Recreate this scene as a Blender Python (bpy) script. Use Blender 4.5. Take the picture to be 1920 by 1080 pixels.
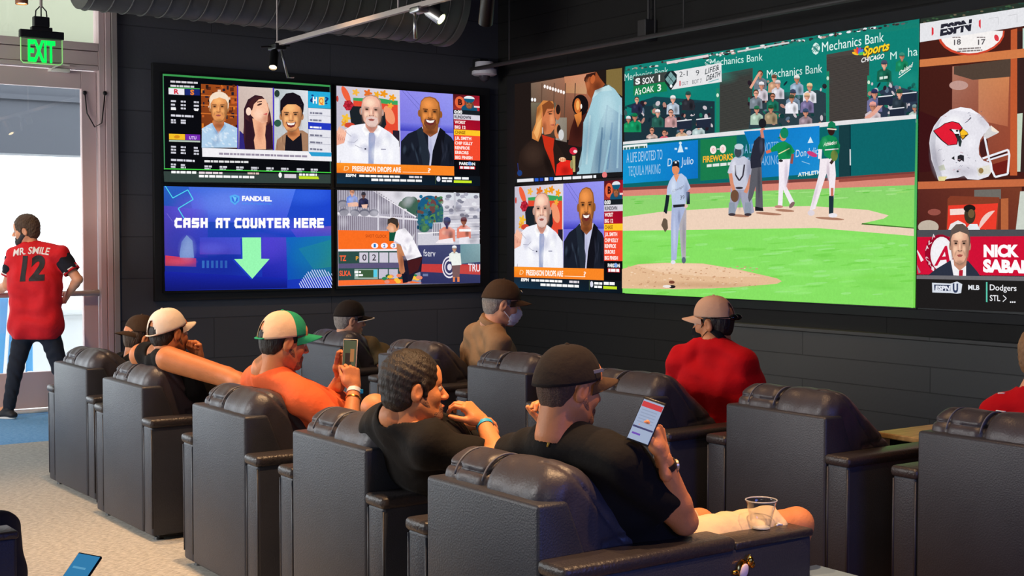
import bpy, bmesh, math, random
import numpy as np
from mathutils import Vector, Matrix, Euler

for _o in list(bpy.data.objects):
    bpy.data.objects.remove(_o)
SC = bpy.context.scene
COL = SC.collection
PI = math.pi
random.seed(7)

# ------------------------------------------------------------------ camera
CAM_H = 1.6
YAW = math.radians(35.2)
PITCH = math.atan(96 / 2505.0)
FPX = 2505.0
cam_d = bpy.data.cameras.new('camera')
cam_d.sensor_width = 36.0
cam_d.lens = FPX / 1920.0 * 36.0
cam_d.clip_start = 0.05
cam = bpy.data.objects.new('camera', cam_d)
cam.location = (0, 0, CAM_H)
cam.rotation_euler = (PI / 2 - PITCH, 0, -YAW)
COL.objects.link(cam)
SC.camera = cam

# ------------------------------------------------------------------ world and lamps
SC.view_settings.view_transform = 'Standard'
SC.view_settings.look = 'None'
SC.view_settings.gamma = 1.0
SC.view_settings.exposure = 0.0
SC.view_settings.use_curve_mapping = False
try:
    SC.cycles.transparent_max_bounces = 40
except Exception:
    pass
wd = bpy.data.worlds.new('sky')
SC.world = wd
wd.use_nodes = True
wd.node_tree.nodes['Background'].inputs[0].default_value = (0.86, 0.93, 1.0, 1)
wd.node_tree.nodes['Background'].inputs[1].default_value = 4.5


def lamp(kind, loc, target, energy, color, size=1.0, size_y=None, spot=60, blend=0.6):
    d = bpy.data.lights.new('lamp_light', kind)
    d.energy = energy
    d.color = color
    if kind == 'AREA':
        d.size = size
        if size_y:
            d.shape = 'RECTANGLE'
            d.size_y = size_y
    elif kind == 'SPOT':
        d.spot_size = math.radians(spot)
        d.spot_blend = blend
        d.shadow_soft_size = size
    else:
        d.shadow_soft_size = size
    o = bpy.data.objects.new('lamp_light', d)
    o.location = loc
    v = Vector(target) - Vector(loc)
    o.rotation_euler = v.to_track_quat('-Z', 'Y').to_euler()
    COL.objects.link(o)
    return o


WARM = (1.0, 0.60, 0.30)
# daylight from the front windows behind and left of the seats, then a fill
lamp('AREA', (-3.9, 8.0, 2.5), (2.6, 7.4, 0.3), 540, (0.99, 0.985, 0.97), 5.0, 3.0)
lamp('AREA', (-3.0, -2.6, 2.2), (3.5, 4.0, 0.6), 66, (0.97, 0.985, 1.0), 2.6, 2.0)  # added fill on the camera side, belongs to no window
# added blue lamp that tints the near chair sides, no screen stands there
lamp('AREA', (2.7, -1.3, 1.7), (2.6, 3.2, 0.6), 60, (0.12, 0.22, 1.0), 1.8, 1.0)
# warm ceiling track spots above the seats
lamp('SPOT', (3.7, 1.9, 4.2), (2.95, 3.05, 0.8), 330, WARM, 0.06, spot=26, blend=0.9)
lamp('SPOT', (3.4, 3.1, 4.2), (2.75, 4.2, 0.9), 260, WARM, 0.06, spot=26, blend=0.9)
for (lx, ly, tx, ty, e) in [(2.6, 3.0, 2.95, 3.25, 270), (2.5, 4.3, 2.95, 4.5, 240), (2.5, 5.7, 2.9, 5.8, 200), (2.4, 7.2, 2.9, 7.3, 170),
                            (4.0, 6.8, 5.0, 6.8, 120), (4.0, 8.5, 4.9, 8.7, 120), (4.2, 5.6, 5.1, 5.2, 75), (4.2, 3.9, 5.1, 3.5, 70),
                            (0.6, 6.6, 0.9, 7.4, 90), (2.6, 10.0, 3.2, 12.3, 90), (6.4, 10.4, 6.6, 12.4, 60), (7.0, 8.0, 8.6, 8.4, 40)]:
    lamp('SPOT', (lx, ly, 4.0), (tx, ty, 0.6), e * 2.0, WARM, 0.06, spot=62, blend=0.8)

# ------------------------------------------------------------------ helpers
_F0 = np.array([math.sin(YAW), math.cos(YAW), 0.0])
_R = np.array([math.cos(YAW), -math.sin(YAW), 0.0])
_Z = np.array([0, 0, 1.0])
_F = _F0 * math.cos(PITCH) - _Z * math.sin(PITCH)
_U = _F0 * math.sin(PITCH) + _Z * math.cos(PITCH)
_C = np.array([0, 0, CAM_H])


def _ray(x, y):
    return _F * FPX + _R * (x - 960.0) - _U * (y - 540.0)


def at(x, y, depth):
    """survey point of the photograph at a measured distance -> metres"""
    return _C + _ray(x, y) * (depth / FPX)


def onz(x, y, z):
    d = _ray(x, y)
    return _C + d * ((z - CAM_H) / d[2])


def onx(x, y, X):
    d = _ray(x, y)
    return _C + d * (X / d[0])


def ony(x, y, Y):
    d = _ray(x, y)
    return _C + d * (Y / d[1])


def lin(c):
    return tuple((v / 12.92 if v <= 0.04045 else ((v + 0.055) / 1.055) ** 2.4) for v in c)


def rgb(r, g, b):
    return lin((r / 255.0, g / 255.0, b / 255.0))


MATS = {}


def mat(name, col, rough=0.6, metal=0.0, bump=0.0, bscale=60.0, var=0.0, vscale=8.0, spec=0.5, stretch=None,
        trans=0.0, alpha=1.0, emit=None, estr=0.0, ior=1.45, sheen=0.0, coat=0.0):
    if name in MATS:
        return MATS[name]
    m = bpy.data.materials.new(name)
    m.use_nodes = True
    nt = m.node_tree
    b = nt.nodes['Principled BSDF']
    b.inputs['Base Color'].default_value = (*col, 1)
    b.inputs['Roughness'].default_value = rough
    b.inputs['Metallic'].default_value = metal
    b.inputs['Specular IOR Level'].default_value = spec
    b.inputs['IOR'].default_value = ior
    b.inputs['Transmission Weight'].default_value = trans
    b.inputs['Alpha'].default_value = alpha
    b.inputs['Sheen Weight'].default_value = sheen
    b.inputs['Coat Weight'].default_value = coat
    if emit:
        b.inputs['Emission Color'].default_value = (*emit, 1)
        b.inputs['Emission Strength'].default_value = estr
    tc = nt.nodes.new('ShaderNodeTexCoord')
    src = tc.outputs['Object']
    if stretch:
        mp = nt.nodes.new('ShaderNodeMapping')
        mp.inputs['Scale'].default_value = stretch
        nt.links.new(src, mp.inputs['Vector'])
        src = mp.outputs['Vector']
    if bump:
        n = nt.nodes.new('ShaderNodeTexNoise')
        n.inputs['Scale'].default_value = bscale
        n.inputs['Detail'].default_value = 4
        bp = nt.nodes.new('ShaderNodeBump')
        bp.inputs['Strength'].default_value = bump
        bp.inputs['Distance'].default_value = 0.01
        nt.links.new(src, n.inputs['Vector'])
        nt.links.new(n.outputs['Fac'], bp.inputs['Height'])
        nt.links.new(bp.outputs['Normal'], b.inputs['Normal'])
    if var:
        n2 = nt.nodes.new('ShaderNodeTexNoise')
        n2.inputs['Scale'].default_value = vscale
        n2.inputs['Detail'].default_value = 5
        rp = nt.nodes.new('ShaderNodeValToRGB')
        rp.color_ramp.elements[0].position = 0.3
        rp.color_ramp.elements[1].position = 0.7
        rp.color_ramp.elements[0].color = (*[c * (1 - var) for c in col], 1)
        rp.color_ramp.elements[1].color = (*[min(1, c * (1 + var)) for c in col], 1)
        nt.links.new(src, n2.inputs['Vector'])
        nt.links.new(n2.outputs['Fac'], rp.inputs['Fac'])
        nt.links.new(rp.outputs['Color'], b.inputs['Base Color'])
    MATS[name] = m
    return m


def tag(o, label=None, cat=None, group=None, kind=None):
    if label:
        o['label'] = label
    if cat:
        o['category'] = cat
    if group:
        o['group'] = group
    if kind:
        o['kind'] = kind
    return o


def link(name, me, m=None, parent=None, smooth=False):
    o = bpy.data.objects.new(name, me)
    COL.objects.link(o)
    if m is not None:
        for mm in (m if isinstance(m, (list, tuple)) else [m]):
            me.materials.append(mm)
    if parent is not None:
        o.parent = parent
    if smooth:
        for p in me.polygons:
            p.use_smooth = True
    return o


def empty(name, loc=(0, 0, 0), rz=0.0):
    o = bpy.data.objects.new(name, None)
    o.empty_display_size = 0.1
    o.location = loc
    o.rotation_euler = (0, 0, rz)
    COL.objects.link(o)
    return o


class MB:
    """collects shapes into one mesh"""

    def __init__(s):
        s.bm = bmesh.new()

    def box(s, lo, hi, bev=0.0, seg=2, rot=None, mi=0):
        lo, hi = Vector(lo), Vector(hi)
        c, d = (lo + hi) / 2, hi - lo
        M = Matrix.Translation(c) @ (rot.to_4x4() if rot else Matrix.Identity(4)) @ Matrix.Diagonal((*d, 1))
        r = bmesh.ops.create_cube(s.bm, size=1.0, matrix=M)
        fs = set(f for v in r['verts'] for f in v.link_faces)
        if mi:
            for f in fs:
                f.material_index = mi
        if bev:
            es = list({e for v in r['verts'] for e in v.link_edges})
            bmesh.ops.bevel(s.bm, geom=es, offset=bev, segments=seg, affect='EDGES', profile=0.5)
        return s

    def prism(s, pts, a, b, axis='y', bev=0.0, seg=2):
        """2-D outline pulled from a to b along an axis"""
        def P(p, t):
            if axis == 'y':
                return (p[0], t, p[1])
            if axis == 'x':
                return (t, p[0], p[1])
            return (p[0], p[1], t)
        va = [s.bm.verts.new(P(p, a)) for p in pts]
        vb = [s.bm.verts.new(P(p, b)) for p in pts]
        n = len(pts)
        fs = [s.bm.faces.new(va), s.bm.faces.new(vb[::-1])]
        for i in range(n):
            fs.append(s.bm.faces.new((va[i], vb[i], vb[(i + 1) % n], va[(i + 1) % n])))
        bmesh.ops.recalc_face_normals(s.bm, faces=fs)
        if bev:
            es = list({e for f in fs for e in f.edges})
            bmesh.ops.bevel(s.bm, geom=es, offset=bev, segments=seg, affect='EDGES', profile=0.5)
        return s

    def tube(s, pts, r, n=10, cap=True, flat=None, closed=False):
        """swept tube; r a number or one per point"""
        pts = [Vector(p) for p in pts]
        rs = r if isinstance(r, (list, tuple)) else [r] * len(pts)
        rings = []
        up = Vector((0, 0, 1))
        prev = None
        N = len(pts)
        for i, p in enumerate(pts):
            if closed:
                t = pts[(i + 1) % N] - pts[i - 1]
            else:
                t = pts[min(i + 1, N - 1)] - pts[max(i - 1, 0)]
            t.normalize()
            if prev is None:
                u = t.cross(up if abs(t.z) < 0.95 else Vector((1, 0, 0)))
            else:
                u = prev - t * prev.dot(t)
            u.normalize()
            prev = u
            w = t.cross(u)
            ring = []
            for k in range(n):
                a = 2 * PI * k / n
                ring.append(s.bm.verts.new(p + (u * math.cos(a) + w * math.sin(a) * (flat or 1.0)) * rs[i]))
            rings.append(ring)
        M = N if closed else N - 1
        for i in range(M):
            A, B = rings[i], rings[(i + 1) % N]
            for k in range(n):
                s.bm.faces.new((A[k], A[(k + 1) % n], B[(k + 1) % n], B[k]))
        if cap and not closed:
            s.bm.faces.new(rings[0][::-1])
            s.bm.faces.new(rings[-1])
        return s

    def ell(s, c, r, rot=None, u=20, v=12):
        M = Matrix.Translation(Vector(c)) @ (rot.to_4x4() if rot else Matrix.Identity(4)) @ Matrix.Diagonal((*r, 1))
        bmesh.ops.create_uvsphere(s.bm, u_segments=u, v_segments=v, radius=1.0, matrix=M)
        return s

    def lathe(s, prof, c=(0, 0, 0), n=32, axis=None):
        rings = []
        Q = Vector((0, 0, 1)).rotation_difference(Vector(axis)).to_matrix() if axis is not None else Matrix.Identity(3)
        c = Vector(c)
        for (r, z) in prof:
            if r < 1e-6:
                rings.append([s.bm.verts.new(c + Q @ Vector((0, 0, z)))])
            else:
                rings.append([s.bm.verts.new(c + Q @ Vector((r * math.cos(2 * PI * k / n), r * math.sin(2 * PI * k / n), z))) for k in range(n)])
        for A, B in zip(rings[:-1], rings[1:]):
            for k in range(n):
                k2 = (k + 1) % n
                if len(A) == 1 and len(B) == 1:
                    continue
                if len(A) == 1:
                    s.bm.faces.new((A[0], B[k], B[k2]))
                elif len(B) == 1:
                    s.bm.faces.new((A[k], A[k2], B[0]))
                else:
                    s.bm.faces.new((A[k], A[k2], B[k2], B[k]))
        return s

    def face(s, pts):
        s.bm.faces.new([s.bm.verts.new(p) for p in pts])
        return s

    def build(s, name, m, parent=None, smooth=False, origin=None, autos=None):
        if origin is not None:
            bmesh.ops.translate(s.bm, verts=s.bm.verts[:], vec=-Vector(origin))
        me = bpy.data.meshes.new(name)
        s.bm.normal_update()
        s.bm.to_mesh(me)
        s.bm.free()
        o = link(name, me, m, parent, smooth)
        if smooth and autos:
            try:
                me.set_sharp_from_angle(angle=math.radians(autos))
            except Exception:
                pass
        return o


def text_mesh(txt, bold=0.0, spacing=1.0):
    """glyph outlines -> (verts2d, faces) with cap height 1 and start x 0"""
    cu = bpy.data.curves.new('glyphs', 'FONT')
    cu.body = txt
    cu.offset = bold
    cu.space_character = spacing
    cu.resolution_u = 3
    ob = bpy.data.objects.new('glyphs', cu)
    COL.objects.link(ob)
    dg = bpy.context.evaluated_depsgraph_get()
    dg.update()
    me = bpy.data.meshes.new_from_object(ob.evaluated_get(dg))
    v = [(p.co.x, p.co.y) for p in me.vertices]
    f = [tuple(p.vertices) for p in me.polygons]
    bpy.data.meshes.remove(me)
    bpy.data.objects.remove(ob)
    bpy.data.curves.remove(cu)
    if not v:
        return [], [], 1.0
    x0 = min(p[0] for p in v)
    x1 = max(p[0] for p in v)
    H = 0.72
    return [((p[0] - x0) / max(1e-6, x1 - x0), p[1] / H) for p in v], f, (x1 - x0) / H


def text_obj(name, txt, origin, xdir, ydir, height, m, parent=None, width=None, bold=0.02, thick=0.002, bend=None, rel=None, spacing=1.0):
    """solid letters standing on a surface"""
    v, f, asp = text_mesh(txt, bold, spacing)
    W = width or asp * height
    o = Vector(origin)
    X, Y = Vector(xdir).normalized(), Vector(ydir).normalized()
    Nn = X.cross(Y)
    bm = bmesh.new()
    a = []
    for (s_, t_) in v:
        p = o + X * (s_ * W) + Y * (t_ * height) + Nn * thick
        if bend:
            p = bend(s_, t_, p)
        if rel is not None:
            p = p - Vector(rel)
        a.append(bm.verts.new(p))
    for fc in f:
        try:
            bm.faces.new([a[i] for i in fc])
        except Exception:
            pass
    if thick > 0:
        r = bmesh.ops.extrude_face_region(bm, geom=bm.faces[:])
        vs = [g for g in r['geom'] if isinstance(g, bmesh.types.BMVert)]
        bmesh.ops.translate(bm, verts=vs, vec=-Nn * thick)
    bmesh.ops.recalc_face_normals(bm, faces=bm.faces[:])
    me = bpy.data.meshes.new(name)
    bm.to_mesh(me)
    bm.free()
    return link(name, me, m, parent)


# ------------------------------------------------------------------ signed-distance sculpting
def smin(a, b, k):
    if k <= 0:
        return np.minimum(a, b)
    h = np.clip(0.5 + 0.5 * (b - a) / k, 0, 1)
    return b + (a - b) * h - k * h * (1 - h)


class Field:
    def __init__(s, lo, hi, h):
        s.lo = np.array(lo, float)
        s.h = h
        s.n = np.ceil((np.array(hi, float) - s.lo) / h).astype(int) + 2
        s.D = np.full(s.n, 1.0, np.float32)
        s.ax = [(s.lo[i] + h * np.arange(s.n[i])).astype(np.float32) for i in range(3)]

    def win(s, lo, hi):
        r = []
        for i in range(3):
            a = int(max(0, math.floor((lo[i] - s.lo[i]) / s.h)))
            b = int(min(s.n[i], math.ceil((hi[i] - s.lo[i]) / s.h) + 1))
            if b <= a:
                return None
            r.append(slice(a, b))
        return tuple(r)

    def xyz(s, w):
        return (s.ax[0][w[0]][:, None, None], s.ax[1][w[1]][None, :, None], s.ax[2][w[2]][None, None, :])

    def put(s, fn, lo, hi, k=0.01, op='u'):
        pad = max(k, 0.0) + 3 * s.h
        w = s.win(np.array(lo) - pad, np.array(hi) + pad)
        if w is None:
            return
        d = fn(*s.xyz(w))
        if op == 'u':
            s.D[w] = smin(s.D[w], d, k)
        else:
            s.D[w] = -smin(-s.D[w], d, k)

    def cone(s, a, b, ra, rb, k=0.01, op='u', flat=None):
        a, b = np.array(a, float), np.array(b, float)
        ba = b - a
        L = float(ba @ ba) + 1e-12
        R = max(ra, rb)

        def fn(X, Y, Z):
            px, py, pz = X - a[0], Y - a[1], Z - a[2]
            if flat is not None:
                nv, sc = flat
                q = (px * nv[0] + py * nv[1] + pz * nv[2]) * (1 / sc - 1)
                px, py, pz = px + nv[0] * q, py + nv[1] * q, pz + nv[2] * q
            t = np.clip((px * ba[0] + py * ba[1] + pz * ba[2]) / L, 0, 1)
            dx, dy, dz = px - ba[0] * t, py - ba[1] * t, pz - ba[2] * t
            return np.sqrt(dx * dx + dy * dy + dz * dz) - (ra + (rb - ra) * t)
        s.put(fn, np.minimum(a, b) - R, np.maximum(a, b) + R, k, op)

    def chain(s, pts, rs, k=0.01, flat=None):
        for i in range(len(pts) - 1):
            s.cone(pts[i], pts[i + 1], rs[i], rs[i + 1], k, flat=flat)

    def ell(s, c, r, k=0.01, op='u', M=None):
        c = np.array(c, float)
        r = np.array(r, float)
        R = float(r.max())

        def fn(X, Y, Z):
            px, py, pz = X - c[0], Y - c[1], Z - c[2]
            if M is not None:
                qx = px * M[0][0] + py * M[1][0] + pz * M[2][0]
                qy = px * M[0][1] + py * M[1][1] + pz * M[2][1]
                qz = px * M[0][2] + py * M[1][2] + pz * M[2][2]
            else:
                qx, qy, qz = px, py, pz
            k0 = np.sqrt((qx / r[0]) ** 2 + (qy / r[1]) ** 2 + (qz / r[2]) ** 2)
            k1 = np.sqrt((qx / r[0] ** 2) ** 2 + (qy / r[1] ** 2) ** 2 + (qz / r[2] ** 2) ** 2) + 1e-9
            return k0 * (k0 - 1) / k1
        s.put(fn, c - R, c + R, k, op)

    def cut(s, p, n, lo=None, hi=None, k=0.0):
        """remove the side n points to"""
        p, n = np.array(p, float), np.array(n, float)
        n = n / np.linalg.norm(n)
        w = s.win(lo, hi) if lo is not None else (slice(None),) * 3
        if w is None:
            return
        X, Y, Z = s.xyz(w)
        d = (X - p[0]) * n[0] + (Y - p[1]) * n[1] + (Z - p[2]) * n[2]
        s.D[w] = -smin(-s.D[w], -d, k)

    def add(s, fn):
        X, Y, Z = s.xyz((slice(None),) * 3)
        s.D += fn(X, Y, Z).astype(np.float32)

    def merge(s, o):
        s.D = np.minimum(s.D, o.D)

    def mesh(s):
        D = s.D
        S = D < 0
        n = S.shape
        cnt = np.zeros((n[0] - 1, n[1] - 1, n[2] - 1), np.int8)
        for i in (0, 1):
            for j in (0, 1):
                for k in (0, 1):
                    cnt += S[i:n[0] - 1 + i, j:n[1] - 1 + j, k:n[2] - 1 + k]
        act = (cnt > 0) & (cnt < 8)
        idx = np.argwhere(act)
        if len(idx) == 0:
            return np.zeros((0, 3)), []
        vid = np.full(cnt.shape, -1, np.int64)
        vid[act] = np.arange(len(idx))
        acc = np.zeros((len(idx), 3))
        num = np.zeros(len(idx))
        cs = [(i, j, k) for i in (0, 1) for j in (0, 1) for k in (0, 1)]
        for a in cs:
            for b in cs:
                if sum(b) - sum(a) == 1 and all(y >= x for x, y in zip(a, b)):
                    da = D[idx[:, 0] + a[0], idx[:, 1] + a[1], idx[:, 2] + a[2]].astype(float)
                    db = D[idx[:, 0] + b[0], idx[:, 1] + b[1], idx[:, 2] + b[2]].astype(float)
                    m = (da < 0) != (db < 0)
                    t = np.where(m, da / np.where(m, da - db, 1), 0)
                    p = np.array(a)[None] + (np.array(b) - np.array(a))[None] * t[:, None]
                    acc += p * m[:, None]
                    num += m
        V = s.lo + s.h * (idx + acc / num[:, None])
        Fs = []
        for ax in range(3):
            u, v = (ax + 1) % 3, (ax + 2) % 3
            sl0 = [slice(1, -1)] * 3
            sl1 = [slice(1, -1)] * 3
            sl0[ax] = slice(0, n[ax] - 1)
            sl1[ax] = slice(1, n[ax])
            A, B = S[tuple(sl0)], S[tuple(sl1)]
            e = np.argwhere(A != B)
            if len(e) == 0:
                continue
            flip = A[e[:, 0], e[:, 1], e[:, 2]]
            g = e.copy()
            g[:, u] += 1
            g[:, v] += 1

            def cell(du, dv):
                q = g.copy()
                q[:, u] -= du
                q[:, v] -= dv
                return vid[q[:, 0], q[:, 1], q[:, 2]]
            q0, q1, q2, q3 = cell(1, 1), cell(0, 1), cell(0, 0), cell(1, 0)
            f = np.stack([q0, q1, q2, q3], 1)
            f[~flip] = f[~flip][:, ::-1]
            f = f[(f >= 0).all(1)]
            Fs.append(f)
        return V, np.concatenate(Fs)


def np_mesh(name, parts, m, parent=None, origin=None):
    """join several (verts, quads) into one smooth mesh object"""
    vs, fs, o = [], [], 0
    for V, F in parts:
        if len(V) == 0:
            continue
        vs.append(V)
        fs.append(np.asarray(F) + o)
        o += len(V)
    V = np.concatenate(vs)
    F = np.concatenate(fs)
    if origin is not None:
        V = V - np.array(origin, float)
    me = bpy.data.meshes.new(name)
    me.vertices.add(len(V))
    me.vertices.foreach_set('co', V.astype(np.float32).ravel())
    me.loops.add(len(F) * 4)
    me.loops.foreach_set('vertex_index', F.astype(np.int32).ravel())
    me.polygons.add(len(F))
    me.polygons.foreach_set('loop_start', (np.arange(len(F)) * 4).astype(np.int32))
    me.polygons.foreach_set('use_smooth', np.ones(len(F), bool))
    me.update(calc_edges=True)
    me.validate()
    return link(name, me, m, parent)

# ------------------------------------------------------------------ materials
YA = 12.482          # dark wall that carries the television grid and the door
XB = 8.613           # dark wall that carries the large screens
TA, TB = 12.40, 8.54  # front planes of the displays


def brick_wall(name, col, bw, bh, plane):
    m = mat(name, col, 0.75, spec=0.25)
    nt = m.node_tree
    b = nt.nodes['Principled BSDF']
    tc = nt.nodes.new('ShaderNodeTexCoord')
    mp = nt.nodes.new('ShaderNodeMapping')
    mp.inputs['Rotation'].default_value = (PI / 2, 0, 0) if plane == 'A' else (PI / 2, 0, PI / 2)
    sep = nt.nodes.new('ShaderNodeSeparateXYZ')
    cmb = nt.nodes.new('ShaderNodeCombineXYZ')
    nt.links.new(tc.outputs['Object'], sep.inputs[0])
    nt.links.new(sep.outputs['X' if plane == 'A' else 'Y'], cmb.inputs[0])
    nt.links.new(sep.outputs['Z'], cmb.inputs[1])
    br = nt.nodes.new('ShaderNodeTexBrick')
    br.inputs['Scale'].default_value = 1.0
    br.inputs['Brick Width'].default_value = bw
    br.inputs['Row Height'].default_value = bh
    br.inputs['Mortar Size'].default_value = 0.006
    br.inputs['Mortar Smooth'].default_value = 0.6
    br.inputs['Color1'].default_value = (*col, 1)
    br.inputs['Color2'].default_value = (*[c * 1.15 for c in col], 1)
    br.inputs['Mortar'].default_value = (*[c * 0.7 for c in col], 1)
    nt.links.new(cmb.outputs[0], br.inputs['Vector'])
    nt.links.new(br.outputs['Color'], b.inputs['Base Color'])
    n = nt.nodes.new('ShaderNodeTexNoise')
    n.inputs['Scale'].default_value = 40
    nt.links.new(tc.outputs['Object'], n.inputs['Vector'])
    mx = nt.nodes.new('ShaderNodeMath')
    mx.operation = 'MULTIPLY_ADD'
    mx.inputs[1].default_value = 0.25
    nt.links.new(n.outputs['Fac'], mx.inputs[0])
    inv = nt.nodes.new('ShaderNodeMath')
    inv.operation = 'MULTIPLY'
    inv.inputs[1].default_value = -1.0
    nt.links.new(br.outputs['Fac'], inv.inputs[0])
    nt.links.new(inv.outputs[0], mx.inputs[2])
    bp = nt.nodes.new('ShaderNodeBump')
    bp.inputs['Strength'].default_value = 0.5
    bp.inputs['Distance'].default_value = 0.01
    nt.links.new(mx.outputs[0], bp.inputs['Height'])
    nt.links.new(bp.outputs['Normal'], b.inputs['Normal'])
    return m


M_wallA = brick_wall('charcoal_block_paint', rgb(72, 72, 77), 2.6, 0.40, 'A')
M_wallB = brick_wall('charcoal_board_paint', rgb(40, 39, 37), 2.8, 0.20, 'B')
M_wains = brick_wall('grey_board_paint', rgb(84, 84, 82), 2.6, 0.20, 'B')
M_black = mat('black_paint', rgb(26, 26, 28), 0.7)
M_ceil = mat('black_ceiling_paint', rgb(20, 19, 19), 0.85)
M_bezel = mat('black_plastic', rgb(16, 16, 18), 0.4)
M_duct = mat('painted_dark_metal', rgb(70, 67, 65), 0.5, 0.0, bump=0.2, bscale=20)
M_alu = mat('satin_aluminium', rgb(206, 180, 178), 0.42, 0.0, spec=0.5)
M_aluW = mat('pale_aluminium', rgb(236, 228, 216), 0.4, 0.0)
M_grey = mat('grey_metal', rgb(168, 156, 150), 0.4, 0.15)
M_steel = mat('brushed_steel', rgb(200, 196, 192), 0.28, 0.95)
M_outwall = mat('pale_render', rgb(150, 150, 128), 0.8)
M_white = mat('white_plastic', rgb(232, 232, 232), 0.5)
M_glass = mat('clear_glass', (1, 1, 1), 0.02, trans=1.0, ior=1.45)
M_paving = mat('pale_concrete', rgb(225, 225, 222), 0.8, var=0.1, vscale=3)


def thin_glass(name, tint, refl):
    m = bpy.data.materials.new(name)
    m.use_nodes = True
    nt = m.node_tree
    for n in list(nt.nodes):
        nt.nodes.remove(n)
    out = nt.nodes.new('ShaderNodeOutputMaterial')
    tr = nt.nodes.new('ShaderNodeBsdfTransparent')
    tr.inputs[0].default_value = (*tint, 1)
    gl = nt.nodes.new('ShaderNodeBsdfGlossy')
    gl.inputs['Roughness'].default_value = 0.01
    mx = nt.nodes.new('ShaderNodeMixShader')
    fr = nt.nodes.new('ShaderNodeLayerWeight')
    fr.inputs[0].default_value = refl
    pw = nt.nodes.new('ShaderNodeMath')
    pw.operation = 'POWER'
    pw.inputs[1].default_value = 3.0
    nt.links.new(fr.outputs['Facing'], pw.inputs[0])
    ad = nt.nodes.new('ShaderNodeMath')
    ad.operation = 'MULTIPLY_ADD'
    ad.inputs[1].default_value = 0.6
    ad.inputs[2].default_value = 0.045
    nt.links.new(pw.outputs[0], ad.inputs[0])
    nt.links.new(ad.outputs[0], mx.inputs[0])
    nt.links.new(tr.outputs[0], mx.inputs[1])
    nt.links.new(gl.outputs[0], mx.inputs[2])
    nt.links.new(mx.outputs[0], out.inputs[0])
    return m


M_pane = thin_glass('window_pane', (0.97, 0.985, 0.98), 0.5)
M_cup = thin_glass('thin_clear_plastic', (0.97, 0.98, 1.0), 0.5)


def carpet_mat(name, c1, c2, scale):
    m = mat(name, c1, 0.95, spec=0.1)
    nt = m.node_tree
    b = nt.nodes['Principled BSDF']
    tc = nt.nodes.new('ShaderNodeTexCoord')
    mp = nt.nodes.new('ShaderNodeMapping')
    mp.inputs['Rotation'].default_value = (0, 0, math.radians(32))
    mp.inputs['Scale'].default_value = (1.0, 4.0, 1.0)
    nt.links.new(tc.outputs['Object'], mp.inputs['Vector'])
    n = nt.nodes.new('ShaderNodeTexNoise')
    n.inputs['Scale'].default_value = scale
    n.inputs['Detail'].default_value = 6
    n.inputs['Roughness'].default_value = 0.7
    nt.links.new(mp.outputs['Vector'], n.inputs['Vector'])
    rp = nt.nodes.new('ShaderNodeValToRGB')
    rp.color_ramp.elements[0].position = 0.36
    rp.color_ramp.elements[1].position = 0.64
    rp.color_ramp.elements[0].color = (*c1, 1)
    rp.color_ramp.elements[1].color = (*c2, 1)
    nt.links.new(n.outputs['Fac'], rp.inputs['Fac'])
    nt.links.new(rp.outputs['Color'], b.inputs['Base Color'])
    bp = nt.nodes.new('ShaderNodeBump')
    bp.inputs['Strength'].default_value = 0.8
    bp.inputs['Distance'].default_value = 0.01
    nt.links.new(n.outputs['Fac'], bp.inputs['Height'])
    nt.links.new(bp.outputs['Normal'], b.inputs['Normal'])
    return m


M_carpet = carpet_mat('tan_grey_carpet', rgb(148, 145, 138), rgb(222, 217, 208), 30)
M_blue = carpet_mat('blue_carpet', rgb(76, 142, 206), rgb(150, 200, 240), 30)


def wood_mat(name, c1, c2, sc, rough=0.4):
    m = mat(name, c1, rough)
    nt = m.node_tree
    b = nt.nodes['Principled BSDF']
    tc = nt.nodes.new('ShaderNodeTexCoord')
    mp = nt.nodes.new('ShaderNodeMapping')
    mp.inputs['Scale'].default_value = (sc * 0.12, sc, sc)
    nt.links.new(tc.outputs['Object'], mp.inputs['Vector'])
    n = nt.nodes.new('ShaderNodeTexNoise')
    n.inputs['Scale'].default_value = 3
    n.inputs['Detail'].default_value = 8
    n.inputs['Distortion'].default_value = 0.6
    nt.links.new(mp.outputs['Vector'], n.inputs['Vector'])
    rp = nt.nodes.new('ShaderNodeValToRGB')
    rp.color_ramp.elements[0].position = 0.3
    rp.color_ramp.elements[1].position = 0.7
    rp.color_ramp.elements[0].color = (*c1, 1)
    rp.color_ramp.elements[1].color = (*c2, 1)
    nt.links.new(n.outputs['Fac'], rp.inputs['Fac'])
    nt.links.new(rp.outputs['Color'], b.inputs['Base Color'])
    return m


M_woodfloor = wood_mat('brown_wood_floor', rgb(74, 50, 30), rgb(112, 78, 46), 8)
M_oak = wood_mat('light_oak', rgb(170, 134, 84), rgb(206, 170, 116), 10)

# ------------------------------------------------------------------ the setting
X0, Y0, ZC = -4.2, -4.2, 4.75
XD = 4.24            # where the dark wall starts beside the door frame


def struct(name, mb, m, smooth=False):
    return tag(mb.build(name, m, smooth=smooth), kind='structure')


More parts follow.
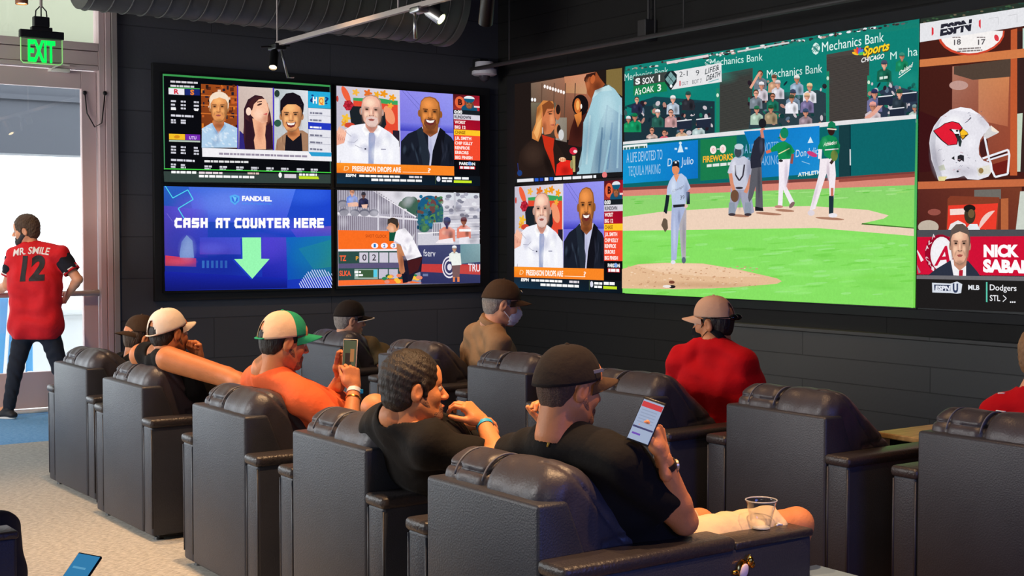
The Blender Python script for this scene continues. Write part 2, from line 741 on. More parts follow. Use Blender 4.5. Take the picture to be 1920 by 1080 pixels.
struct('floor', MB().box((X0, Y0, -0.12), (2.66, 8.9, 0.0)).box((X0, 8.9, -0.12), (XB, 10.62, 0.0)), M_carpet)
struct('floor_wood', MB().box((2.66, Y0, -0.12), (XB + 0.2, 8.9, 0.0)), M_woodfloor)
struct('floor_entrance', MB().box((X0, 10.62, -0.12), (XB + 0.2, YA + 0.2, 0.0)), M_blue)
struct('ceiling', MB().box((X0 - 0.2, Y0 - 0.2, ZC), (XB + 0.2, YA + 0.2, ZC + 0.15)), M_ceil)
struct('wall_back', MB().box((XD, YA, 0), (XB + 0.2, YA + 0.2, ZC)), M_wallA)
struct('wall_right', MB().box((XB, Y0, 0), (XB + 0.2, YA, ZC)), M_wallB)
struct('wall_left', MB().box((X0 - 0.2, Y0, 0), (X0, YA + 0.2, ZC)), M_black)
struct('wall_front', MB().box((X0, Y0 - 0.2, 0), (XB, Y0, ZC)), M_black)
# low boarded panel under the large screens
struct('trim_1', MB().box((XB - 0.10, Y0, 0.0), (XB, 9.05, 0.80), 0.006).box((XB - 0.115, Y0, 0.80), (XB, 9.06, 0.83), 0.004), M_wains)
struct('baseboard_right', MB().box((XB - 0.02, 9.05, 0.0), (XB, YA, 0.12)), M_black)
struct('baseboard_back', MB().box((XD, YA - 0.02, 0.0), (XB - 0.02, YA, 0.12)), M_black)
# dark mounting boards behind the displays
struct('trim_2', MB().box((4.58, YA - 0.05, 0.98), (8.47, YA, 3.26), 0.004), M_black)
struct('trim_3', MB().box((XB - 0.045, 3.0, 0.96), (XB, 12.25, 3.38), 0.004), M_black)

# storefront: frame, transom window and the open-air door
def wa(px, py, Y=YA):
    p = ony(px, py, Y)
    return p[0], p[2]


JX = 4.24
fr = MB()
DL = 4.06            # right edge of the door opening
H1, H3 = 3.14, 3.32
fr.box((DL + 0.012, YA - 0.03, 0), (DL + 0.066, YA + 0.12, ZC), 0.004)
fr.box((DL + 0.07, YA - 0.05, 0), (DL + 0.12, YA + 0.12, ZC), 0.004)
fr.box((X0, YA - 0.03, H1 + 0.01), (DL + 0.01, YA + 0.12, H1 + 0.05), 0.004)
fr.box((X0, YA - 0.02, H1 + 0.055), (DL + 0.01, YA + 0.12, H3), 0.004)
fr.box((X0, YA - 0.03, H3 + 0.008), (DL + 0.01, YA + 0.12, H3 + 0.08), 0.004)
fr.box((2.36, YA - 0.03, 0), (2.44, YA + 0.12, ZC), 0.004)
fr.box((X0, YA - 0.03, 0.0), (2.36, YA + 0.10, 0.28), 0.004)
fr.box((0.2, YA - 0.03, 0.28), (0.28, YA + 0.10, H1), 0.004)
fr.box((-2.0, YA - 0.03, 0.28), (-1.92, YA + 0.10, H1), 0.004)
struct('trim_4', fr, M_alu)
struct('trim_5', MB().box((DL + 0.125, YA - 0.06, 0), (JX, YA + 0.16, ZC), 0.006), M_grey)
struct('trim_6', MB().box((2.44, YA - 0.1, 0), (4.24, YA + 0.14, 0.018), 0.004), M_aluW)
w1 = struct('window_1', MB().box((X0, YA + 0.05, H3 + 0.08), (DL + 0.01, YA + 0.056, ZC)), M_pane)
w2 = struct('window_2', MB().box((X0, YA + 0.05, 0.28), (2.36, YA + 0.056, H1)), M_pane)

# the door leaf
dz0, dz1 = 0.03, H1
dl, dr = 2.46, DL
d = MB()
d.box((dr - 0.135, YA + 0.03, dz0), (dr, YA + 0.085, dz1), 0.005)
d.box((dl, YA + 0.03, dz0), (dl + 0.135, YA + 0.085, dz1), 0.005)
d.box((dl + 0.135, YA + 0.03, dz1 - 0.165), (dr - 0.135, YA + 0.085, dz1), 0.005)
d.box((dl + 0.135, YA + 0.03, dz0), (dr - 0.135, YA + 0.085, 0.36), 0.005)
door = tag(d.build('door_1', M_alu), kind='structure')
MB().box((dl + 0.13, YA + 0.054, 0.355), (dr - 0.13, YA + 0.06, dz1 - 0.16)).build('door_pane', M_pane, door)
pb = MB().tube([(dl + 0.05, YA - 0.035, 1.075), (dr - 0.012, YA - 0.035, 1.075)], 0.026, 14)
pb.box((dr - 0.06, YA - 0.05, 1.045), (dr - 0.012, YA + 0.035, 1.105), 0.006).box((dl + 0.03, YA - 0.05, 1.045), (dl + 0.08, YA + 0.035, 1.105), 0.006)
pb.build('push_bar', M_grey, door, True, autos=40)
kw = MB().box((3.62, YA - 0.05, H1 - 0.03), (3.80, YA + 0.035, H1 + 0.0), 0.006).tube([(3.63, YA - 0.05, H1 - 0.01), (3.70, YA - 0.07, H1 + 0.035), (3.79, YA - 0.06, H1 + 0.03)], 0.008, 8)
kw.build('door_closer', M_aluW, door, True, autos=40)
cb = MB().tube([(3.955, YA + 0.02, 2.93), (3.965, YA + 0.0, 2.75), (4.02, YA - 0.05, 2.62), (4.085, YA - 0.055, 2.66), (4.115, YA - 0.06, 2.92)], 0.006, 6)
cb.ell((3.955, YA + 0.025, 2.94), (0.02, 0.012, 0.02)).ell((4.118, YA - 0.055, 2.94), (0.02, 0.012, 0.02))
cb.build('cable_loop', M_bezel, door, True)

# outside, seen through the glass
struct('floor_outside', MB().box((-14, YA + 0.2, -0.15), (16, 40, -0.02)), M_paving)
struct('wall_outside', MB().box((-8, 17.0, 4.0), (12, 17.3, 9.0)), M_outwall)
struct('trim_7', MB().box((-8, 16.9, 2.62), (12, 17.35, 4.0)).box((-8, 16.86, 3.28), (12, 16.95, 3.34)), mat('grey_fascia', rgb(88, 90, 98), 0.6))
t = empty('planter_wall', (4.4, 16.2, -0.02))
tag(t, 'white low planter wall outside the glass door', 'planter')
MB().box((-1.6, -0.3, 0), (1.2, 0.3, 0.70), 0.02).build('planter_body', M_white, t)
MB().box((-1.65, -0.35, 0.70), (1.25, 0.35, 0.78), 0.02).build('planter_rim', M_white, t)
t = empty('barrier_panel', (3.85, 15.2, -0.02))
tag(t, 'blue and white event barrier panel outside behind the standing man', 'barrier')
MB().box((-0.34, -0.02, 0.12), (0.34, 0.02, 0.95), 0.01).build('panel', mat('sky_blue_print', rgb(96, 170, 226), 0.5), t)
mbx = MB()
for xx in (-0.3, -0.1, 0.1, 0.3):
    mbx.tube([(xx - 0.07, -0.03, 0.1), (xx, -0.03, 0.95)], 0.02, 8)
mbx.build('rail', M_white, t)
for sx in (-0.3, 0.3):
    MB().box((sx - 0.03, -0.2, 0), (sx + 0.03, 0.2, 0.13), 0.01).build('foot', M_white, t)

# ------------------------------------------------------------------ things high up
# ventilation duct along the back wall
yd, zd, rd = 11.3, 3.93, 0.42
t = empty('ventilation_duct', (5.5, yd, zd))
tag(t, 'big dark round spiral duct hanging under the ceiling along the back wall', 'duct')
xe = ony(838, 40, yd)[0]
MB().tube([(3.55 - 5.5, 0, 0), (xe - 5.5, 0, 0)], rd, 48).build('pipe', M_duct, t, True, autos=40)
sm = MB()
x = 3.6
while x < xe:
    ring = [(x - 5.5, (rd + 0.004) * math.cos(a * PI / 24), (rd + 0.004) * math.sin(a * PI / 24)) for a in range(48)]
    sm.tube(ring, 0.007, 6, closed=True)
    x += 0.16
sm.build('seam_rings', M_duct, t, True)
cp = MB().lathe([(0, 0.0), (rd * 0.6, 0.02), (rd - 0.02, 0.0), (rd + 0.02, -0.02), (rd + 0.02, -0.09), (rd, -0.09)], (xe - 5.5 + 0.02, 0, 0), 48, (1, 0, 0))
cp.build('end_cap', M_duct, t, True, autos=40)
g = MB()
g.box((1.2, -rd - 0.02, -0.22), (xe - 5.5 - 0.35, -rd + 0.12, -0.10), 0.01)
g.build('grille', M_bezel, t)
for xx in (4.2 - 5.5, 6.6 - 5.5):
    MB().tube([(xx, 0, rd), (xx, 0, ZC - zd)], 0.008, 8).build('hanger_rod', M_duct, t)


M_glow = mat('warm_bulb', (1, 0.8, 0.5), 0.4, emit=(1.0, 0.72, 0.38), estr=14)


def spot_head(parent, p, dirv, L=0.17, r=0.045, name='lamp_head', body=None):
    p, dv = Vector(p), Vector(dirv).normalized()
    h = MB().lathe([(0, 0), (r * 0.8, 0), (r, 0.02), (r, L), (r * 0.86, L), (r * 0.8, L - 0.03), (0, L - 0.03)], p, 24, dv)
    o = h.build(name, body or M_bezel, parent, True, autos=40)
    MB().lathe([(0, L - 0.024), (r * 0.78, L - 0.024), (r * 0.78, L - 0.012), (0, L - 0.005)], p, 24, dv).build('bulb', M_glow, o, True)
    return o


# ceiling track with two spotlights
a = onz(522, 82, 3.15)
b = a + np.array([0, -3.6, 0])
t = empty('track_light', a)
tag(t, 'long slim ceiling track bar with three spotlights running towards the camera', 'track light')
A = Vector(a)
MB().box((-0.018, -3.6, -0.018), (0.018, 0.02, 0.018), 0.003).build('track_bar', M_grey, t)
for yy in (0.02, -1.9, -3.4):
    MB().tube([(0, yy, 0.02), (0, yy, ZC - a[2])], 0.007, 8).build('hanger_rod', M_grey, t)
MB().box((-0.05, -0.05, -0.05), (0.05, 0.10, 0.0), 0.01).tube([(-0.13, 0.05, -0.03), (0.1, 0.0, -0.01)], 0.008, 6).build('end_bracket', M_bezel, t)
st = MB().tube([(0.02, 0.0, -0.03), (0.10, 0.04, -0.26), (0.16, 0.06, -0.25)], 0.010, 8)
st.build('arm', M_steel, t, True)
spot_head(t, (-0.02, 0.03, -0.06), (-0.08, -0.12, -0.22), 0.17, 0.036)
for k, (px, py) in enumerate([(785, 18)]):
    yy = None
    # point of the bar seen at this pixel column
    lo, hi = -3.6, 0.0
    for _ in range(40):
        mid = (lo + hi) / 2
        v = np.array(a) + np.array([0, mid, 0]) - _C
        xx = 960 + FPX * (v @ _R) / (v @ _F)
        if xx > px:
            lo = mid
        else:
            hi = mid
    yy = mid
    MB().box((-0.04, yy - 0.06, -0.05), (0.04, yy + 0.06, -0.01), 0.008).tube([(-0.02, yy + 0.02, -0.04), (-0.015, yy + 0.02, -0.22)], 0.012, 8).build('arm', M_steel, t, True)
    spot_head(t, (0.06, yy - 0.01, -0.02), (0.10, -0.16, -0.13), 0.13, 0.042, body=M_steel)
spot_head(t, (0.0, -3.0, -0.04), (0.1, 0.2, -0.3), 0.21, 0.045)

# single spot at the upper left
a = onz(40, -8, 3.62)
t = empty('spot_lamp', a)
tag(t, 'small glowing copper-coloured spotlight near the top left corner above the exit sign', 'spotlight')
MB().tube([(0, 0, 0.1), (0, 0, ZC - a[2])], 0.01, 8).build('stem', M_bezel, t)
spot_head(t, (0, 0, 0.12), (0.0, -0.04, -1), 0.19, 0.052, body=mat('copper_paint', rgb(150, 96, 70), 0.4, 0.5))

# hanging rail in front of the screen wall
p = onx(937, 125, 8.2)
q = onx(1554, 0, 8.2)
zr = float(p[2] + q[2]) / 2
t = empty('ceiling_rail', (8.2, 9.0, zr))
tag(t, 'thin dark grey rail hung on rods above the big wall screens', 'rail')
MB().tube([(0, 12.40 - 9, 0), (0, 3.0 - 9, 0)], 0.022, 12).build('rail_tube', M_duct, t, True)
for px, py in ((955, 110), (1228, 60), (1282, 50)):
    yy = onx(px, py, 8.2)[1]
    MB().tube([(0, yy - 9, 0.0), (0, yy - 9, ZC - zr)], 0.008, 8).build('hanger_rod', M_duct, t, True)
pj = onx(1201, 56, 8.45)
t = empty('junction_box', (8.5, pj[1], pj[2]))
tag(t, 'small dark metal box on the wall above the ceiling rail', 'junction box')
MB().box((-0.04, -0.06, -0.10), (0.11, 0.06, 0.10), 0.008).build('box_body', M_duct, t)
MB().tube([(0.05, 0, 0.1), (0.05, 0, ZC - pj[2])], 0.012, 8).build('conduit', M_duct, t)

# security camera in the corner
pc = ony(908, 132, 12.33)
t = empty('security_camera', pc)
tag(t, 'small white dome security camera high up near the room corner', 'camera')
MB().lathe([(0, 0.09), (0.10, 0.09), (0.105, 0.02), (0.135, 0.01), (0.14, -0.045), (0.11, -0.06), (0, -0.06)], (0, 0, 0), 32).build('housing', mat('grey_white_plastic', rgb(236, 232, 236), 0.5), t, True, autos=40)
MB().lathe([(0.062, -0.055), (0.06, -0.08), (0.045, -0.11), (0.02, -0.125), (0, -0.128)], (0, 0, 0), 24).build('dome', mat('smoked_dome', rgb(70, 66, 72), 0.1), t, True)
MB().box((-0.06, 0.0, 0.03), (0.06, YA - pc[1], 0.13), 0.01).build('wall_bracket', M_black, t)

# exit sign hanging from the ceiling
pe = ony(78, 95, 12.0)
t = empty('exit_sign', pe)
tag(t, 'green lit EXIT sign on clear plate hanging over the glass door', 'exit sign')
sc = 12.0 * 0.86 / 2505 * 1.16
SX, SZ = 0.178, 0.115
MB().box((-SX, -0.006, -SZ), (SX, 0.006, SZ * 0.95), 0.004).build('clear_plate', thin_glass('edge_lit_plate', (0.80, 0.95, 0.82), 0.4), t)
M_exit = mat('green_lit_letters', (0.0, 1.0, 0.08), 0.5, emit=(0.0, 1.0, 0.10), estr=0.95)
rim = MB().tube([(-SX, -0.004, SZ * 0.9), (-SX, -0.004, -SZ + 0.02), (-SX + 0.02, -0.004, -SZ), (SX - 0.02, -0.004, -SZ), (SX, -0.004, -SZ + 0.02), (SX, -0.004, SZ * 0.9)], 0.005, 8)
rim.build('lit_rim', mat('pale_green_rim', rgb(150, 220, 130), 0.4, emit=(0.35, 0.8, 0.25), estr=0.5), t, True)
text_obj('lettering', 'EXIT', (-SX + 0.058, -0.010, -SZ + 0.02), (1, 0, 0), (0, 0, 1), 0.185, M_exit, t, width=0.235, bold=0.035, thick=0.003)
MB().box((-SX - 0.01, -0.03, SZ * 0.9), (SX + 0.012, 0.03, SZ * 0.9 + 0.07), 0.008).box((-0.09, -0.03, SZ * 0.9 + 0.065), (0.09, 0.03, SZ * 0.9 + 0.10), 0.006).build('housing', M_bezel, t)
MB().box((-0.07, -0.035, SZ * 0.9 + 0.10), (0.065, 0.035, SZ * 0.9 + 0.19), 0.008).build('canopy_box', M_bezel, t)
MB().tube([(0, 0, SZ + 0.26), (0, 0, ZC - pe[2])], 0.013, 10).build('stem', M_grey, t)
wr = MB()
for sx in (-0.05, 0.0, 0.05):
    wr.tube([(sx, 0, SZ + 0.17), (sx * 0.9, 0, SZ + 0.23), (0, 0, SZ + 0.28), (0, 0, SZ + 0.34)], 0.006, 6)
wr.build('cable_loop', M_bezel, t, True)

# ------------------------------------------------------------------ displays and the pictures they show
def screen_material():
    m = bpy.data.materials.new('lit_display')
    m.use_nodes = True
    nt = m.node_tree
    for n in list(nt.nodes):
        nt.nodes.remove(n)
    out = nt.nodes.new('ShaderNodeOutputMaterial')
    em = nt.nodes.new('ShaderNodeEmission')
    at_ = nt.nodes.new('ShaderNodeAttribute')
    at_.attribute_name = 'Col'
    tc = nt.nodes.new('ShaderNodeTexCoord')
    n1 = nt.nodes.new('ShaderNodeTexNoise')
    n1.inputs['Scale'].default_value = 55
    n1.inputs['Detail'].default_value = 6
    n1.inputs['Roughness'].default_value = 0.7
    nt.links.new(tc.outputs['Object'], n1.inputs['Vector'])
    mr = nt.nodes.new('ShaderNodeMapRange')
    mr.inputs['From Min'].default_value = 0.3
    mr.inputs['From Max'].default_value = 0.7
    mr.inputs['To Min'].default_value = 0.92
    mr.inputs['To Max'].default_value = 1.06
    nt.links.new(n1.outputs['Fac'], mr.inputs['Value'])
    vm = nt.nodes.new('ShaderNodeVectorMath')
    vm.operation = 'SCALE'
    nt.links.new(at_.outputs['Color'], vm.inputs[0])
    nt.links.new(mr.outputs['Result'], vm.inputs['Scale'])
    nt.links.new(vm.outputs['Vector'], em.inputs['Color'])
    em.inputs['Strength'].default_value = 1.05
    tr = nt.nodes.new('ShaderNodeBsdfTransparent')
    mx = nt.nodes.new('ShaderNodeMixShader')
    nt.links.new(at_.outputs['Alpha'], mx.inputs[0])
    nt.links.new(tr.outputs[0], mx.inputs[1])
    nt.links.new(em.outputs[0], mx.inputs[2])
    nt.links.new(mx.outputs[0], out.inputs[0])
    return m


M_screen = screen_material()
SKIN_A, SKIN_B, SKIN_C = (232, 178, 140), (176, 110, 70), (110, 70, 50)


class Pic:
    """a flat picture on a display plane; coordinates are set by a view (offset, scale) or a quad"""

    def __init__(s, plane):
        s.plane = plane
        s.P = TA if plane == 'A' else TB
        s.V, s.F, s.C = [], [], []
        s.n = 0
        s.view(0, 0, 1)
        s.clip = None
        s.rnd = random.Random(5)

    def view(s, x0, y0, sc):
        s.map = lambda x, y: (x0 + x / sc, y0 + y / sc)

    def quad(s, tl, tr, br, bl, w, h):
        def f(x, y):
            u, v = x / w, y / h
            a = (tl[0] + (tr[0] - tl[0]) * u, tl[1] + (tr[1] - tl[1]) * u)
            b = (bl[0] + (br[0] - bl[0]) * u, bl[1] + (br[1] - bl[1]) * u)
            return (a[0] + (b[0] - a[0]) * v, a[1] + (b[1] - a[1]) * v)
        s.map = f

    def w3(s, x, y):
        x, y = s.map(x, y)
        p = ony(x, y, s.P) if s.plane == 'A' else onx(x, y, s.P)
        return p

    def _emit(s, pts3, cols, faces=None):
        s.n += 1
        off = 3e-5 * s.n
        b = len(s.V)
        for p in pts3:
            q = list(p)
            q[1 if s.plane == 'A' else 0] -= off
            s.V.append(q)
        for f in (faces or [list(range(len(pts3)))]):
            s.F.append([b + i for i in f])
            s.C.append([(*lin(tuple(v / 255.0 for v in cols[i][:3])), cols[i][3] if len(cols[i]) > 3 else 1) for i in f])

    def poly(s, pts, col, cols=None):
        if s.clip:
            x0, y0, x1, y1 = s.clip
            for ax, lim, sg in ((0, x0, 1), (0, x1, -1), (1, y0, 1), (1, y1, -1)):
                out = []
                for i in range(len(pts)):
                    a, b = pts[i - 1], pts[i]
                    ia, ib = (a[ax] - lim) * sg >= 0, (b[ax] - lim) * sg >= 0
                    if ia != ib:
                        t = (lim - a[ax]) / (b[ax] - a[ax])
                        out.append((a[0] + (b[0] - a[0]) * t, a[1] + (b[1] - a[1]) * t))
                    if ib:
                        out.append(b)
                pts = out
                if len(pts) < 3:
                    return s
            cols = None
        s._emit([s.w3(*p) for p in pts], cols or [col] * len(pts))
        return s

    def rect(s, x0, y0, x1, y1, col):
        return s.poly([(x0, y0), (x1, y0), (x1, y1), (x0, y1)], col)

    def grad(s, pts, cols):
        """fine grid so the colours blend evenly over a quad"""
        N = 10
        P, K = [], []
        for j in range(N + 1):
            for i in range(N + 1):
                u, v = i / N, j / N

                def mixq(q):
                    return [(q[0][k] * (1 - u) + q[1][k] * u) * (1 - v) + (q[3][k] * (1 - u) + q[2][k] * u) * v for k in range(len(q[0]))]
                P.append(s.w3(*mixq(pts)))
                K.append(mixq(cols))
        fs = [[j * (N + 1) + i, j * (N + 1) + i + 1, (j + 1) * (N + 1) + i + 1, (j + 1) * (N + 1) + i] for j in range(N) for i in range(N)]
        s._emit(P, K, fs)
        return s

    def ell(s, cx, cy, rx, ry, col, rot=0, a0=0, a1=360, n=22):
        r = math.radians(rot)
        pts = []
        full = abs(a1 - a0) >= 360
        for i in range(n if full else n + 1):
            a = math.radians(a0 + (a1 - a0) * i / n)
            x, y = rx * math.cos(a), ry * math.sin(a)
            pts.append((cx + x * math.cos(r) - y * math.sin(r), cy + x * math.sin(r) + y * math.cos(r)))
        return s.poly(pts, col)

    def soft(s, cx, cy, rx, ry, col, a=0.5, rot=0, n=18):
        """blurred patch of colour, the soft light and dark of a photographic picture"""
        r = math.radians(rot)
        P, K = [s.w3(cx, cy)], [(*col, a)]
        for q, al in ((0.45, a * 0.72), (0.75, a * 0.28), (1.0, 0.0)):
            for i in range(n):
                t = 2 * PI * i / n
                x, y = rx * q * math.cos(t), ry * q * math.sin(t)
                P.append(s.w3(cx + x * math.cos(r) - y * math.sin(r), cy + x * math.sin(r) + y * math.cos(r)))
                K.append((*col, al))
        fs = [[0, 1 + i, 1 + (i + 1) % n] for i in range(n)]
        for k in range(2):
            b = 1 + k * n
            fs += [[b + i, b + n + i, b + n + (i + 1) % n, b + (i + 1) % n] for i in range(n)]
        s._emit(P, K, fs)
        return s

    def drape(s, x0, y0, x1, y1, dark, light, n=8, a=0.5, rot=8):
        """soft folds of cloth in a box"""
        w, h = x1 - x0, y1 - y0
        for k in range(n):
            s.soft(x0 + s.rnd.uniform(.12, .88) * w, y0 + s.rnd.uniform(.2, .8) * h, w * s.rnd.uniform(.05, .12), h * s.rnd.uniform(.15, .34),
                   dark if k % 2 else light, a, s.rnd.uniform(-rot, rot) * 2)
        return s

    def line(s, pts, w, col):
        for (a, b) in zip(pts[:-1], pts[1:]):
            dx, dy = b[0] - a[0], b[1] - a[1]
            L = math.hypot(dx, dy) or 1
            nx, ny = -dy / L * w / 2, dx / L * w / 2
            s.poly([(a[0] + nx, a[1] + ny), (b[0] + nx, b[1] + ny), (b[0] - nx, b[1] - ny), (a[0] - nx, a[1] - ny)], col)
        return s

    def text(s, txt, a, b, h, col, bold=0.02, slant=0.0, fit=True, spacing=1.0):
        """baseline from a to b, letters h tall"""
        v, f, asp = text_mesh(txt, bold, spacing)
        if not f:
            return s
        dx, dy = b[0] - a[0], b[1] - a[1]
        pts = [s.w3(a[0] + dx * p[0] + slant * h * p[1], a[1] + dy * p[0] - h * p[1]) for p in v]
        s._emit(pts, [col] * len(pts), f)
        return s

    def dashes(s, x, y, w, h, col, slope=0.0, gap=0.35):
        """a row of writing too small to read in the photograph"""
        e = x
        while e < x + w:
            L = s.rnd.uniform(1.0, 3.2) * h
            L = min(L, x + w - e)
            if L > 0.3 * h:
                yy = y + (e - x) * slope
                s.poly([(e, yy), (e + L, yy + L * slope), (e + L, yy + h + L * slope), (e, yy + h)], col)
            e += L + gap * h
        return s

    def face(s, cx, cy, w, h, skin, hair=None, look=0.0, smile=True, beard=None, brow=(60, 40, 30), shade=0.78, bald=False, ears=True):
        """a front view of a head, w x h"""
        dk = tuple(int(c * shade) for c in skin)
        lt = tuple(min(255, int(c * 1.12)) for c in skin)
        if ears:
            for sg in (-1, 1):
                s.ell(cx + sg * w * 0.5, cy + h * 0.02, w * 0.07, h * 0.11, dk)
        if hair and not bald:
            s.ell(cx, cy - h * 0.14, w * 0.54, h * 0.40, hair)
        s.poly([(cx + w * x, cy + h * y) for x, y in ((-.48, -.15), (-.42, -.36), (-.25, -.48), (0, -.52), (.25, -.48), (.42, -.36), (.48, -.15), (.47, .1), (.40, .30), (.24, .46), (0, .52), (-.24, .46), (-.40, .30), (-.47, .1))], dk)
        s.poly([(cx + w * (x * 0.9 - 0.02), cy + h * (y * 0.94)) for x, y in ((-.48, -.15), (-.42, -.36), (-.25, -.48), (0, -.52), (.25, -.48), (.42, -.36), (.48, -.15), (.47, .1), (.40, .30), (.24, .46), (0, .52), (-.24, .46), (-.40, .30), (-.47, .1))], skin)
        vd = tuple(int(c * shade * .72) for c in skin)
        vl = tuple(min(255, int(c * 1.22) + 8) for c in skin)
        s.soft(cx - w * 0.08, cy - h * 0.27, w * 0.34, h * 0.20, vl, .75)
        s.soft(cx + w * 0.36, cy + h * 0.10, w * 0.16, h * 0.40, vd, .75)
        s.soft(cx - w * 0.41, cy + h * 0.10, w * 0.09, h * 0.36, vd, .55)
        s.soft(cx, cy + h * 0.46, w * 0.30, h * 0.10, vd, .6)
        s.soft(cx - w * 0.24, cy + h * 0.10, w * 0.16, h * 0.13, vl, .6)
        s.soft(cx + w * 0.22, cy + h * 0.11, w * 0.13, h * 0.12, vl, .4)
        if hair and not bald:
            s.poly([(cx + w * x, cy + h * y) for x, y in ((-.5, -.12), (-.46, -.42), (-.2, -.56), (.15, -.57), (.42, -.46), (.5, -.14), (.42, -.28), (.2, -.38), (-.2, -.38), (-.42, -.26))], hair)
        o = look * w
        for sg in (-1, 1):
            s.soft(cx + o + sg * w * 0.21, cy - h * 0.065, w * 0.17, h * 0.095, vd, .85)
            s.poly([(cx + o + sg * w * 0.10, cy - h * 0.125), (cx + o + sg * w * 0.33, cy - h * 0.135), (cx + o + sg * w * 0.35, cy - h * 0.11), (cx + o + sg * w * 0.10, cy - h * 0.10)], brow)
            s.ell(cx + o + sg * w * 0.21, cy - h * 0.055, w * 0.07, h * 0.022, (40, 28, 24))
            s.ell(cx + o + sg * w * 0.10 * .9, cy + h * .135, w * .03, h * .016, vd)
        s.soft(cx + o + w * .09, cy + h * .04, w * .06, h * .12, vd, .6)
        s.soft(cx + o - w * .01, cy + h * .03, w * .045, h * .12, vl, .8)
        s.soft(cx + o, cy + h * .15, w * .14, h * .035, vd, .8)
        for sg in (-1, 1):
            s.soft(cx + o + sg * w * .22, cy + h * .20, w * .05, h * .11, vd, .5, -sg * 20)
        if beard:
            s.poly([(cx + w * x, cy + h * y) for x, y in ((-.26, .20), (0, .15), (.26, .20), (.30, .34), (.18, .47), (0, .51), (-.18, .47), (-.30, .34))], beard)
        if smile:
            s.poly([(cx + o + w * x, cy + h * y) for x, y in ((-.24, .19), (0, .22), (.24, .19), (.17, .33), (0, .38), (-.17, .33))], (110, 40, 40))
            s.poly([(cx + o + w * x, cy + h * y) for x, y in ((-.20, .205), (0, .23), (.20, .205), (.14, .28), (0, .30), (-.14, .28))], (246, 240, 232))
        else:
            s.poly([(cx + o + w * x, cy + h * y) for x, y in ((-.16, .25), (0, .23), (.16, .25), (.08, .30), (-.08, .30))], (160, 84, 76))
        return s

    def fan(s, cx, cy, h, shirt, cap=None, skin=SKIN_A, hair=(70, 50, 40)):
        """a small seated spectator, head centre (cx,cy), head height h"""
        s.poly([(cx - h * 1.0, cy + h * 2.4), (cx - h * .95, cy + h * 1.0), (cx - h * .4, cy + h * .62), (cx + h * .4, cy + h * .62), (cx + h * .95, cy + h * 1.0), (cx + h * 1.0, cy + h * 2.4)], shirt)
        s.poly([(cx - h * .2, cy + h * .3), (cx + h * .2, cy + h * .3), (cx + h * .12, cy + h * .85), (cx - h * .12, cy + h * .85)], skin)
        s.ell(cx, cy - h * .08, h * .44, h * .5, hair)
        s.ell(cx, cy + h * .08, h * .37, h * .46, skin)
        s.soft(cx + h * .2, cy + h * .15, h * .2, h * .4, (90, 50, 40), .5)
        s.soft(cx + h * .45, cy + h * 1.7, h * .4, h * .8, tuple(int(c * .45) for c in shirt), .8)
        s.soft(cx - h * .4, cy + h * 1.3, h * .35, h * .4, tuple(min(255, int(c * 1.3) + 12) for c in shirt), .6)
        s.soft(cx, cy + h * .8, h * .4, h * .2, tuple(int(c * .4) for c in shirt), .5)
        s.rect(cx - h * .28, cy - h * .06, cx + h * .28, cy + h * .06, tuple(int(c * .45) for c in skin))
        if cap:
            s.poly([(cx - h * .44, cy - h * .08), (cx - h * .36, cy - h * .46), (cx, cy - h * .6), (cx + h * .36, cy - h * .46), (cx + h * .44, cy - h * .08)], cap)
            s.ell(cx, cy - h * .10, h * .46, h * .10, tuple(int(c * .8) for c in cap))
        return s

    def build(s, name, parent, origin):
        me = bpy.data.meshes.new(name)
        o = np.array(origin, float)
        # nothing of the picture may spill over the rim of its display
        k = 0 if s.plane == 'A' else 1
        (l0, l1), (z0, z1) = LIM[parent.name]
        for v in s.V:
            v[k] = min(max(v[k], l0), l1)
            v[2] = min(max(v[2], z0), z1)
        me.from_pydata([tuple(np.array(v) - o) for v in s.V], [], s.F)
        ca = me.color_attributes.new('Col', 'FLOAT_COLOR', 'CORNER')
        flat = []
        # from_pydata keeps face and corner order
        for c in s.C:
            for k in c:
                flat.extend(k)
        ca.data.foreach_set('color', flat)
        # every picture faces the room
        ax = 1 if s.plane == 'A' else 0
        return link(name, me, M_screen, parent)


LIM = {}


def display(name, plane, lo, hi, label, depth=0.06, rim=0.012, z=None):
    """housing of one display; lo/hi are the along-wall and height limits"""
    if plane == 'A':
        c = ((lo[0] + hi[0]) / 2, TA, (lo[1] + hi[1]) / 2)
        t = empty(name, c)
        w, h = (hi[0] - lo[0]) / 2, (hi[1] - lo[1]) / 2
        MB().box((-w, 0.004, -h), (w, depth, h), 0.004).build('housing', M_bezel, t)
        m = MB()
        m.box((-w, -0.006, h - rim), (w, 0.004, h), 0.002).box((-w, -0.006, -h), (w, 0.004, -h + rim), 0.002)
        m.box((-w, -0.006, -h + rim), (-w + rim, 0.004, h - rim)).box((w - rim, -0.006, -h + rim), (w, 0.004, h - rim))
        m.build('bezel', M_bezel, t)
    else:
        c = (TB, (lo[0] + hi[0]) / 2, (lo[1] + hi[1]) / 2)
        t = empty(name, c)
        w, h = (hi[0] - lo[0]) / 2, (hi[1] - lo[1]) / 2
        MB().box((0.004, -w, -h), (depth, w, h), 0.003).build('housing', M_bezel, t)
    r_ = rim * 0.5 if plane == 'A' else 0.0
    LIM[t.name] = ((lo[0] + r_, hi[0] - r_), (lo[1] + r_, hi[1] - r_))
    tag(t, label, 'screen')
    return t, c


def bounds(plane, quad):
    P = [(ony(*q, TA) if plane == 'A' else onx(*q, TB)) for q in quad]
    ax = 0 if plane == 'A' else 1
    a = [p[ax] for p in P]
    z = [p[2] for p in P]
    return min(a), max(a), min(z), max(z)


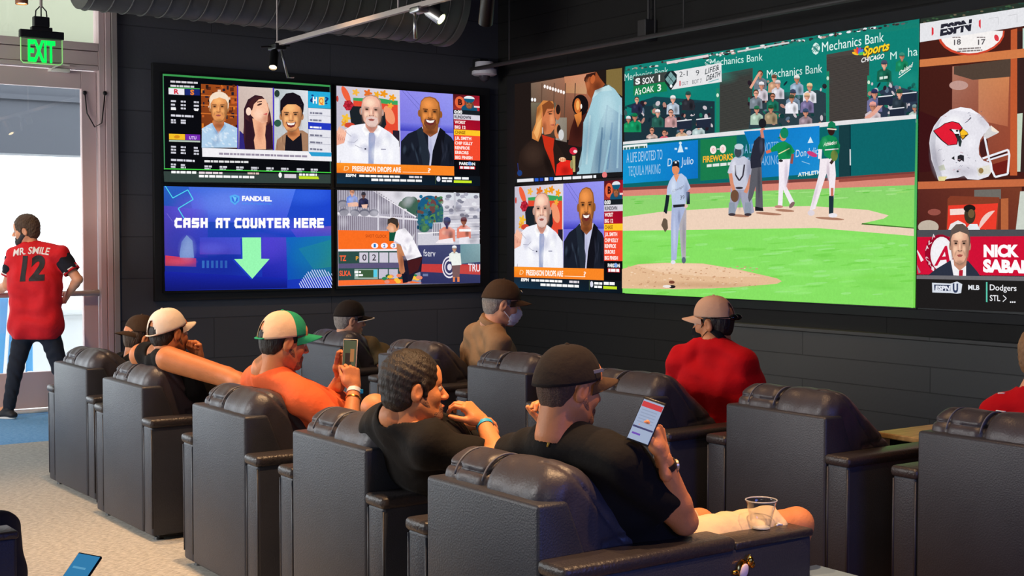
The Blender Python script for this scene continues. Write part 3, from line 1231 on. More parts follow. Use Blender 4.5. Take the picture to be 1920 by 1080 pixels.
# metric frames of the four televisions
def tv(label, x0, x1, z0, z1):
    t, c = display('television', 'A', (x0, z0), (x1, z1), label)
    t['group'] = 'televisions in the two by two grid on the back wall'
    return t, c


_s = TA / YA
ax0, ax1, ax2, ax3 = 4.683 * _s, 6.508 * _s, 6.552 * _s, 8.368 * _s
zz = lambda z: 1.6 + (z - 1.6) * _s
BLACK = (10, 11, 16)
W = (245, 245, 245)

# ---- television 1: studio panel of three guests
t, c = tv('top left television with green outline showing three talk show guests side by side', ax0, ax1, zz(2.118), zz(3.185))
p = Pic('A')
p.view(300, 120, 4.5)
p.poly([(22, 84), (1440, 178), (1442, 1012), (36, 1000)], BLACK)
p.poly([(30, 905), (1440, 932), (1440, 1008), (36, 996)], (52, 66, 62))
p.line([(22, 90), (1438, 186)], 16, (58, 150, 78))
p.line([(26, 90), (38, 890)], 8, (70, 150, 96))
p.line([(1436, 186), (1440, 915)], 10, (70, 120, 100))
# column of odds
for (yy, n) in ((140, 230), (175, 200)):
    p.dashes(88, yy, n, 16, (214, 210, 216), 0.05)
p.poly([(72, 203), (205, 209), (206, 262), (73, 255)], (236, 232, 240))
p.text('R', (118, 250), (160, 253), 40, (206, 40, 60), 0.04)
p.poly([(210, 209), (335, 214), (336, 266), (211, 262)], (26, 40, 112))
p.text('S', (255, 258), (288, 260), 42, (236, 130, 40), 0.04)
p.poly([(72, 196), (335, 206), (335, 212), (72, 203)], (80, 190, 90))
for yy in (300, 330, 358, 460, 480, 685, 710, 735, 835, 855):
    for xx in (92, 175, 285):
        if xx == 285 and yy in (460, 480, 835, 855):
            continue
        p.dashes(xx, yy + xx * 0.05, 42, 15, (205, 205, 215), 0.05)
p.dashes(92, 372, 45, 15, W, 0.05)
p.dashes(290, 380, 40, 15, W, 0.05)
p.dashes(92, 425, 190, 17, (215, 215, 225), 0.05)
p.dashes(92, 800, 200, 17, (215, 215, 225), 0.05)
p.poly([(75, 588), (210, 592), (211, 640), (76, 636)], (240, 188, 40))
p.ell(142, 615, 24, 14, (214, 140, 30))
p.poly([(213, 592), (338, 596), (339, 644), (214, 640)], (112, 40, 170))
p.text('UTU', (245, 634), (306, 636), 26, (226, 200, 250), 0.03)
p.poly([(76, 640), (338, 648), (338, 662), (76, 654)], (180, 196, 180))
# guest 1
p.grad([(345, 168), (650, 186), (650, 712), (352, 700)], [(150, 70, 26), (170, 80, 30), (120, 60, 30), (110, 50, 24)])
p.clip = (345, 170, 650, 706)
for k in range(60):
    x, y = p.rnd.uniform(345, 640), p.rnd.uniform(175, 520)
    p.rect(x, y, x + p.rnd.uniform(8, 36), y + p.rnd.uniform(10, 44), p.rnd.choice([(40, 24, 20), (214, 120, 40), (230, 200, 180), (90, 40, 24), (30, 30, 46), (196, 96, 40)]))
for y in (268, 350, 420):
    p.line([(345, y - 4), (650, y + 12)], 9, (206, 110, 44))
p.poly([(350, 706), (352, 545), (420, 505), (470, 490), (540, 490), (600, 515), (650, 540), (650, 712)], (176, 206, 232))
for k in range(26):
    x, y = p.rnd.uniform(360, 640), p.rnd.uniform(540, 700)
    p.ell(x, y, 14, 7, (206, 224, 240), 30)
p.poly([(455, 440), (540, 440), (540, 520), (490, 590), (440, 520)], (196, 120, 76))
p.poly([(440, 500), (490, 590), (545, 505), (560, 530), (490, 610), (430, 520)], (150, 186, 220))
p.ell(497, 305, 84, 72, (238, 214, 186))
p.face(497, 372, 152, 236, (226, 150, 90), (240, 220, 196), look=-0.04, smile=False, brow=(120, 74, 44))
p.poly([(424, 335), (430, 270), (470, 242), (530, 242), (566, 270), (572, 335), (552, 300), (500, 282), (445, 300)], (240, 220, 196))
p.clip = None
p.poly([(648, 180), (658, 182), (660, 722), (652, 715)], (70, 50, 200))
p.drape(360, 540, 640, 706, (120, 150, 190), (226, 238, 250), 8, .5)
p.soft(497, 520, 60, 30, (110, 50, 30), .6)
# guest 2
p.grad([(658, 188), (950, 204), (950, 722), (662, 712)], [(206, 186, 178), (214, 196, 186), (196, 176, 164), (190, 168, 156)])
p.clip = (658, 188, 950, 720)
p.poly([(690, 720), (706, 520), (706, 380), (740, 300), (800, 262), (860, 272), (905, 330), (930, 420), (948, 560), (950, 722)], (52, 26, 36))
p.poly([(776, 460), (900, 470), (884, 600), (900, 722), (770, 722), (800, 600)], (238, 176, 140))
p.poly([(752, 380), (775, 318), (830, 286), (888, 300), (912, 350), (918, 400), (906, 440), (904, 490), (860, 500), (800, 470), (764, 430)], (244, 190, 158))
p.poly([(752, 400), (744, 340), (780, 290), (840, 268), (880, 290), (830, 300), (790, 340), (776, 390)], (64, 32, 36))
p.ell(745, 400, 22, 34, (248, 214, 196))
p.soft(890, 460, 50, 60, (176, 96, 70), .6)
p.soft(840, 560, 40, 120, (190, 110, 84), .5)
p.soft(830, 420, 60, 60, (255, 220, 196), .6)
p.soft(730, 560, 30, 160, (110, 60, 60), .5)
p.ell(838, 342, 22, 8, (70, 40, 36), -20)
p.line([(815, 322), (858, 316)], 7, (70, 40, 40))
p.line([(900, 330), (916, 395), (900, 402)], 5, (214, 150, 120))
p.poly([(868, 425), (905, 410), (898, 432)], (206, 90, 90))
p.poly([(664, 722), (668, 560), (700, 590), (716, 722)], (48, 40, 120))
p.poly([(716, 460), (770, 500), (800, 722), (716, 722)], (46, 24, 36))
p.poly([(890, 520), (948, 520), (950, 722), (892, 722)], (50, 26, 40))
p.clip = None
p.poly([(948, 200), (958, 202), (962, 735), (952, 730)], (70, 50, 200))
# guest 3
p.grad([(960, 208), (1246, 226), (1248, 738), (962, 728)], [(176, 186, 190), (220, 224, 230), (206, 206, 210), (190, 196, 200)])
p.clip = (960, 212, 1247, 735)
p.ell(985, 250, 22, 30, (40, 60, 50))
p.rect(965, 290, 1000, 520, (216, 222, 224))
p.ell(990, 500, 30, 30, (50, 90, 70))
p.poly([(970, 735), (985, 640), (1060, 580), (1130, 560), (1200, 560), (1248, 590), (1248, 738)], (164, 124, 96))
p.poly([(1050, 735), (1060, 600), (1190, 585), (1200, 735)], (24, 22, 30))
p.poly([(1070, 540), (1170, 540), (1180, 600), (1120, 650), (1075, 610)], (206, 130, 80))
p.face(1108, 440, 178, 262, (232, 160, 104), (26, 20, 26), look=-0.03, smile=True, brow=(30, 20, 20))
p.poly([(1010, 400), (1012, 310), (1060, 250), (1120, 240), (1180, 270), (1212, 340), (1206, 410), (1186, 340), (1120, 310), (1050, 340), (1030, 390)], (24, 18, 26))
p.clip = None
p.soft(1108, 590, 60, 30, (110, 54, 30), .7)
p.drape(975, 600, 1060, 735, (110, 76, 56), (206, 166, 130), 6, .5)
# rundown at the side
p.poly([(1246, 228), (1434, 240), (1437, 378), (1248, 368)], (40, 170, 216))
p.text('?', (1298, 262), (1262, 258), -66, (20, 60, 130), 0.02)
p.text('H', (1286, 330), (1322, 332), 52, W, 0.05)
p.rect(1336, 278, 1384, 348, (244, 214, 120))
p.text('Q', (1340, 336), (1376, 338), 50, (236, 120, 50), 0.03)
p.text('?', (1386, 336), (1420, 338), 58, (20, 60, 130), 0.02)
p.poly([(1248, 370), (1437, 382), (1440, 745), (1250, 738)], (226, 226, 234))
p.poly([(1248, 490), (1438, 502), (1438, 560), (1249, 550)], (36, 56, 190))
for k, yy in enumerate((405, 465, 525, 592, 652, 710)):
    p.dashes(1262, yy, 104, 15, W if k == 2 else (120, 120, 140), 0.06)
for yy in (432, 612, 672):
    p.line([(1252, yy), (1436, yy + 10)], 3, (150, 150, 170))
p.poly([(352, 708), (1442, 745), (1444, 822), (354, 782)], (238, 236, 240))
p.dashes(495, 748, 750, 17, (150, 140, 160), 0.032)
p.poly([(1250, 742), (1442, 748), (1442, 782), (1275, 778)], (44, 156, 206))
p.dashes(372, 812, 370, 17, (226, 226, 226), 0.02)
for xx in (372, 500, 640, 765, 893, 1018, 1150, 1268):
    p.dashes(xx, 845 + xx * 0.03, 62, 16, (206, 206, 214), 0.03)
    p.dashes(xx, 866 + xx * 0.03, 52, 14, (196, 196, 206), 0.03)
p.line([(30, 884), (1440, 916)], 8, (70, 214, 70))
p.dashes(92, 902, 210, 20, W, 0.02)
p.dashes(325, 908, 200, 18, (230, 214, 220), 0.02)
p.dashes(325, 936, 470, 20, W, 0.02)
p.dashes(735, 915, 100, 16, (220, 190, 180), 0.02)
p.ell(1010, 938, 14, 22, W)
p.dashes(1045, 928, 100, 34, (214, 206, 214), 0.02)
p.dashes(1170, 924, 150, 18, W, 0.02)
p.poly([(1166, 946), (1330, 950), (1338, 972), (1170, 970)], (190, 220, 40))
p.build('screen_image', t, c)


def rundown_show(p):
    """sports talk programme, drawn on a 1000 x 700 sheet"""
    p.rect(0, 0, 1000, 700, BLACK)
    # left guest
    p.grad([(0, 0), (442, 0), (442, 552), (0, 552)], [(196, 190, 206), (224, 216, 220), (210, 206, 214), (190, 186, 200)])
    p.clip = (0, 0, 442, 552)
    p.rect(122, 80, 432, 330, (226, 74, 50))
    p.rect(122, 80, 432, 100, (60, 160, 90))
    p.poly([(122, 80), (200, 78), (210, 60), (432, 84), (432, 112), (122, 100)], (60, 160, 90))
    p.rect(395, 300, 442, 420, (40, 30, 44))
    p.ell(372, 190, 34, 70, (240, 150, 110), -20)
    for (x, y, r, cc) in ((140, 40, 26, (240, 180, 70)), (225, 40, 30, (226, 110, 40)), (288, 44, 24, (236, 170, 40)), (335, 36, 28, (236, 150, 30)), (395, 60, 26, (240, 160, 30)), (380, 120, 22, (240, 170, 60)), (70, 230, 32, (240, 190, 60)), (60, 270, 26, (232, 160, 50))):
        for k in range(5):
            a = k * 72
            p.ell(x + r * .5 * math.cos(math.radians(a)), y + r * .5 * math.sin(math.radians(a)), r * .55, r * .3, cc, a)
    p.ell(72, 60, 22, 62, (236, 96, 60), -24)
    p.ell(90, 138, 34, 36, (150, 24, 40))
    for k in range(6):
        p.ell(90 + 26 * math.cos(k), 138 + 26 * math.sin(k), 14, 10, (190, 40, 60), k * 57)
    p.ell(12, 95, 8, 22, (200, 70, 60))
    p.poly([(96, 180), (120, 140), (180, 140), (340, 170), (350, 260), (320, 320), (110, 310)], (28, 34, 40))
    p.ell(96, 280, 36, 20, (206, 70, 50))
    p.poly([(30, 552), (40, 330), (110, 280), (200, 262), (300, 270), (380, 320), (436, 380), (442, 552)], (238, 238, 246))
    p.poly([(204, 250), (290, 250), (286, 300), (246, 350), (206, 300)], (226, 160, 140))
    p.poly([(196, 268), (240, 330), (206, 352), (180, 300)], (250, 250, 252))
    p.poly([(300, 268), (256, 330), (290, 356), (316, 300)], (250, 250, 252))
    p.poly([(228, 326), (266, 326), (272, 360), (258, 552), (222, 552), (226, 360)], (156, 166, 200))
    p.face(250, 170, 150, 232, (238, 182, 160), (190, 176, 170), look=-0.02, smile=False, beard=(226, 196, 186), bald=True, brow=(170, 140, 130))
    p.poly([(178, 150), (186, 90), (176, 180), (180, 200)], (190, 180, 176))
    p.poly([(322, 150), (316, 100), (326, 180), (322, 200)], (190, 180, 176))
    p.drape(40, 320, 430, 552, (176, 178, 206), (255, 255, 255), 16, .55, 14)
    p.soft(246, 300, 60, 30, (150, 90, 80), .6)
    p.ell(18, 380, 44, 62, (236, 170, 146), 12)
    for k in range(4):
        p.ell(18 + k * 14, 326 + k * 8, 9, 36, (244, 186, 160), 14)
        p.line([(10 + k * 14, 340 + k * 8), (16 + k * 14, 390)], 2.5, (176, 100, 90))
    p.poly([(0, 430), (50, 410), (60, 470), (20, 552), (0, 552)], (236, 236, 244))
    for (a, b, cc) in (((60, 320), (105, 360), 8), ((80, 400), (150, 380), 12), ((130, 420), (180, 440), 9)):
        p.line([a, ((a[0] + b[0]) / 2 + cc, (a[1] + b[1]) / 2 + cc), b], 3, (150, 150, 170))
    p.ell(202, 446, 7, 6, (60, 60, 80))
    p.rect(310, 440, 345, 446, (120, 120, 150))
    p.clip = None
    p.rect(440, 0, 446, 552, (210, 206, 220))
    # right guest
    p.grad([(446, 0), (816, 0), (816, 552), (446, 552)], [(142, 136, 232), (150, 150, 238), (110, 116, 214), (100, 96, 206)])
    p.clip = (446, 0, 816, 552)
    p.grad([(446, 240), (816, 240), (816, 300), (446, 300)], [(120, 120, 224), (130, 130, 228), (70, 74, 190), (60, 60, 184)])
    for a in ((460, 0, 590, 150), (490, 0, 600, 120)):
        p.line([(a[0], a[1]), (a[2], a[3])], 2.5, (90, 90, 170))
    p.poly([(446, 552), (450, 380), (500, 320), (560, 290), (600, 260), (720, 262), (760, 300), (800, 330), (816, 360), (816, 552)], (26, 30, 42))
    p.poly([(590, 262), (640, 330), (640, 552), (660, 552), (720, 330), (722, 262)], (198, 200, 226))
    p.poly([(560, 290), (596, 262), (652, 470), (644, 552), (600, 552)], (34, 42, 54))
    p.poly([(760, 292), (722, 262), (670, 440), (656, 552), (720, 552)], (18, 18, 26))
    p.poly([(600, 240), (712, 240), (706, 300), (655, 338), (606, 300)], (150, 84, 46))
    p.face(655, 158, 150, 244, (206, 126, 62), None, smile=True, bald=True, beard=(120, 66, 40), brow=(90, 46, 26), shade=0.72)
    p.clip = None
    p.drape(452, 330, 600, 552, (10, 14, 22), (64, 78, 96), 8, .55)
    p.drape(720, 330, 816, 552, (6, 6, 10), (50, 54, 70), 8, .55)
    p.soft(655, 300, 50, 26, (80, 40, 20), .7)
    p.soft(655, 420, 16, 110, (150, 150, 190), .5)
    # side list
    p.grad([(818, 0), (1000, 0), (1000, 118), (818, 118)], [(70, 20, 30), (150, 20, 40), (190, 40, 50), (160, 50, 40)])
    p.clip = (818, 0, 1000, 160)
    p.ell(862, 60, 34, 46, (226, 100, 60))
    p.text('B', (850, 80), (880, 80), 44, (60, 20, 20), 0.05)
    p.ell(928, 110, 56, 40, (20, 80, 110))
    p.face(928, 66, 54, 78, (150, 92, 60), None, smile=False, bald=True)
    p.ell(928, 32, 36, 26, (20, 90, 120))
    p.ell(928, 28, 38, 22, (226, 230, 236), 0, 180, 360)
    p.rect(960, 80, 1000, 92, (236, 210, 210))
    p.clip = None
    p.rect(818, 118, 1000, 150, (24, 30, 36))
    p.text('0:00', (822, 146), (878, 146), 24, W, 0.04)
    p.rect(818, 152, 1000, 192, (214, 210, 220))
    p.text('RUNDOWN', (824, 184), (938, 184), 23, (50, 46, 60), 0.03)
    p.grad([(818, 192), (1000, 192), (1000, 270), (818, 270)], [(170, 16, 36), (150, 10, 40), (160, 14, 40), (186, 20, 40)])
    p.rect(818, 270, 1000, 312, (250, 196, 40))
    p.text('CHASE', (824, 302), (898, 302), 23, (150, 96, 20), 0.03)
    p.rect(818, 312, 1000, 502, (240, 74, 46))
    for txt, y, x1 in (('WORST', 224, 900), ('BIG 12', 262, 900), ('J.R. SMITH', 346, 938), ('CHIP KELLY', 384, 948), ('RENFROE', 420, 926), ('ERRORS', 456, 918), ('BIG FINISH', 494, 944)):
        p.text(txt, (824, y), (x1, y), 23, (252, 232, 226), 0.04)
    p.text('PARDON', (852, 540), (962, 540), 22, W, 0.04)
    p.ell(925, 528, 15, 14, (130, 170, 230))
    p.rect(852, 548, 962, 572, (214, 30, 46))
    p.dashes(858, 551, 98, 18, W)
    # band
    p.grad([(0, 552), (816, 552), (816, 624), (0, 624)], [(250, 150, 40), (246, 130, 36), (246, 134, 40), (240, 120, 30)])
    p.text('D', (48, 606), (82, 606), 34, (250, 214, 160), 0.0, 0.2)
    p.text('PRESEASON DROPS ARE', (108, 608), (446, 608), 36, (255, 240, 226), 0.04)
    p.rect(458, 604, 640, 608, (255, 230, 200))
    p.text('?', (632, 606), (654, 606), 34, (255, 236, 220), 0.02)
    p.grad([(0, 624), (1000, 624), (1000, 700), (0, 700)], [(26, 40, 54), (16, 20, 26), (10, 20, 30), (20, 50, 74)])
    p.text('ESPN', (62, 650), (132, 650), 20, W, 0.05, 0.15)
    p.dashes(156, 634, 288, 15, W)
    p.dashes(240, 660, 350, 17, W)
    p.dashes(502, 634, 90, 15, (220, 214, 220))
    p.rect(684, 630, 688, 690, (70, 90, 60))
    p.ell(706, 652, 14, 20, (220, 220, 236))
    p.dashes(730, 638, 72, 14, W)
    p.dashes(730, 660, 72, 14, W)
    p.dashes(816, 634, 110, 18, W)
    p.rect(812, 660, 936, 678, (196, 226, 40))


t, c = tv('top right television of the grid showing two laughing men and an orange caption band', ax2, ax3, zz(2.118), zz(3.185))
p = Pic('A')
p.quad((629, 160), (898.5, 180), (901, 349), (631, 344), 1000, 700)
rundown_show(p)
p.build('screen_image', t, c)

# ---- television 3: cash counter notice
t, c = tv('bottom left blue television reading cash at counter here above a green arrow', ax0, ax1, zz(1.052), zz(2.100))
p = Pic('A')
p.view(300, 330, 4.697)
p.grad([(32, 70), (1512, 102), (1520, 985), (46, 1012)], [(44, 96, 190), (30, 70, 206), (26, 60, 190), (24, 30, 140)])
p.grad([(250, 76), (1200, 96), (1100, 420), (300, 400)], [(70, 110, 220), (90, 130, 236), (60, 80, 214), (60, 84, 210)])
p.grad([(34, 260), (420, 300), (420, 720), (40, 700)], [(80, 70, 190), (64, 80, 206), (40, 50, 170), (66, 56, 156)])
p.grad([(900, 540), (1110, 540), (1118, 900), (900, 900)], [(70, 60, 206), (80, 70, 200), (30, 40, 170), (26, 36, 160)])
p.grad([(1110, 540), (1515, 525), (1518, 880), (1125, 915)], [(20, 100, 190), (26, 120, 170), (30, 110, 140), (16, 80, 180)])
p.grad([(1150, 470), (1510, 440), (1512, 525), (1200, 540)], [(80, 70, 200), (110, 80, 190), (70, 80, 190), (60, 70, 200)])
p.grad([(1220, 640), (1505, 560), (1515, 800), (1350, 820)], [(30, 120, 160), (30, 130, 150), (40, 130, 130), (30, 120, 150)])
p.grad([(350, 540), (720, 540), (720, 690), (350, 690)], [(60, 70, 196), (70, 80, 206), (70, 80, 200), (90, 60, 180)])
p.grad([(46, 700), (318, 725), (318, 800), (46, 790)], [(216, 60, 80), (180, 60, 120), (120, 60, 140), (170, 60, 90)])
p.poly([(172, 690), (190, 580), (235, 520), (285, 570), (300, 720), (176, 720)], (112, 140, 200))
p.grad([(40, 840), (1120, 900), (1120, 985), (46, 1010)], [(26, 36, 160), (24, 40, 170), (18, 26, 120), (18, 24, 110)])
for k in range(6):
    p.rect(370 + k * 40, 745, 392 + k * 40, 810, (60, 120, 200))
for (x, y, rx, ry, cc, a_) in ((600, 250, 420, 160, (120, 150, 246), .55), (1300, 160, 300, 120, (60, 110, 240), .5), (250, 300, 200, 200, (110, 90, 220), .4), (900, 640, 260, 160, (90, 70, 210), .5), (560, 780, 300, 160, (20, 30, 140), .5), (1300, 700, 200, 160, (20, 120, 170), .5), (240, 640, 90, 130, (150, 170, 220), .5), (180, 755, 160, 40, (226, 80, 100), .6), (130, 560, 120, 160, (50, 60, 170), .5), (1150, 440, 300, 80, (90, 90, 230), .4), (450, 640, 160, 70, (90, 100, 220), .5)):
    p.soft(x, y, rx, ry, cc, a_)
p.line([(44, 84), (112, 194), (244, 122), (292, 206), (160, 286), (212, 374)], 8, (80, 214, 236))
p.line([(60, 330), (110, 400)], 4, (120, 110, 210))
p.poly([(612, 176), (660, 162), (700, 178), (698, 222), (660, 256), (620, 226)], (84, 170, 240))
p.poly([(630, 190), (660, 178), (686, 192), (684, 216), (660, 238), (636, 220)], (60, 110, 220))
p.poly([(640, 180), (675, 190), (660, 232)], (110, 196, 246))
p.text('FANDUEL', (722, 217), (984, 222), 42, (250, 250, 250), 0.05)
p.text('SPORTSBOOK', (724, 250), (984, 254), 15, (60, 150, 236), 0.0)


def block_text(p, txt, x, y, w, h, gap, th, col):
    """angular block capitals; y top, drawn as bars"""
    G = {
        'C': [[(1, 0), (.25, 0), (0, .25), (0, .8), (.2, 1), (1, 1)]], 'A': [[(0, 1), (0, .2), (.2, 0), (1, 0), (1, 1)], [(0, .6), (1, .6)]],
        'S': [[(1, 0), (.1, 0), (0, .2), (0, .48), (1, .52), (1, .85), (.85, 1), (0, 1)]], 'H': [[(0, 0), (0, 1)], [(1, 0), (1, 1)], [(0, .5), (1, .5)]],
        'T': [[(0, 0), (1, 0)], [(.5, 0), (.5, 1)]], 'O': [[(0, .15), (.15, 0), (.85, 0), (1, .15), (1, .85), (.85, 1), (.15, 1), (0, .85), (0, .15)]],
        'U': [[(0, 0), (0, .85), (.15, 1), (.85, 1), (1, .85), (1, 0)]], 'N': [[(0, 1), (0, 0)], [(0, .1), (1, .9)], [(1, 0), (1, 1)]],
        'E': [[(1, 0), (0, 0), (0, 1), (1, 1)], [(0, .5), (.85, .5)]], 'R': [[(0, 1), (0, 0), (.85, 0), (1, .15), (1, .5), (0, .55)], [(.5, .55), (1, 1)]]}
    for ch in txt:
        if ch == ' ':
            x += w * 0.62
            continue
        for st in G[ch]:
            q = [(x + th / 2 + a * (w - th), y + th / 2 + b * (h - th)) for a, b in st]
            for (a, b) in zip(q[:-1], q[1:]):
                dx, dy = b[0] - a[0], b[1] - a[1]
                L = math.hypot(dx, dy)
                e = th * 0.5 / L
                p.line([(a[0] - dx * e, a[1] - dy * e), (b[0] + dx * e, b[1] + dy * e)], th, col)
        x += w + gap


block_text(p, 'CASH', 128, 370, 64, 86, 12, 23, (254, 250, 252))
block_text(p, 'AT', 490, 370, 60, 88, 8, 22, (254, 250, 252))
block_text(p, 'COUNTER', 655, 370, 61, 88, 9.5, 22, (254, 250, 252))
block_text(p, 'HERE', 1178, 371, 60, 86, 8, 22, (254, 250, 252))
A_ = [(716, 545), (888, 545), (890, 730), (968, 730), (812, 908), (644, 732), (722, 732)]
p.poly([(x - 9, y + 6) for x, y in A_], (30, 60, 190))
p.poly([(722, 541), (888, 541), (890, 728), (964, 730), (812, 904), (652, 732), (726, 730)], (150, 244, 176))
p.clip = (1222, 815, 1518, 985)
for k in range(26):
    x = 1216 + k * 22
    pts = []
    # stripes of a rising disc
    for i in range(12):
        a = (x + i * 9, 808 + i * 17)
        b = (x + i * 9 + 9, 808 + i * 17 + 17)
        m_ = ((a[0] + b[0]) / 2 - 1395) / 172, ((a[1] + b[1]) / 2 - 985) / 165
        if m_[0] ** 2 + m_[1] ** 2 < 1:
            p.line([a, b], 8, (196, 206, 246))
for k in range(-9, 0):
    x = 1216 + k * 22
    for i in range(12):
        a = (x + i * 9, 808 + i * 17)
        b = (x + i * 9 + 9, 808 + i * 17 + 17)
        m_ = ((a[0] + b[0]) / 2 - 1395) / 172, ((a[1] + b[1]) / 2 - 985) / 165
        if m_[0] ** 2 + m_[1] ** 2 < 1:
            p.line([a, b], 8, (196, 206, 246))
p.clip = None
p.build('screen_image', t, c)

# ---- television 4: tennis court
t, c = tv('bottom right television of the grid showing a tennis player beside an orange scoreboard', ax2, ax3, zz(1.052), zz(2.100))
p = Pic('A')
p.view(620, 340, 4.91)
p.poly([(60, 62), (1372, 84), (1378, 935), (68, 965)], (150, 150, 166))
p.grad([(380, 72), (1372, 86), (1372, 330), (700, 330)], [(226, 220, 228), (216, 222, 230), (200, 206, 216), (214, 214, 222)])
# trees
for (x, y, rx, ry, cc) in ((720, 200, 70, 60, (74, 106, 90)), (760, 260, 60, 120, (60, 96, 80)), (910, 240, 110, 110, (26, 90, 130)), (920, 330, 120, 110, (30, 84, 110)), (850, 330, 60, 100, (40, 100, 120)), (930, 230, 46, 66, (110, 66, 66)), (960, 360, 60, 60, (90, 140, 70)), (860, 430, 50, 40, (60, 110, 90)), (660, 220, 36, 40, (90, 110, 96)), (1000, 300, 40, 110, (40, 90, 110))):
    p.ell(x, y, rx, ry, cc)
for k in range(70):
    x, y = p.rnd.uniform(800, 1030), p.rnd.uniform(140, 440)
    p.ell(x, y, p.rnd.uniform(8, 22), p.rnd.uniform(8, 20), p.rnd.choice([(40, 110, 150), (24, 70, 96), (80, 130, 80), (54, 110, 100), (110, 70, 60)]))
# stands left
p.poly([(62, 64), (390, 70), (785, 330), (800, 590), (62, 450)], (176, 172, 186))
for k in range(34):
    x = 66 + k * 22
    top = 66 if x < 390 else 72 + (x - 390) * 0.655
    p.poly([(x, top), (x + 9, top), (x + 9, 300), (x, 300)], (128, 122, 136))
for k in range(40):
    x = 66 + k * 18.2
    p.poly([(x, 318), (x + 8, 318), (x + 8, 450 if x < 520 else 580), (x, 450 if x < 520 else 580)], (120, 110, 126))
p.poly([(60, 285), (800, 345), (800, 362), (60, 305)], (226, 222, 230))
p.line([(380, 74), (785, 330)], 13, (236, 232, 238))
for x in (430, 545, 660):
    p.rect(x, 80 + (x - 380) * .63, x + 14, 450, (214, 210, 220))
for (x, y) in ((110, 200), (120, 280), (220, 285), (310, 285), (395, 285)):
    p.ell(x, y, 44, 30, (106, 106, 122))
    p.ell(x, y + 12, 40, 26, (150, 148, 160))
p.fan(195, 98, 52, (110, 140, 220), None, (226, 160, 130), (120, 80, 60))
p.poly([(150, 200), (240, 190), (270, 230), (160, 235)], (236, 180, 150))
p.fan(300, 125, 48, (44, 44, 76), (26, 26, 34), (110, 70, 56))
p.poly([(280, 215), (340, 210), (330, 250), (290, 245)], (236, 190, 170))
# stands right
p.poly([(1040, 180), (1372, 150), (1374, 590), (800, 600), (800, 470), (930, 470), (940, 380), (1030, 376)], (206, 204, 214))
for k in range(9):
    p.line([(1040, 240 + k * 38), (1372, 225 + k * 38)], 7, (150, 150, 166) if k % 2 else (232, 230, 236))
for k in range(26):
    p.ell(p.rnd.uniform(1050, 1360), p.rnd.uniform(110, 330), 22, 16, p.rnd.choice([(170, 170, 186), (226, 226, 232), (130, 130, 146)]))
p.rect(1130, 90, 1150, 300, (196, 196, 206))
for k in range(5):
    p.rect(940 + k * 16, 388, 948 + k * 16, 500, (120, 116, 130))
p.line([(800, 480), (1000, 470)], 10, (240, 238, 240))
p.fan(1068, 372, 76, (226, 140, 120), (44, 60, 120), (60, 50, 90))
p.poly([(990, 540), (1120, 520), (1130, 570), (960, 570)], (240, 232, 236))
p.fan(1222, 365, 66, (224, 130, 110), (110, 40, 40), (150, 90, 70))
p.rect(1180, 440, 1290, 462, W)
p.poly([(1180, 520), (1270, 510), (1280, 575), (1180, 575)], (232, 228, 236))
# back wall of the court
p.grad([(800, 588), (1374, 578), (1378, 935), (830, 945)], [(64, 66, 110), (70, 80, 112), (50, 54, 96), (46, 48, 92)])
p.grad([(1190, 580), (1374, 575), (1374, 740), (1190, 760)], [(110, 150, 160), (140, 170, 176), (120, 150, 156), (110, 140, 150)])
p.poly([(800, 760), (1374, 765), (1376, 860), (830, 832)], (196, 62, 60))
p.text('fserv', (850, 688), (960, 694), 64, (226, 226, 236), 0.0)
p.dashes(845, 850, 60, 24, (110, 120, 160))
for r_, cc in ((100, (232, 226, 236)), (86, (64, 62, 104)), (70, (226, 222, 232)), (56, (60, 60, 100)), (30, (226, 222, 232))):
    p.ell(1090, 790, r_ * .68, r_ * 1.02, cc)
p.rect(1130, 780, 1374, 850, (196, 70, 66))
p.text('TRU', (1262, 825), (1372, 830), 70, (236, 226, 232), 0.02)
p.fan(1135, 618, 50, (226, 232, 226), (240, 240, 240), (206, 150, 120))
p.poly([(1098, 680), (1190, 660), (1200, 770), (1112, 775)], (234, 238, 232))
p.poly([(1112, 775), (1190, 770), (1180, 890), (1120, 890)], (120, 90, 90))
p.rect(1122, 880, 1140, 925, (226, 130, 80))
p.rect(1162, 880, 1182, 925, (226, 130, 80))
# scoreboard
p.poly([(64, 448), (560, 458), (620, 625), (68, 628)], (246, 108, 34))
p.text('SHOT CLOCK', (318, 516), (512, 520), 28, (150, 50, 20), 0.0)
p.rect(535, 465, 600, 550, (20, 80, 60))
for k, n in enumerate('123'):
    p.ell(402 + k * 88, 592, 32, 25, (246, 240, 244))
    p.text(n, (392 + k * 88, 606), (412 + k * 88, 606), 30, (30, 110, 190), 0.03)
p.poly([(66, 625), (620, 622), (640, 640), (66, 645)], (240, 232, 238))
p.poly([(66, 645), (640, 640), (640, 748), (68, 758)], (44, 76, 70))
p.poly([(68, 758), (660, 748), (660, 795), (68, 802)], (92, 84, 120))
p.poly([(68, 802), (680, 795), (680, 905), (68, 915)], (44, 76, 74))
p.text('TZ', (78, 732), (140, 732), 50, (246, 100, 60), 0.03)
p.text('P', (228, 725), (252, 725), 36, (240, 170, 50), 0.02)
p.text('SLKA', (76, 870), (182, 870), 48, (240, 96, 60), 0.03)
for k in range(4):
    p.rect(260 + k * 92, 655, 342 + k * 92, 748, (206, 200, 214))
    p.rect(440 + k * 92, 808, 522 + k * 92, 895, (196, 190, 206)) if k < 2 else None
p.text('0', (288, 728), (326, 728), 58, (40, 36, 46), 0.01)
p.text('2', (378, 728), (414, 728), 58, (40, 36, 46), 0.01)
p.rect(215, 808, 430, 900, (150, 170, 160))
p.rect(250, 815, 390, 885, (60, 90, 60))
p.rect(390, 812, 424, 880, (90, 200, 226))
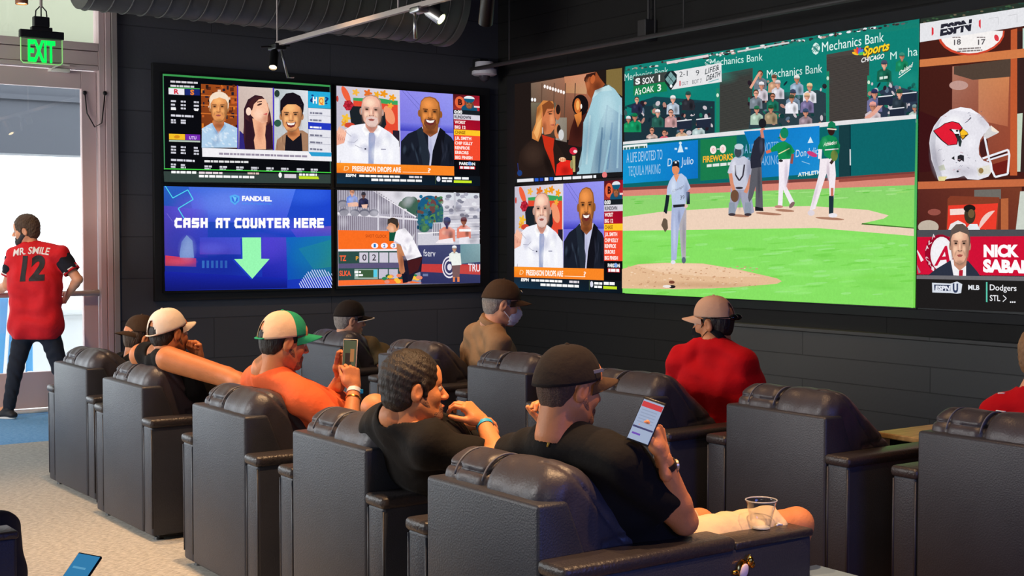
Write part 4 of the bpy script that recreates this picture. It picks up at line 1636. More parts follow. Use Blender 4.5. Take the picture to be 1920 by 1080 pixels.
p.dashes(215, 826, 60, 18, W)
p.dashes(225, 855, 70, 18, W)
p.poly([(68, 912), (640, 900), (840, 935), (68, 962)], (246, 110, 50))
for k in range(18):
    p.ell(p.rnd.uniform(490, 830), p.rnd.uniform(860, 935), 24, 16, p.rnd.choice([(240, 130, 90), (30, 100, 60), (250, 190, 60), (226, 140, 120), (44, 130, 80)]))
# player
p.poly([(600, 560), (650, 600), (700, 760), (680, 850), (640, 850), (610, 700)], (196, 130, 90))
p.poly([(640, 690), (840, 690), (830, 830), (770, 850), (740, 920), (660, 930), (650, 800)], (30, 26, 44))
p.poly([(700, 730), (840, 700), (800, 820), (720, 860)], (70, 26, 30))
p.poly([(575, 560), (600, 450), (680, 430), (740, 500), (835, 690), (700, 728), (660, 640), (640, 580)], (244, 240, 246))
p.poly([(575, 540), (640, 580), (590, 570)], (206, 200, 214))
p.drape(590, 460, 830, 700, (190, 184, 200), (255, 255, 255), 10, .6, 20)
p.soft(700, 700, 90, 30, (150, 140, 160), .6, -10)
p.ell(575, 400, 50, 66, (214, 150, 110), -12)
p.poly([(516, 400), (520, 350), (560, 334), (610, 345), (622, 400), (606, 440), (590, 400), (548, 380)], (60, 50, 44))
p.poly([(530, 400), (506, 430), (522, 442), (540, 470), (580, 470), (570, 410)], (226, 166, 130))
p.poly([(620, 640), (660, 700), (680, 830), (650, 870), (625, 820)], (190, 120, 84))
p.poly([(650, 850), (700, 850), (706, 930), (660, 936)], (24, 22, 40))
p.soft(560, 440, 26, 30, (250, 200, 166), .6)
p.soft(650, 740, 26, 90, (110, 60, 40), .6)
for k in range(14):
    p.soft(p.rnd.uniform(80, 760), p.rnd.uniform(90, 430), 60, 60, p.rnd.choice([(90, 86, 100), (220, 218, 228)]), .35)
for k in range(14):
    p.soft(p.rnd.uniform(1040, 1360), p.rnd.uniform(120, 560), 60, 40, p.rnd.choice([(110, 106, 120), (246, 244, 248)]), .4)
p.build('screen_image', t, c)

# ------------------------------------------------------------------ large wall screens
zb0, zb1 = onx(1171, 550.5, TB)[2], onx(1171, 124.5, TB)[2]
yb0, yb1 = onx(1171, 300, TB)[1], onx(1721, 300, TB)[1]
yl = onx(965, 300, TB)[1]
zm = onx(965, 343, TB)[2]


def big(label, ya, yb_, z0, z1):
    t, c = display('wall_screen', 'B', (ya, z0), (yb_, z1), label, 0.03)
    t['group'] = 'large screens on the right wall'
    return t, c


# ---- couple in a restaurant
t, c = big('smaller upper wall screen showing a woman in red and tall man in blue', yb0 + 0.008, yl, zm + 0.004, zb1)
p = Pic('B')
p.view(940, 100, 4.32)
p.poly([(105, 215), (992, 98), (996, 1050), (108, 1062)], (32, 24, 22))
p.grad([(240, 242), (760, 150), (760, 700), (245, 700)], [(120, 100, 84), (196, 120, 90), (120, 60, 40), (70, 56, 44)])
p.grad([(510, 190), (700, 165), (690, 330), (520, 320)], [(196, 130, 96), (206, 140, 110), (196, 150, 110), (180, 130, 90)])
p.grad([(240, 400), (440, 400), (440, 700), (245, 700)], [(120, 110, 90), (100, 96, 80), (70, 50, 40), (60, 44, 36)])
p.grad([(440, 520), (530, 520), (530, 720), (440, 700)], [(150, 140, 126), (140, 130, 116), (120, 110, 100), (150, 146, 136)])
p.poly([(850, 135), (978, 118), (980, 350), (850, 250)], (126, 106, 60))
for x in (330, 430, 520, 600):
    p.line([(x, 240), (x - 10, 520)], 8, (96, 70, 56))
for k in range(8):
    p.ell(352 + k * 22, 268 + k * 7, 9, 15, (250, 240, 236))
p.ell(250, 375, 9, 15, W)
p.ell(273, 377, 9, 15, W)
# people behind
p.ell(455, 480, 24, 62, (190, 110, 70))
p.ell(460, 455, 18, 40, (40, 26, 22))
p.ell(455, 630, 26, 60, (200, 124, 80))
p.ell(466, 620, 16, 40, (40, 30, 26))
p.ell(485, 660, 22, 44, (206, 206, 206))
p.poly([(560, 620), (600, 500), (700, 470), (720, 700), (640, 760), (540, 740)], (70, 30, 24))
p.ell(640, 420, 66, 86, (24, 16, 18))
p.ell(618, 425, 28, 62, (206, 110, 50))
p.ell(620, 420, 14, 40, (240, 170, 90))
p.poly([(590, 500), (650, 470), (650, 540), (620, 600)], (220, 130, 60))
p.ell(648, 430, 7, 20, (236, 236, 230))
# woman
p.poly([(120, 1000), (150, 800), (250, 690), (340, 670), (420, 690), (470, 760), (520, 850), (560, 1005)], (40, 28, 24))
p.poly([(330, 660), (430, 690), (420, 780), (440, 990), (400, 880), (350, 760)], (196, 48, 26))
p.poly([(440, 990), (450, 900), (500, 860), (570, 870), (580, 980), (520, 1010)], (226, 40, 30))
p.poly([(250, 690), (250, 640), (280, 560), (290, 440), (340, 380), (420, 390), (430, 460), (340, 520), (330, 640), (300, 715)], (206, 130, 66))
p.poly([(262, 640), (300, 560), (330, 520), (310, 640), (290, 700)], (236, 170, 100))
p.poly([(330, 560), (330, 480), (380, 430), (420, 450), (430, 500), (440, 560), (430, 610), (400, 650), (350, 660)], (206, 120, 76))
p.poly([(340, 520), (330, 420), (390, 380), (430, 420), (420, 450), (370, 450)], (130, 70, 36))
p.ell(398, 490, 16, 7, (60, 30, 24))
p.line([(375, 478), (415, 466)], 6, (60, 30, 20))
p.ell(415, 580, 16, 7, (150, 40, 40))
p.line([(334, 600), (336, 650)], 6, (240, 236, 230))
p.ell(495, 860, 28, 18, (250, 210, 170))
for k in range(3):
    p.ell(480 + k * 18, 862, 8, 14, (220, 150, 110))
p.ell(585, 790, 32, 30, (206, 36, 60))
p.ell(600, 795, 16, 13, (240, 220, 220))
p.poly([(575, 830), (600, 830), (600, 960), (580, 960)], (180, 170, 110))
p.ell(570, 900, 12, 36, (150, 140, 90))
# tall man
p.poly([(670, 200), (700, 170), (770, 150), (800, 200), (840, 250), (780, 330), (730, 370), (700, 330), (690, 280)], (150, 74, 40))
p.poly([(670, 220), (690, 170), (765, 152), (760, 190), (710, 190), (690, 240)], (56, 28, 22))
p.ell(742, 210, 18, 36, (190, 96, 50), 10)
p.ell(692, 225, 12, 6, (40, 20, 18))
p.grad([(760, 300), (978, 360), (980, 960), (610, 985)], [(150, 190, 204), (140, 176, 196), (120, 150, 176), (150, 180, 190)])
p.poly([(610, 985), (650, 900), (665, 560), (720, 430), (760, 300), (870, 255), (920, 290), (978, 370), (980, 500), (860, 420), (800, 560), (760, 760), (720, 985)], (160, 200, 212))
p.poly([(760, 300), (870, 255), (900, 300), (800, 310), (735, 370)], (186, 216, 222))
for (a, b, cc) in (((860, 420), (830, 700), (120, 156, 180)), ((820, 600), (790, 970), (96, 130, 156)), ((900, 560), (860, 940), (110, 146, 176)), ((960, 420), (940, 930), (170, 204, 216)), ((720, 500), (690, 900), (186, 216, 222)), ((880, 700), (830, 980), (150, 190, 206))):
    p.line([a, b], 15, cc)
p.soft(860, 460, 90, 220, (196, 226, 234), .6)
p.soft(700, 700, 50, 240, (96, 130, 160), .55, 8)
p.soft(930, 800, 50, 220, (100, 140, 170), .5)
p.soft(790, 820, 40, 200, (80, 116, 146), .6, 6)
p.soft(780, 270, 50, 60, (80, 34, 20), .7)
p.soft(700, 250, 26, 60, (206, 120, 76), .5)
p.soft(260, 820, 110, 120, (76, 56, 46), .5)
p.soft(380, 900, 40, 120, (16, 10, 10), .7, -16)
p.soft(410, 540, 26, 70, (246, 170, 120), .6)
p.soft(350, 600, 26, 60, (110, 50, 30), .6)
p.soft(300, 560, 24, 110, (246, 190, 120), .5, 10)
p.soft(300, 470, 26, 70, (110, 56, 26), .6, 14)
p.soft(520, 950, 50, 50, (120, 10, 12), .6)
p.soft(620, 620, 70, 120, (30, 12, 12), .6)
p.ell(620, 940, 14, 20, (40, 36, 40))
p.ell(150, 970, 20, 24, (30, 60, 120))
p.line([(134, 890), (140, 960)], 6, (40, 50, 110))
# ticker strip
p.poly([(108, 1010), (996, 958), (996, 1050), (108, 1062)], (26, 26, 28))
p.poly([(130, 1020), (262, 1012), (264, 1048), (130, 1056)], (226, 226, 230))
for k, cc in enumerate(((40, 90, 200), (30, 60, 160), (230, 230, 240), (40, 90, 190))):
    p.rect(272 + k * 40, 1012 - k * 3, 302 + k * 40, 1042 - k * 3, cc)
p.dashes(430, 1005, 340, 26, (236, 236, 240), -0.055)
p.ell(838, 985, 20, 26, (226, 120, 120))
p.build('screen_image', t, c)

# ---- second copy of the talk programme
t, c = big('smaller lower wall screen beside the corner showing the two laughing men again', yb0 + 0.008, yl, zb0, zm - 0.004)
p = Pic('B')
p.quad((965, 350), (1171, 337), (1171, 550), (965, 540), 1000, 700)
rundown_show(p)
p.build('screen_image', t, c)

# ---- baseball game
t, c = big('huge main wall screen showing a baseball game on bright green grass', yb1, yb0 - 0.008, zb0, zb1)
p = Pic('B')
TEAL, TEAL2 = (14, 122, 112), (10, 104, 100)
p.grad([(1171.5, 125), (1724, 35), (1716, 577), (1171.5, 550)], [(20, 130, 118), (20, 124, 112), (120, 214, 80), (110, 206, 76)])
p.view(1160, 30, 3.31)
# crowd strip along the top
for k in range(150):
    u = p.rnd.random()
    x = 40 + u * 1770
    y = 318 - u * 292 + p.rnd.uniform(0, 26) * (1 - 0.6 * u)
    p.ell(x, y + 6, p.rnd.uniform(6, 16), p.rnd.uniform(4, 8), p.rnd.choice([(226, 226, 226), (40, 46, 50), (190, 150, 140), (90, 96, 96), (30, 110, 96), (236, 232, 236), (60, 44, 44)]), -9)
p.line([(300, 292), (560, 246)], 16, (226, 206, 210))
p.line([(740, 222), (1060, 165)], 10, (206, 206, 206))
p.poly([(38, 345), (1864, 70), (1862, 640), (38, 790)], (16, 126, 114))
# gates
p.poly([(630, 360), (835, 322), (830, 700), (628, 722)], (66, 66, 62))
p.poly([(1292, 240), (1560, 190), (1552, 640), (1298, 662)], (74, 68, 64))
for k in range(48):
    y = 370 + k * 7.2
    p.line([(632, y), (830, y - 25)], 2.2, (44, 46, 46))
for k in range(56):
    y = 262 + k * 7.2
    p.line([(1294, y), (1556, y - 30)], 2.2, (48, 44, 44))
for x, y0, y1 in ((618, 450, 722), (1302, 345, 665), (1556, 370, 500)):
    p.poly([(x - 9, y0), (x + 9, y0 - 2), (x + 9, y1), (x - 9, y1 + 2)], (30, 130, 100))
    p.ell(x, y0 + 42, 8, 12, (206, 226, 206))
# darker seat bays
p.grad([(40, 560), (230, 500), (600, 530), (600, 720)], [(20, 60, 70), (24, 70, 80), (30, 60, 70), (30, 50, 60)])
p.poly([(40, 780), (40, 640), (160, 560), (600, 530), (600, 725)], (30, 50, 60))
p.poly([(810, 700), (830, 560), (940, 480), (1240, 460), (1290, 480), (1292, 662)], (44, 62, 70))
p.poly([(1540, 640), (1570, 490), (1700, 430), (1862, 470), (1862, 612)], (44, 56, 76))


def diamond_logo(cx, cy, rx, ry):
    p.poly([(cx - rx, cy + 3), (cx - rx * .5, cy - ry * .75), (cx, cy - ry), (cx + rx * .6, cy - ry * .75), (cx + rx, cy - 3), (cx + rx * .5, cy + ry * .75), (cx, cy + ry), (cx - rx * .6, cy + ry * .75)], (214, 236, 230))
    for k in (-0.45, 0, 0.45):
        p.line([(cx - rx * .6 + k * rx, cy + ry * .6 + k * 0), (cx + rx * .5 + k * rx * .6, cy - ry * .7)], 4, TEAL)
        p.line([(cx - rx * .7 + k * rx * .6, cy - ry * .4), (cx + rx * .6 + k * rx * .5, cy + ry * .5)], 4, TEAL)


p.text('Mechanics Bank', (1266, 224), (1650, 158), 62, (226, 244, 240), 0.0)
diamond_logo(1228, 203, 27, 38)
p.text('Mechanics Bank', (572, 312), (898, 276), 46, (206, 236, 230), 0.0)
diamond_logo(560, 290, 22, 22)
p.text('Mechanics Bank', (924, 388), (1268, 350), 54, (220, 242, 238), 0.0)
p.text('Mechanics Bank', (40, 404), (310, 360), 46, (206, 236, 230), 0.0)
p.text('M', (1690, 272), (1730, 266), 48, (206, 236, 230), 0.0)
p.text('ha', (1800, 252), (1860, 244), 56, (206, 236, 230), 0.0)
# channel mark
for k, cc in enumerate(((240, 190, 50), (240, 120, 40), (226, 60, 60), (130, 80, 180), (60, 130, 220), (80, 190, 90))):
    a = -165 + k * 30
    p.ell(1494 + 20 * math.cos(math.radians(a)), 240 + 26 * math.sin(math.radians(a)), 22, 9, cc, a)
p.text('Sports', (1524, 250), (1684, 214), 58, (90, 60, 20), 0.05, 0.2)
p.text('Sports', (1520, 246), (1680, 210), 58, (250, 210, 40), 0.03, 0.2)
p.text('CHICAGO', (1508, 290), (1650, 262), 30, (246, 246, 246), 0.02, 0.2)
# clutter between the seats
for k in range(190):
    zx = p.rnd.choice([(45, 600, 540, 740), (815, 1285, 400, 680), (1545, 1860, 420, 640)])
    x, y = p.rnd.uniform(zx[0], zx[1]), p.rnd.uniform(zx[2], zx[3])
    if y > 790 - x * .098:
        continue
    p.ell(x, y, p.rnd.uniform(5, 17), p.rnd.uniform(5, 20), p.rnd.choice([(20, 60, 60), (200, 190, 196), (60, 90, 90), (180, 130, 116), (20, 40, 50), (90, 110, 130), (30, 110, 90), (40, 30, 40)]), p.rnd.uniform(-40, 40))
for k in range(16):
    p.soft(p.rnd.uniform(60, 1840), p.rnd.uniform(330, 480), 120, 50, p.rnd.choice([(10, 96, 90), (36, 150, 134)]), .3)
# spectators
GREEN, NAVY, GREY = (20, 130, 84), (40, 44, 70), (150, 160, 176)
rows = [((120, 520), 34, NAVY, None), ((68, 640), 34, (30, 140, 90), (226, 226, 226)), ((108, 625), 40, (20, 140, 90), (20, 120, 76)), ((250, 600), 38, (40, 90, 80), (236, 232, 232)), ((345, 515), 40, (176, 190, 206), (232, 232, 232)), ((332, 600), 38, (196, 150, 150), None), ((440, 490), 40, (44, 44, 52), (40, 80, 76)),
        ((215, 710), 36, (196, 170, 160), None), ((292, 725), 34, (230, 90, 110), None), ((400, 700), 38, (206, 170, 140), (30, 110, 70)), ((505, 672), 40, (176, 196, 196), None),
        ((888, 360), 40, (110, 120, 130), None), ((896, 430), 40, (206, 196, 206), (236, 232, 236)), ((862, 480), 40, (120, 130, 140), None), ((975, 385), 38, (196, 150, 120), (120, 80, 60)), ((998, 420), 40, (210, 206, 216), (216, 206, 206)), ((966, 500), 38, (30, 110, 90), None),
        ((1116, 390), 42, (150, 170, 190), (226, 226, 220)), ((1092, 480), 44, (120, 140, 160), (60, 70, 96)), ((1196, 440), 42, (224, 224, 232), (236, 200, 150)), ((1180, 500), 42, (120, 110, 150), (236, 190, 150)), ((1085, 510), 40, (232, 232, 240), (70, 80, 60)), ((868, 580), 40, (170, 196, 176), (40, 110, 76)), ((956, 575), 40, (160, 140, 110), (30, 90, 60)), ((1172, 598), 42, (150, 130, 140), (60, 80, 110)),
        ((1660, 300), 46, (24, 96, 76), (70, 80, 100)), ((1770, 250), 40, (26, 130, 90), (60, 140, 120)), ((1600, 480), 48, (110, 110, 150), (50, 50, 90)), ((1755, 480), 46, (44, 56, 66), (40, 80, 60)), ((1590, 560), 50, (206, 190, 196), (230, 160, 150)), ((1850, 570), 38, (180, 196, 190), (120, 150, 150))]
p.clip = (38, 20, 1862, 760)
for (q, h, sh, cp_) in rows:
    p.fan(q[0], q[1], h, sh, cp_, p.rnd.choice([(226, 164, 140), (206, 140, 116), (190, 126, 100)]))
p.clip = None
p.line([(830, 450), (870, 380), (890, 350)], 15, (226, 164, 140))
p.line([(1545, 640), (1600, 600), (1650, 540)], 24, (226, 164, 146))
p.text('Oakland', (1750, 372), (1834, 316), 30, (240, 246, 240), 0.02, 0.2)
p.line([(1750, 385), (1826, 330)], 4, (240, 246, 240))
p.dashes(1632, 380, 58, 16, (206, 226, 216), -0.15)
for (x, y) in ((420, 650), (540, 640), (1820, 480), (1740, 575), (1668, 500)):
    p.poly([(x - 46, y), (x + 46, y - 9), (x + 46, y - 3), (x - 46, y + 7)], (226, 228, 232))
    p.poly([(x - 46, y + 7), (x + 46, y - 3), (x + 44, y + 50), (x - 44, y + 58)], (34, 42, 60))
# score bug
p.poly([(104, 378), (312, 346), (312, 408), (104, 436)], (60, 66, 64))
p.poly([(104, 436), (312, 408), (312, 468), (104, 496)], (24, 126, 74))
p.poly([(330, 348), (650, 292), (652, 410), (340, 458)], (226, 226, 228))
p.poly([(296, 375), (318, 345), (350, 340), (374, 365), (372, 410), (336, 464), (300, 415)], (26, 40, 44))
for dx, dy in ((0, -26), (-18, 0), (18, -4), (0, 22)):
    p.poly([(336 + dx, 372 + dy), (352 + dx, 394 + dy), (336 + dx, 416 + dy), (320 + dx, 394 + dy)], (120, 160, 160))
p.ell(338, 436, 8, 10, (236, 240, 240))
p.text('SOX', (160, 424), (232, 412), 38, (240, 240, 240), 0.02)
p.text('1', (260, 406), (270, 404), 40, (240, 240, 240), 0.02)
p.text('OAK', (158, 482), (232, 470), 38, (240, 246, 240), 0.01)
p.text('3', (252, 468), (276, 464), 42, (240, 246, 240), 0.02)
p.text("A's", (112, 492), (152, 486), 40, (236, 244, 236), 0.02)
p.text('S', (116, 426), (146, 421), 36, (236, 240, 240), 0.05)
p.text('2-1', (390, 380), (440, 372), 34, (70, 74, 80), 0.0)
p.text('9', (492, 372), (512, 369), 36, (70, 74, 80), 0.0)
p.text('1', (390, 436), (397, 435), 34, (200, 60, 70), 0.0)
p.text('OUT', (404, 432), (444, 426), 22, (110, 112, 116), 0.0)
p.text('BOT 7', (470, 424), (528, 414), 26, (100, 104, 110), 0.0)
p.text('LIFE&', (548, 364), (636, 334), 36, (60, 70, 74), 0.01, 0.15)
p.text('DEATH', (556, 404), (640, 374), 34, (50, 60, 64), 0.02, 0.15)
p.line([(570, 412), (634, 392)], 4, (90, 170, 170))
# boundary wall with adverts
p.poly([(38, 782), (880, 700), (1400, 650), (1862, 612), (1862, 640), (1400, 678), (880, 728), (38, 802)], (226, 224, 226))
p.view(1160, 280, 3.31)
p.poly([(38, -28), (880, -99), (1400, -150), (1858, -190), (1852, 140), (1300, 180), (740, 208), (38, 240)], (14, 100, 104))
p.grad([(38, -10), (505, -58), (505, 180), (38, 215)], [(20, 140, 206), (16, 120, 200), (14, 110, 190), (20, 150, 206)])
p.poly([(520, -60), (745, -84), (745, 178), (520, 196)], (26, 122, 76))
p.grad([(790, -110), (1260, -145), (1258, 150), (900, 176)], [(20, 120, 190), (20, 130, 206), (30, 140, 206), (20, 120, 190)])
p.poly([(1380, -145), (1450, -152), (1450, 165), (1380, 172)], (24, 60, 66))
p.line([(1450, -150), (1452, 165)], 6, (8, 40, 50))
p.line([(1450, 0), (1451, 100)], 7, (226, 230, 232))
p.poly([(38, -22), (190, -36), (190, -10), (38, 5)], (236, 240, 240))
p.dashes(44, -10, 140, 14, (60, 110, 100), -0.09)
p.text('A LIFE DEVOTED TO', (62, 84), (284, 62), 64, (170, 206, 234), 0.0)
p.text('TEQUILA MAKING', (72, 166), (272, 150), 62, (150, 196, 230), 0.0)
p.text('Don Julio', (316, 106), (476, 92), 50, (206, 226, 240), 0.0, 0.05)
p.poly([(378, 20), (390, -20), (396, -40), (404, -20), (416, 18)], (206, 230, 244))
p.ell(396, -38, 9, 9, (206, 230, 244))
p.dashes(360, -8, 16, 12, (190, 220, 240))
p.dashes(424, -12, 16, 12, (190, 220, 240))
for x in (600, 660):
    p.ell(x, 4 - (x - 600) * .1, 20, 26, (240, 226, 222))
    p.text('0', (x - 7, 14 - (x - 600) * .1), (x + 7, 13 - (x - 600) * .1), 20, (220, 120, 120), 0.0)
p.rect(624, -4, 638, 2, (230, 230, 230))
p.text('FIREWORKS', (536, 82), (722, 64), 38, (246, 180, 50), 0.03)
p.dashes(560, 94, 150, 18, (220, 226, 220), -0.09)
p.text('A LIFE DEVOTED', (796, 26), (1010, 6), 58, (130, 180, 224), 0.0)
p.text('TO MAKING', (800, 110), (1012, 92), 60, (130, 180, 224), 0.0)
p.text('Don Julio', (1112, 50), (1256, 30), 48, (196, 220, 240), 0.0, 0.05)
p.poly([(1186, 0 - 38), (1196, -60), (1204, -78), (1212, -60), (1222, -40)], (206, 230, 244))
p.ell(1214, 30, 34, 14, (200, 60, 120), 24)
p.line([(1150, 75), (1200, 92)], 4, (150, 200, 230))
p.text('ATHLETICS', (1126, 170), (1290, 150), 24, (226, 240, 236), 0.03)
# ground
p.poly([(38, 238), (740, 204), (1300, 178), (1852, 138), (1852, 190), (1300, 230), (38, 272)], (120, 62, 58))
p.poly([(38, 256), (740, 226), (1300, 196), (1852, 152), (1850, 225), (1300, 262), (38, 296)], (214, 134, 118))
p.poly([(1380, 185), (1852, 150), (1852, 172), (1380, 205)], (150, 74, 64))
p.grad([(38, 292), (1850, 222), (1846, 545), (38, 520)], [(142, 206, 112), (136, 208, 106), (134, 220, 98), (140, 218, 104)])
p.poly([(38, 420), (300, 385), (700, 362), (1200, 352), (1560, 376), (1690, 410), (1660, 430), (1525, 460), (1846, 490), (1846, 542), (1240, 488), (38, 508)], (234, 206, 184))
p.poly([(1525, 458), (1690, 472), (1846, 486), (1846, 492), (1520, 466)], (60, 110, 40))
p.grad([(38, 508), (1240, 488), (1846, 540), (1840, 985)], [(126, 222, 86), (124, 222, 80), (118, 220, 70), (110, 214, 70)])
p.poly([(38, 506), (1240, 488), (1846, 538), (1842, 982), (1200, 948), (36, 890)], (134, 221, 98))
for k in range(160):
    x, y = p.rnd.uniform(60, 1820), p.rnd.uniform(530, 900)
    if y > 880 + x * .05:
        continue
    p.ell(x, y, p.rnd.uniform(20, 80), p.rnd.uniform(3, 9), p.rnd.choice([(144, 226, 112), (122, 212, 84), (138, 224, 100), (150, 226, 124)]), -4)
for k in range(40):
    x, y = p.rnd.uniform(60, 1820), p.rnd.uniform(296, 345)
    p.ell(x, y - x * .03, p.rnd.uniform(20, 60), p.rnd.uniform(2, 5), p.rnd.choice([(150, 216, 110), (110, 196, 80), (160, 220, 130)]), -3)
for k in range(26):
    p.soft(p.rnd.uniform(80, 1780), p.rnd.uniform(540, 880), p.rnd.uniform(90, 240), p.rnd.uniform(14, 40), p.rnd.choice([(110, 200, 72), (160, 236, 130), (124, 212, 80)]), .4, 2)
p.poly([(36, 742), (140, 712), (300, 704), (540, 708), (760, 745), (1000, 800), (1030, 818), (1000, 834), (700, 858), (400, 868), (36, 862)], (226, 186, 148))
p.poly([(120, 718), (300, 706), (540, 710), (760, 748), (900, 790), (600, 790), (300, 770)], (234, 198, 164))
for k in range(120):
    x, y = p.rnd.uniform(60, 880), p.rnd.uniform(725, 850)
    p.ell(x, y, p.rnd.uniform(4, 9), p.rnd.uniform(2, 4), p.rnd.choice([(206, 160, 124), (240, 210, 180), (196, 150, 116)]))
p.soft(500, 840, 460, 26, (190, 146, 110), .6, 1)
p.soft(360, 730, 260, 30, (246, 214, 184), .6)
p.ell(348, 824, 18, 10, (120, 66, 50))
p.ell(350, 852, 22, 10, (36, 30, 34))
p.ell(318, 850, 26, 9, (236, 226, 220))
for x, y, rx in ((950, 400, 80), (1050, 380, 60), (1330, 430, 90), (770, 412, 60)):
    p.ell(x, y, rx, 8, (170, 122, 100), 4)
# catcher
U1, U2 = (196, 198, 214), (160, 162, 182)
p.poly([(715, 240), (835, 240), (860, 390), (835, 405), (800, 400), (775, 300), (740, 400), (706, 395)], U2)
p.poly([(718, 70), (740, 48), (800, 44), (838, 75), (858, 140), (836, 165), (836, 250), (720, 250), (722, 165), (694, 145)], U1)
p.line([(712, 150), (722, 215), (735, 255)], 22, (214, 140, 110))
p.line([(842, 160), (826, 225), (805, 270)], 22, (214, 140, 110))
p.line([(742, 100), (745, 160), (768, 195), (790, 165), (800, 95)], 9, (50, 46, 56))
p.poly([(752, 100), (790, 98), (780, 165), (768, 180), (756, 165)], (206, 210, 222))
p.ell(765, 12, 30, 44, (120, 150, 170))
p.ell(760, 20, 22, 30, (60, 70, 80))
p.ell(766, -16, 28, 18, (190, 206, 214))
p.ell(768, 240, 24, 7, (50, 46, 56))
p.ell(740, 290, 26, 38, (110, 76, 56))
for x in (722, 822):
    p.poly([(x - 18, 330), (x + 18, 330), (x + 22, 400), (x - 22, 400)], (140, 150, 166))
    p.ell(x, 405, 22, 9, (60, 50, 56))
p.soft(830, 130, 26, 110, (110, 112, 140), .6)
p.soft(735, 110, 20, 60, (236, 236, 246), .6)
p.soft(770, 320, 16, 80, (110, 110, 136), .6)
# umpire
p.poly([(846, 0), (905, -100), (925, -60), (926, 20), (905, 90), (912, 250), (915, 375), (868, 380), (870, 230), (850, 300), (830, 330), (822, 300), (845, 120)], (92, 92, 100))
p.poly([(836, 60), (860, -50), (890, -80), (926, -60), (924, 10), (900, 60), (905, 110), (840, 120)], (40, 42, 56))
p.line([(915, -70), (905, -120), (925, -130)], 18, (206, 130, 110))
p.ell(912, -160, 24, 30, (30, 30, 36))
p.poly([(866, 355), (915, 365), (918, 384), (866, 382)], (30, 30, 36))
# batter walking
p.poly([(1012, 60), (1085, 60), (1075, 160), (1060, 230), (1112, 330), (1085, 345), (1040, 250), (1036, 350), (1008, 350), (1015, 200)], (240, 232, 240))
p.poly([(980, -20), (1010, -40), (1050, -50), (1090, -25), (1114, 15), (1090, 40), (1085, 60), (1012, 65), (1005, 10), (960, 20), (955, 5)], (20, 140, 80))
p.line([(1012, 30), (1080, -5)], 6, (236, 226, 170))
p.line([(965, 10), (935, 20)], 18, (220, 110, 80))
p.line([(1100, 30), (1092, 90)], 16, (150, 80, 70))
p.ell(1040, -82, 22, 32, (226, 140, 100))
p.ell(1048, -100, 26, 34, (20, 130, 90))
p.poly([(1020, -78), (1005, -70), (1030, -62)], (20, 130, 90))
p.ell(1026, 72, 14, 8, (40, 40, 46))
p.ell(1014, 356, 26, 9, (190, 130, 120))
p.ell(1095, 345, 24, 12, (130, 100, 100), -50)
p.soft(1075, 10, 26, 50, (10, 84, 50), .7)
p.soft(1060, 160, 18, 110, (190, 176, 196), .7)
p.soft(890, 200, 14, 150, (50, 50, 60), .6)
p.soft(905, -20, 16, 60, (80, 84, 104), .6)
# second batter
p.poly([(1270, 60), (1360, 55), (1368, 160), (1356, 300), (1330, 310), (1325, 200), (1310, 150), (1240, 370), (1205, 380), (1220, 320), (1262, 160)], (240, 230, 236))
p.poly([(1325, 290), (1355, 285), (1352, 400), (1325, 400)], (30, 50, 60))
p.line([(1345, 240), (1345, 290)], 16, (196, 110, 90))
p.poly([(1258, -20), (1285, -75), (1330, -90), (1370, -72), (1394, -25), (1388, 25), (1360, 40), (1330, 62), (1296, 40), (1290, 5), (1256, 0)], (20, 136, 82))
p.line([(1300, 5), (1384, -2)], 7, (236, 230, 236))
p.text('Athletics', (1290, -18), (1372, -32), 24, (246, 240, 232), 0.02, 0.2)
p.line([(1272, 0), (1268, 60)], 22, (236, 232, 240))
p.line([(1372, 20), (1350, 70), (1335, 90)], 18, (60, 44, 40))
p.ell(1358, 40, 22, 34, (110, 130, 60))
p.ell(1340, -118, 22, 34, (50, 28, 26))
p.poly([(1316, -128), (1322, -162), (1342, -174), (1364, -160), (1370, -128), (1345, -134)], (20, 124, 84))
p.line([(1314, -126), (1372, -122)], 8, (236, 220, 200))
p.ell(1350, 410, 28, 14, (232, 228, 234))
p.ell(1215, 395, 22, 18, (220, 210, 216))
p.soft(1372, -10, 22, 60, (10, 80, 50), .7)
p.soft(1300, -40, 22, 40, (70, 180, 120), .5)
p.soft(1320, 140, 14, 80, (180, 160, 176), .7)
p.soft(1240, 280, 14, 120, (206, 190, 206), .7, 14)
# pitcher
p.poly([(350, 350), (440, 345), (438, 460), (436, 680), (412, 690), (395, 480), (378, 685), (346, 690), (344, 470)], (168, 180, 214))
p.poly([(396, 470), (440, 350), (440, 460), (436, 680), (414, 690)], (176, 170, 176))
p.poly([(334, 200), (360, 160), (410, 150), (440, 175), (466, 240), (444, 262), (436, 352), (352, 356), (346, 280), (318, 285), (320, 240)], (184, 198, 226))
p.poly([(360, 160), (378, 205), (398, 155)], (226, 150, 110))
p.line([(325, 285), (318, 340), (308, 398)], 22, (26, 34, 46))
p.line([(450, 265), (452, 340)], 20, (26, 34, 46))
p.ell(436, 352, 14, 12, (226, 190, 180))
p.poly([(356, 345), (430, 340), (430, 356), (360, 362)], (36, 36, 44))
p.poly([(300, 420), (322, 440), (326, 490), (308, 515), (284, 470)], (100, 84, 70))
p.ell(302, 410, 9, 20, (230, 200, 180))
p.ell(374, 124, 23, 36, (222, 140, 96))
p.poly([(350, 108), (356, 78), (376, 68), (396, 82), (396, 118), (380, 104)], (28, 30, 40))
p.rect(368, 76, 380, 88, (230, 230, 230))
p.text('Chicago', (352, 270), (424, 235), 18, (110, 110, 120), 0.0, 0.2)
p.text('39', (402, 312), (428, 310), 26, (80, 84, 96), 0.0)
p.soft(440, 260, 22, 80, (120, 134, 170), .7)
p.soft(360, 230, 22, 60, (226, 236, 250), .6)
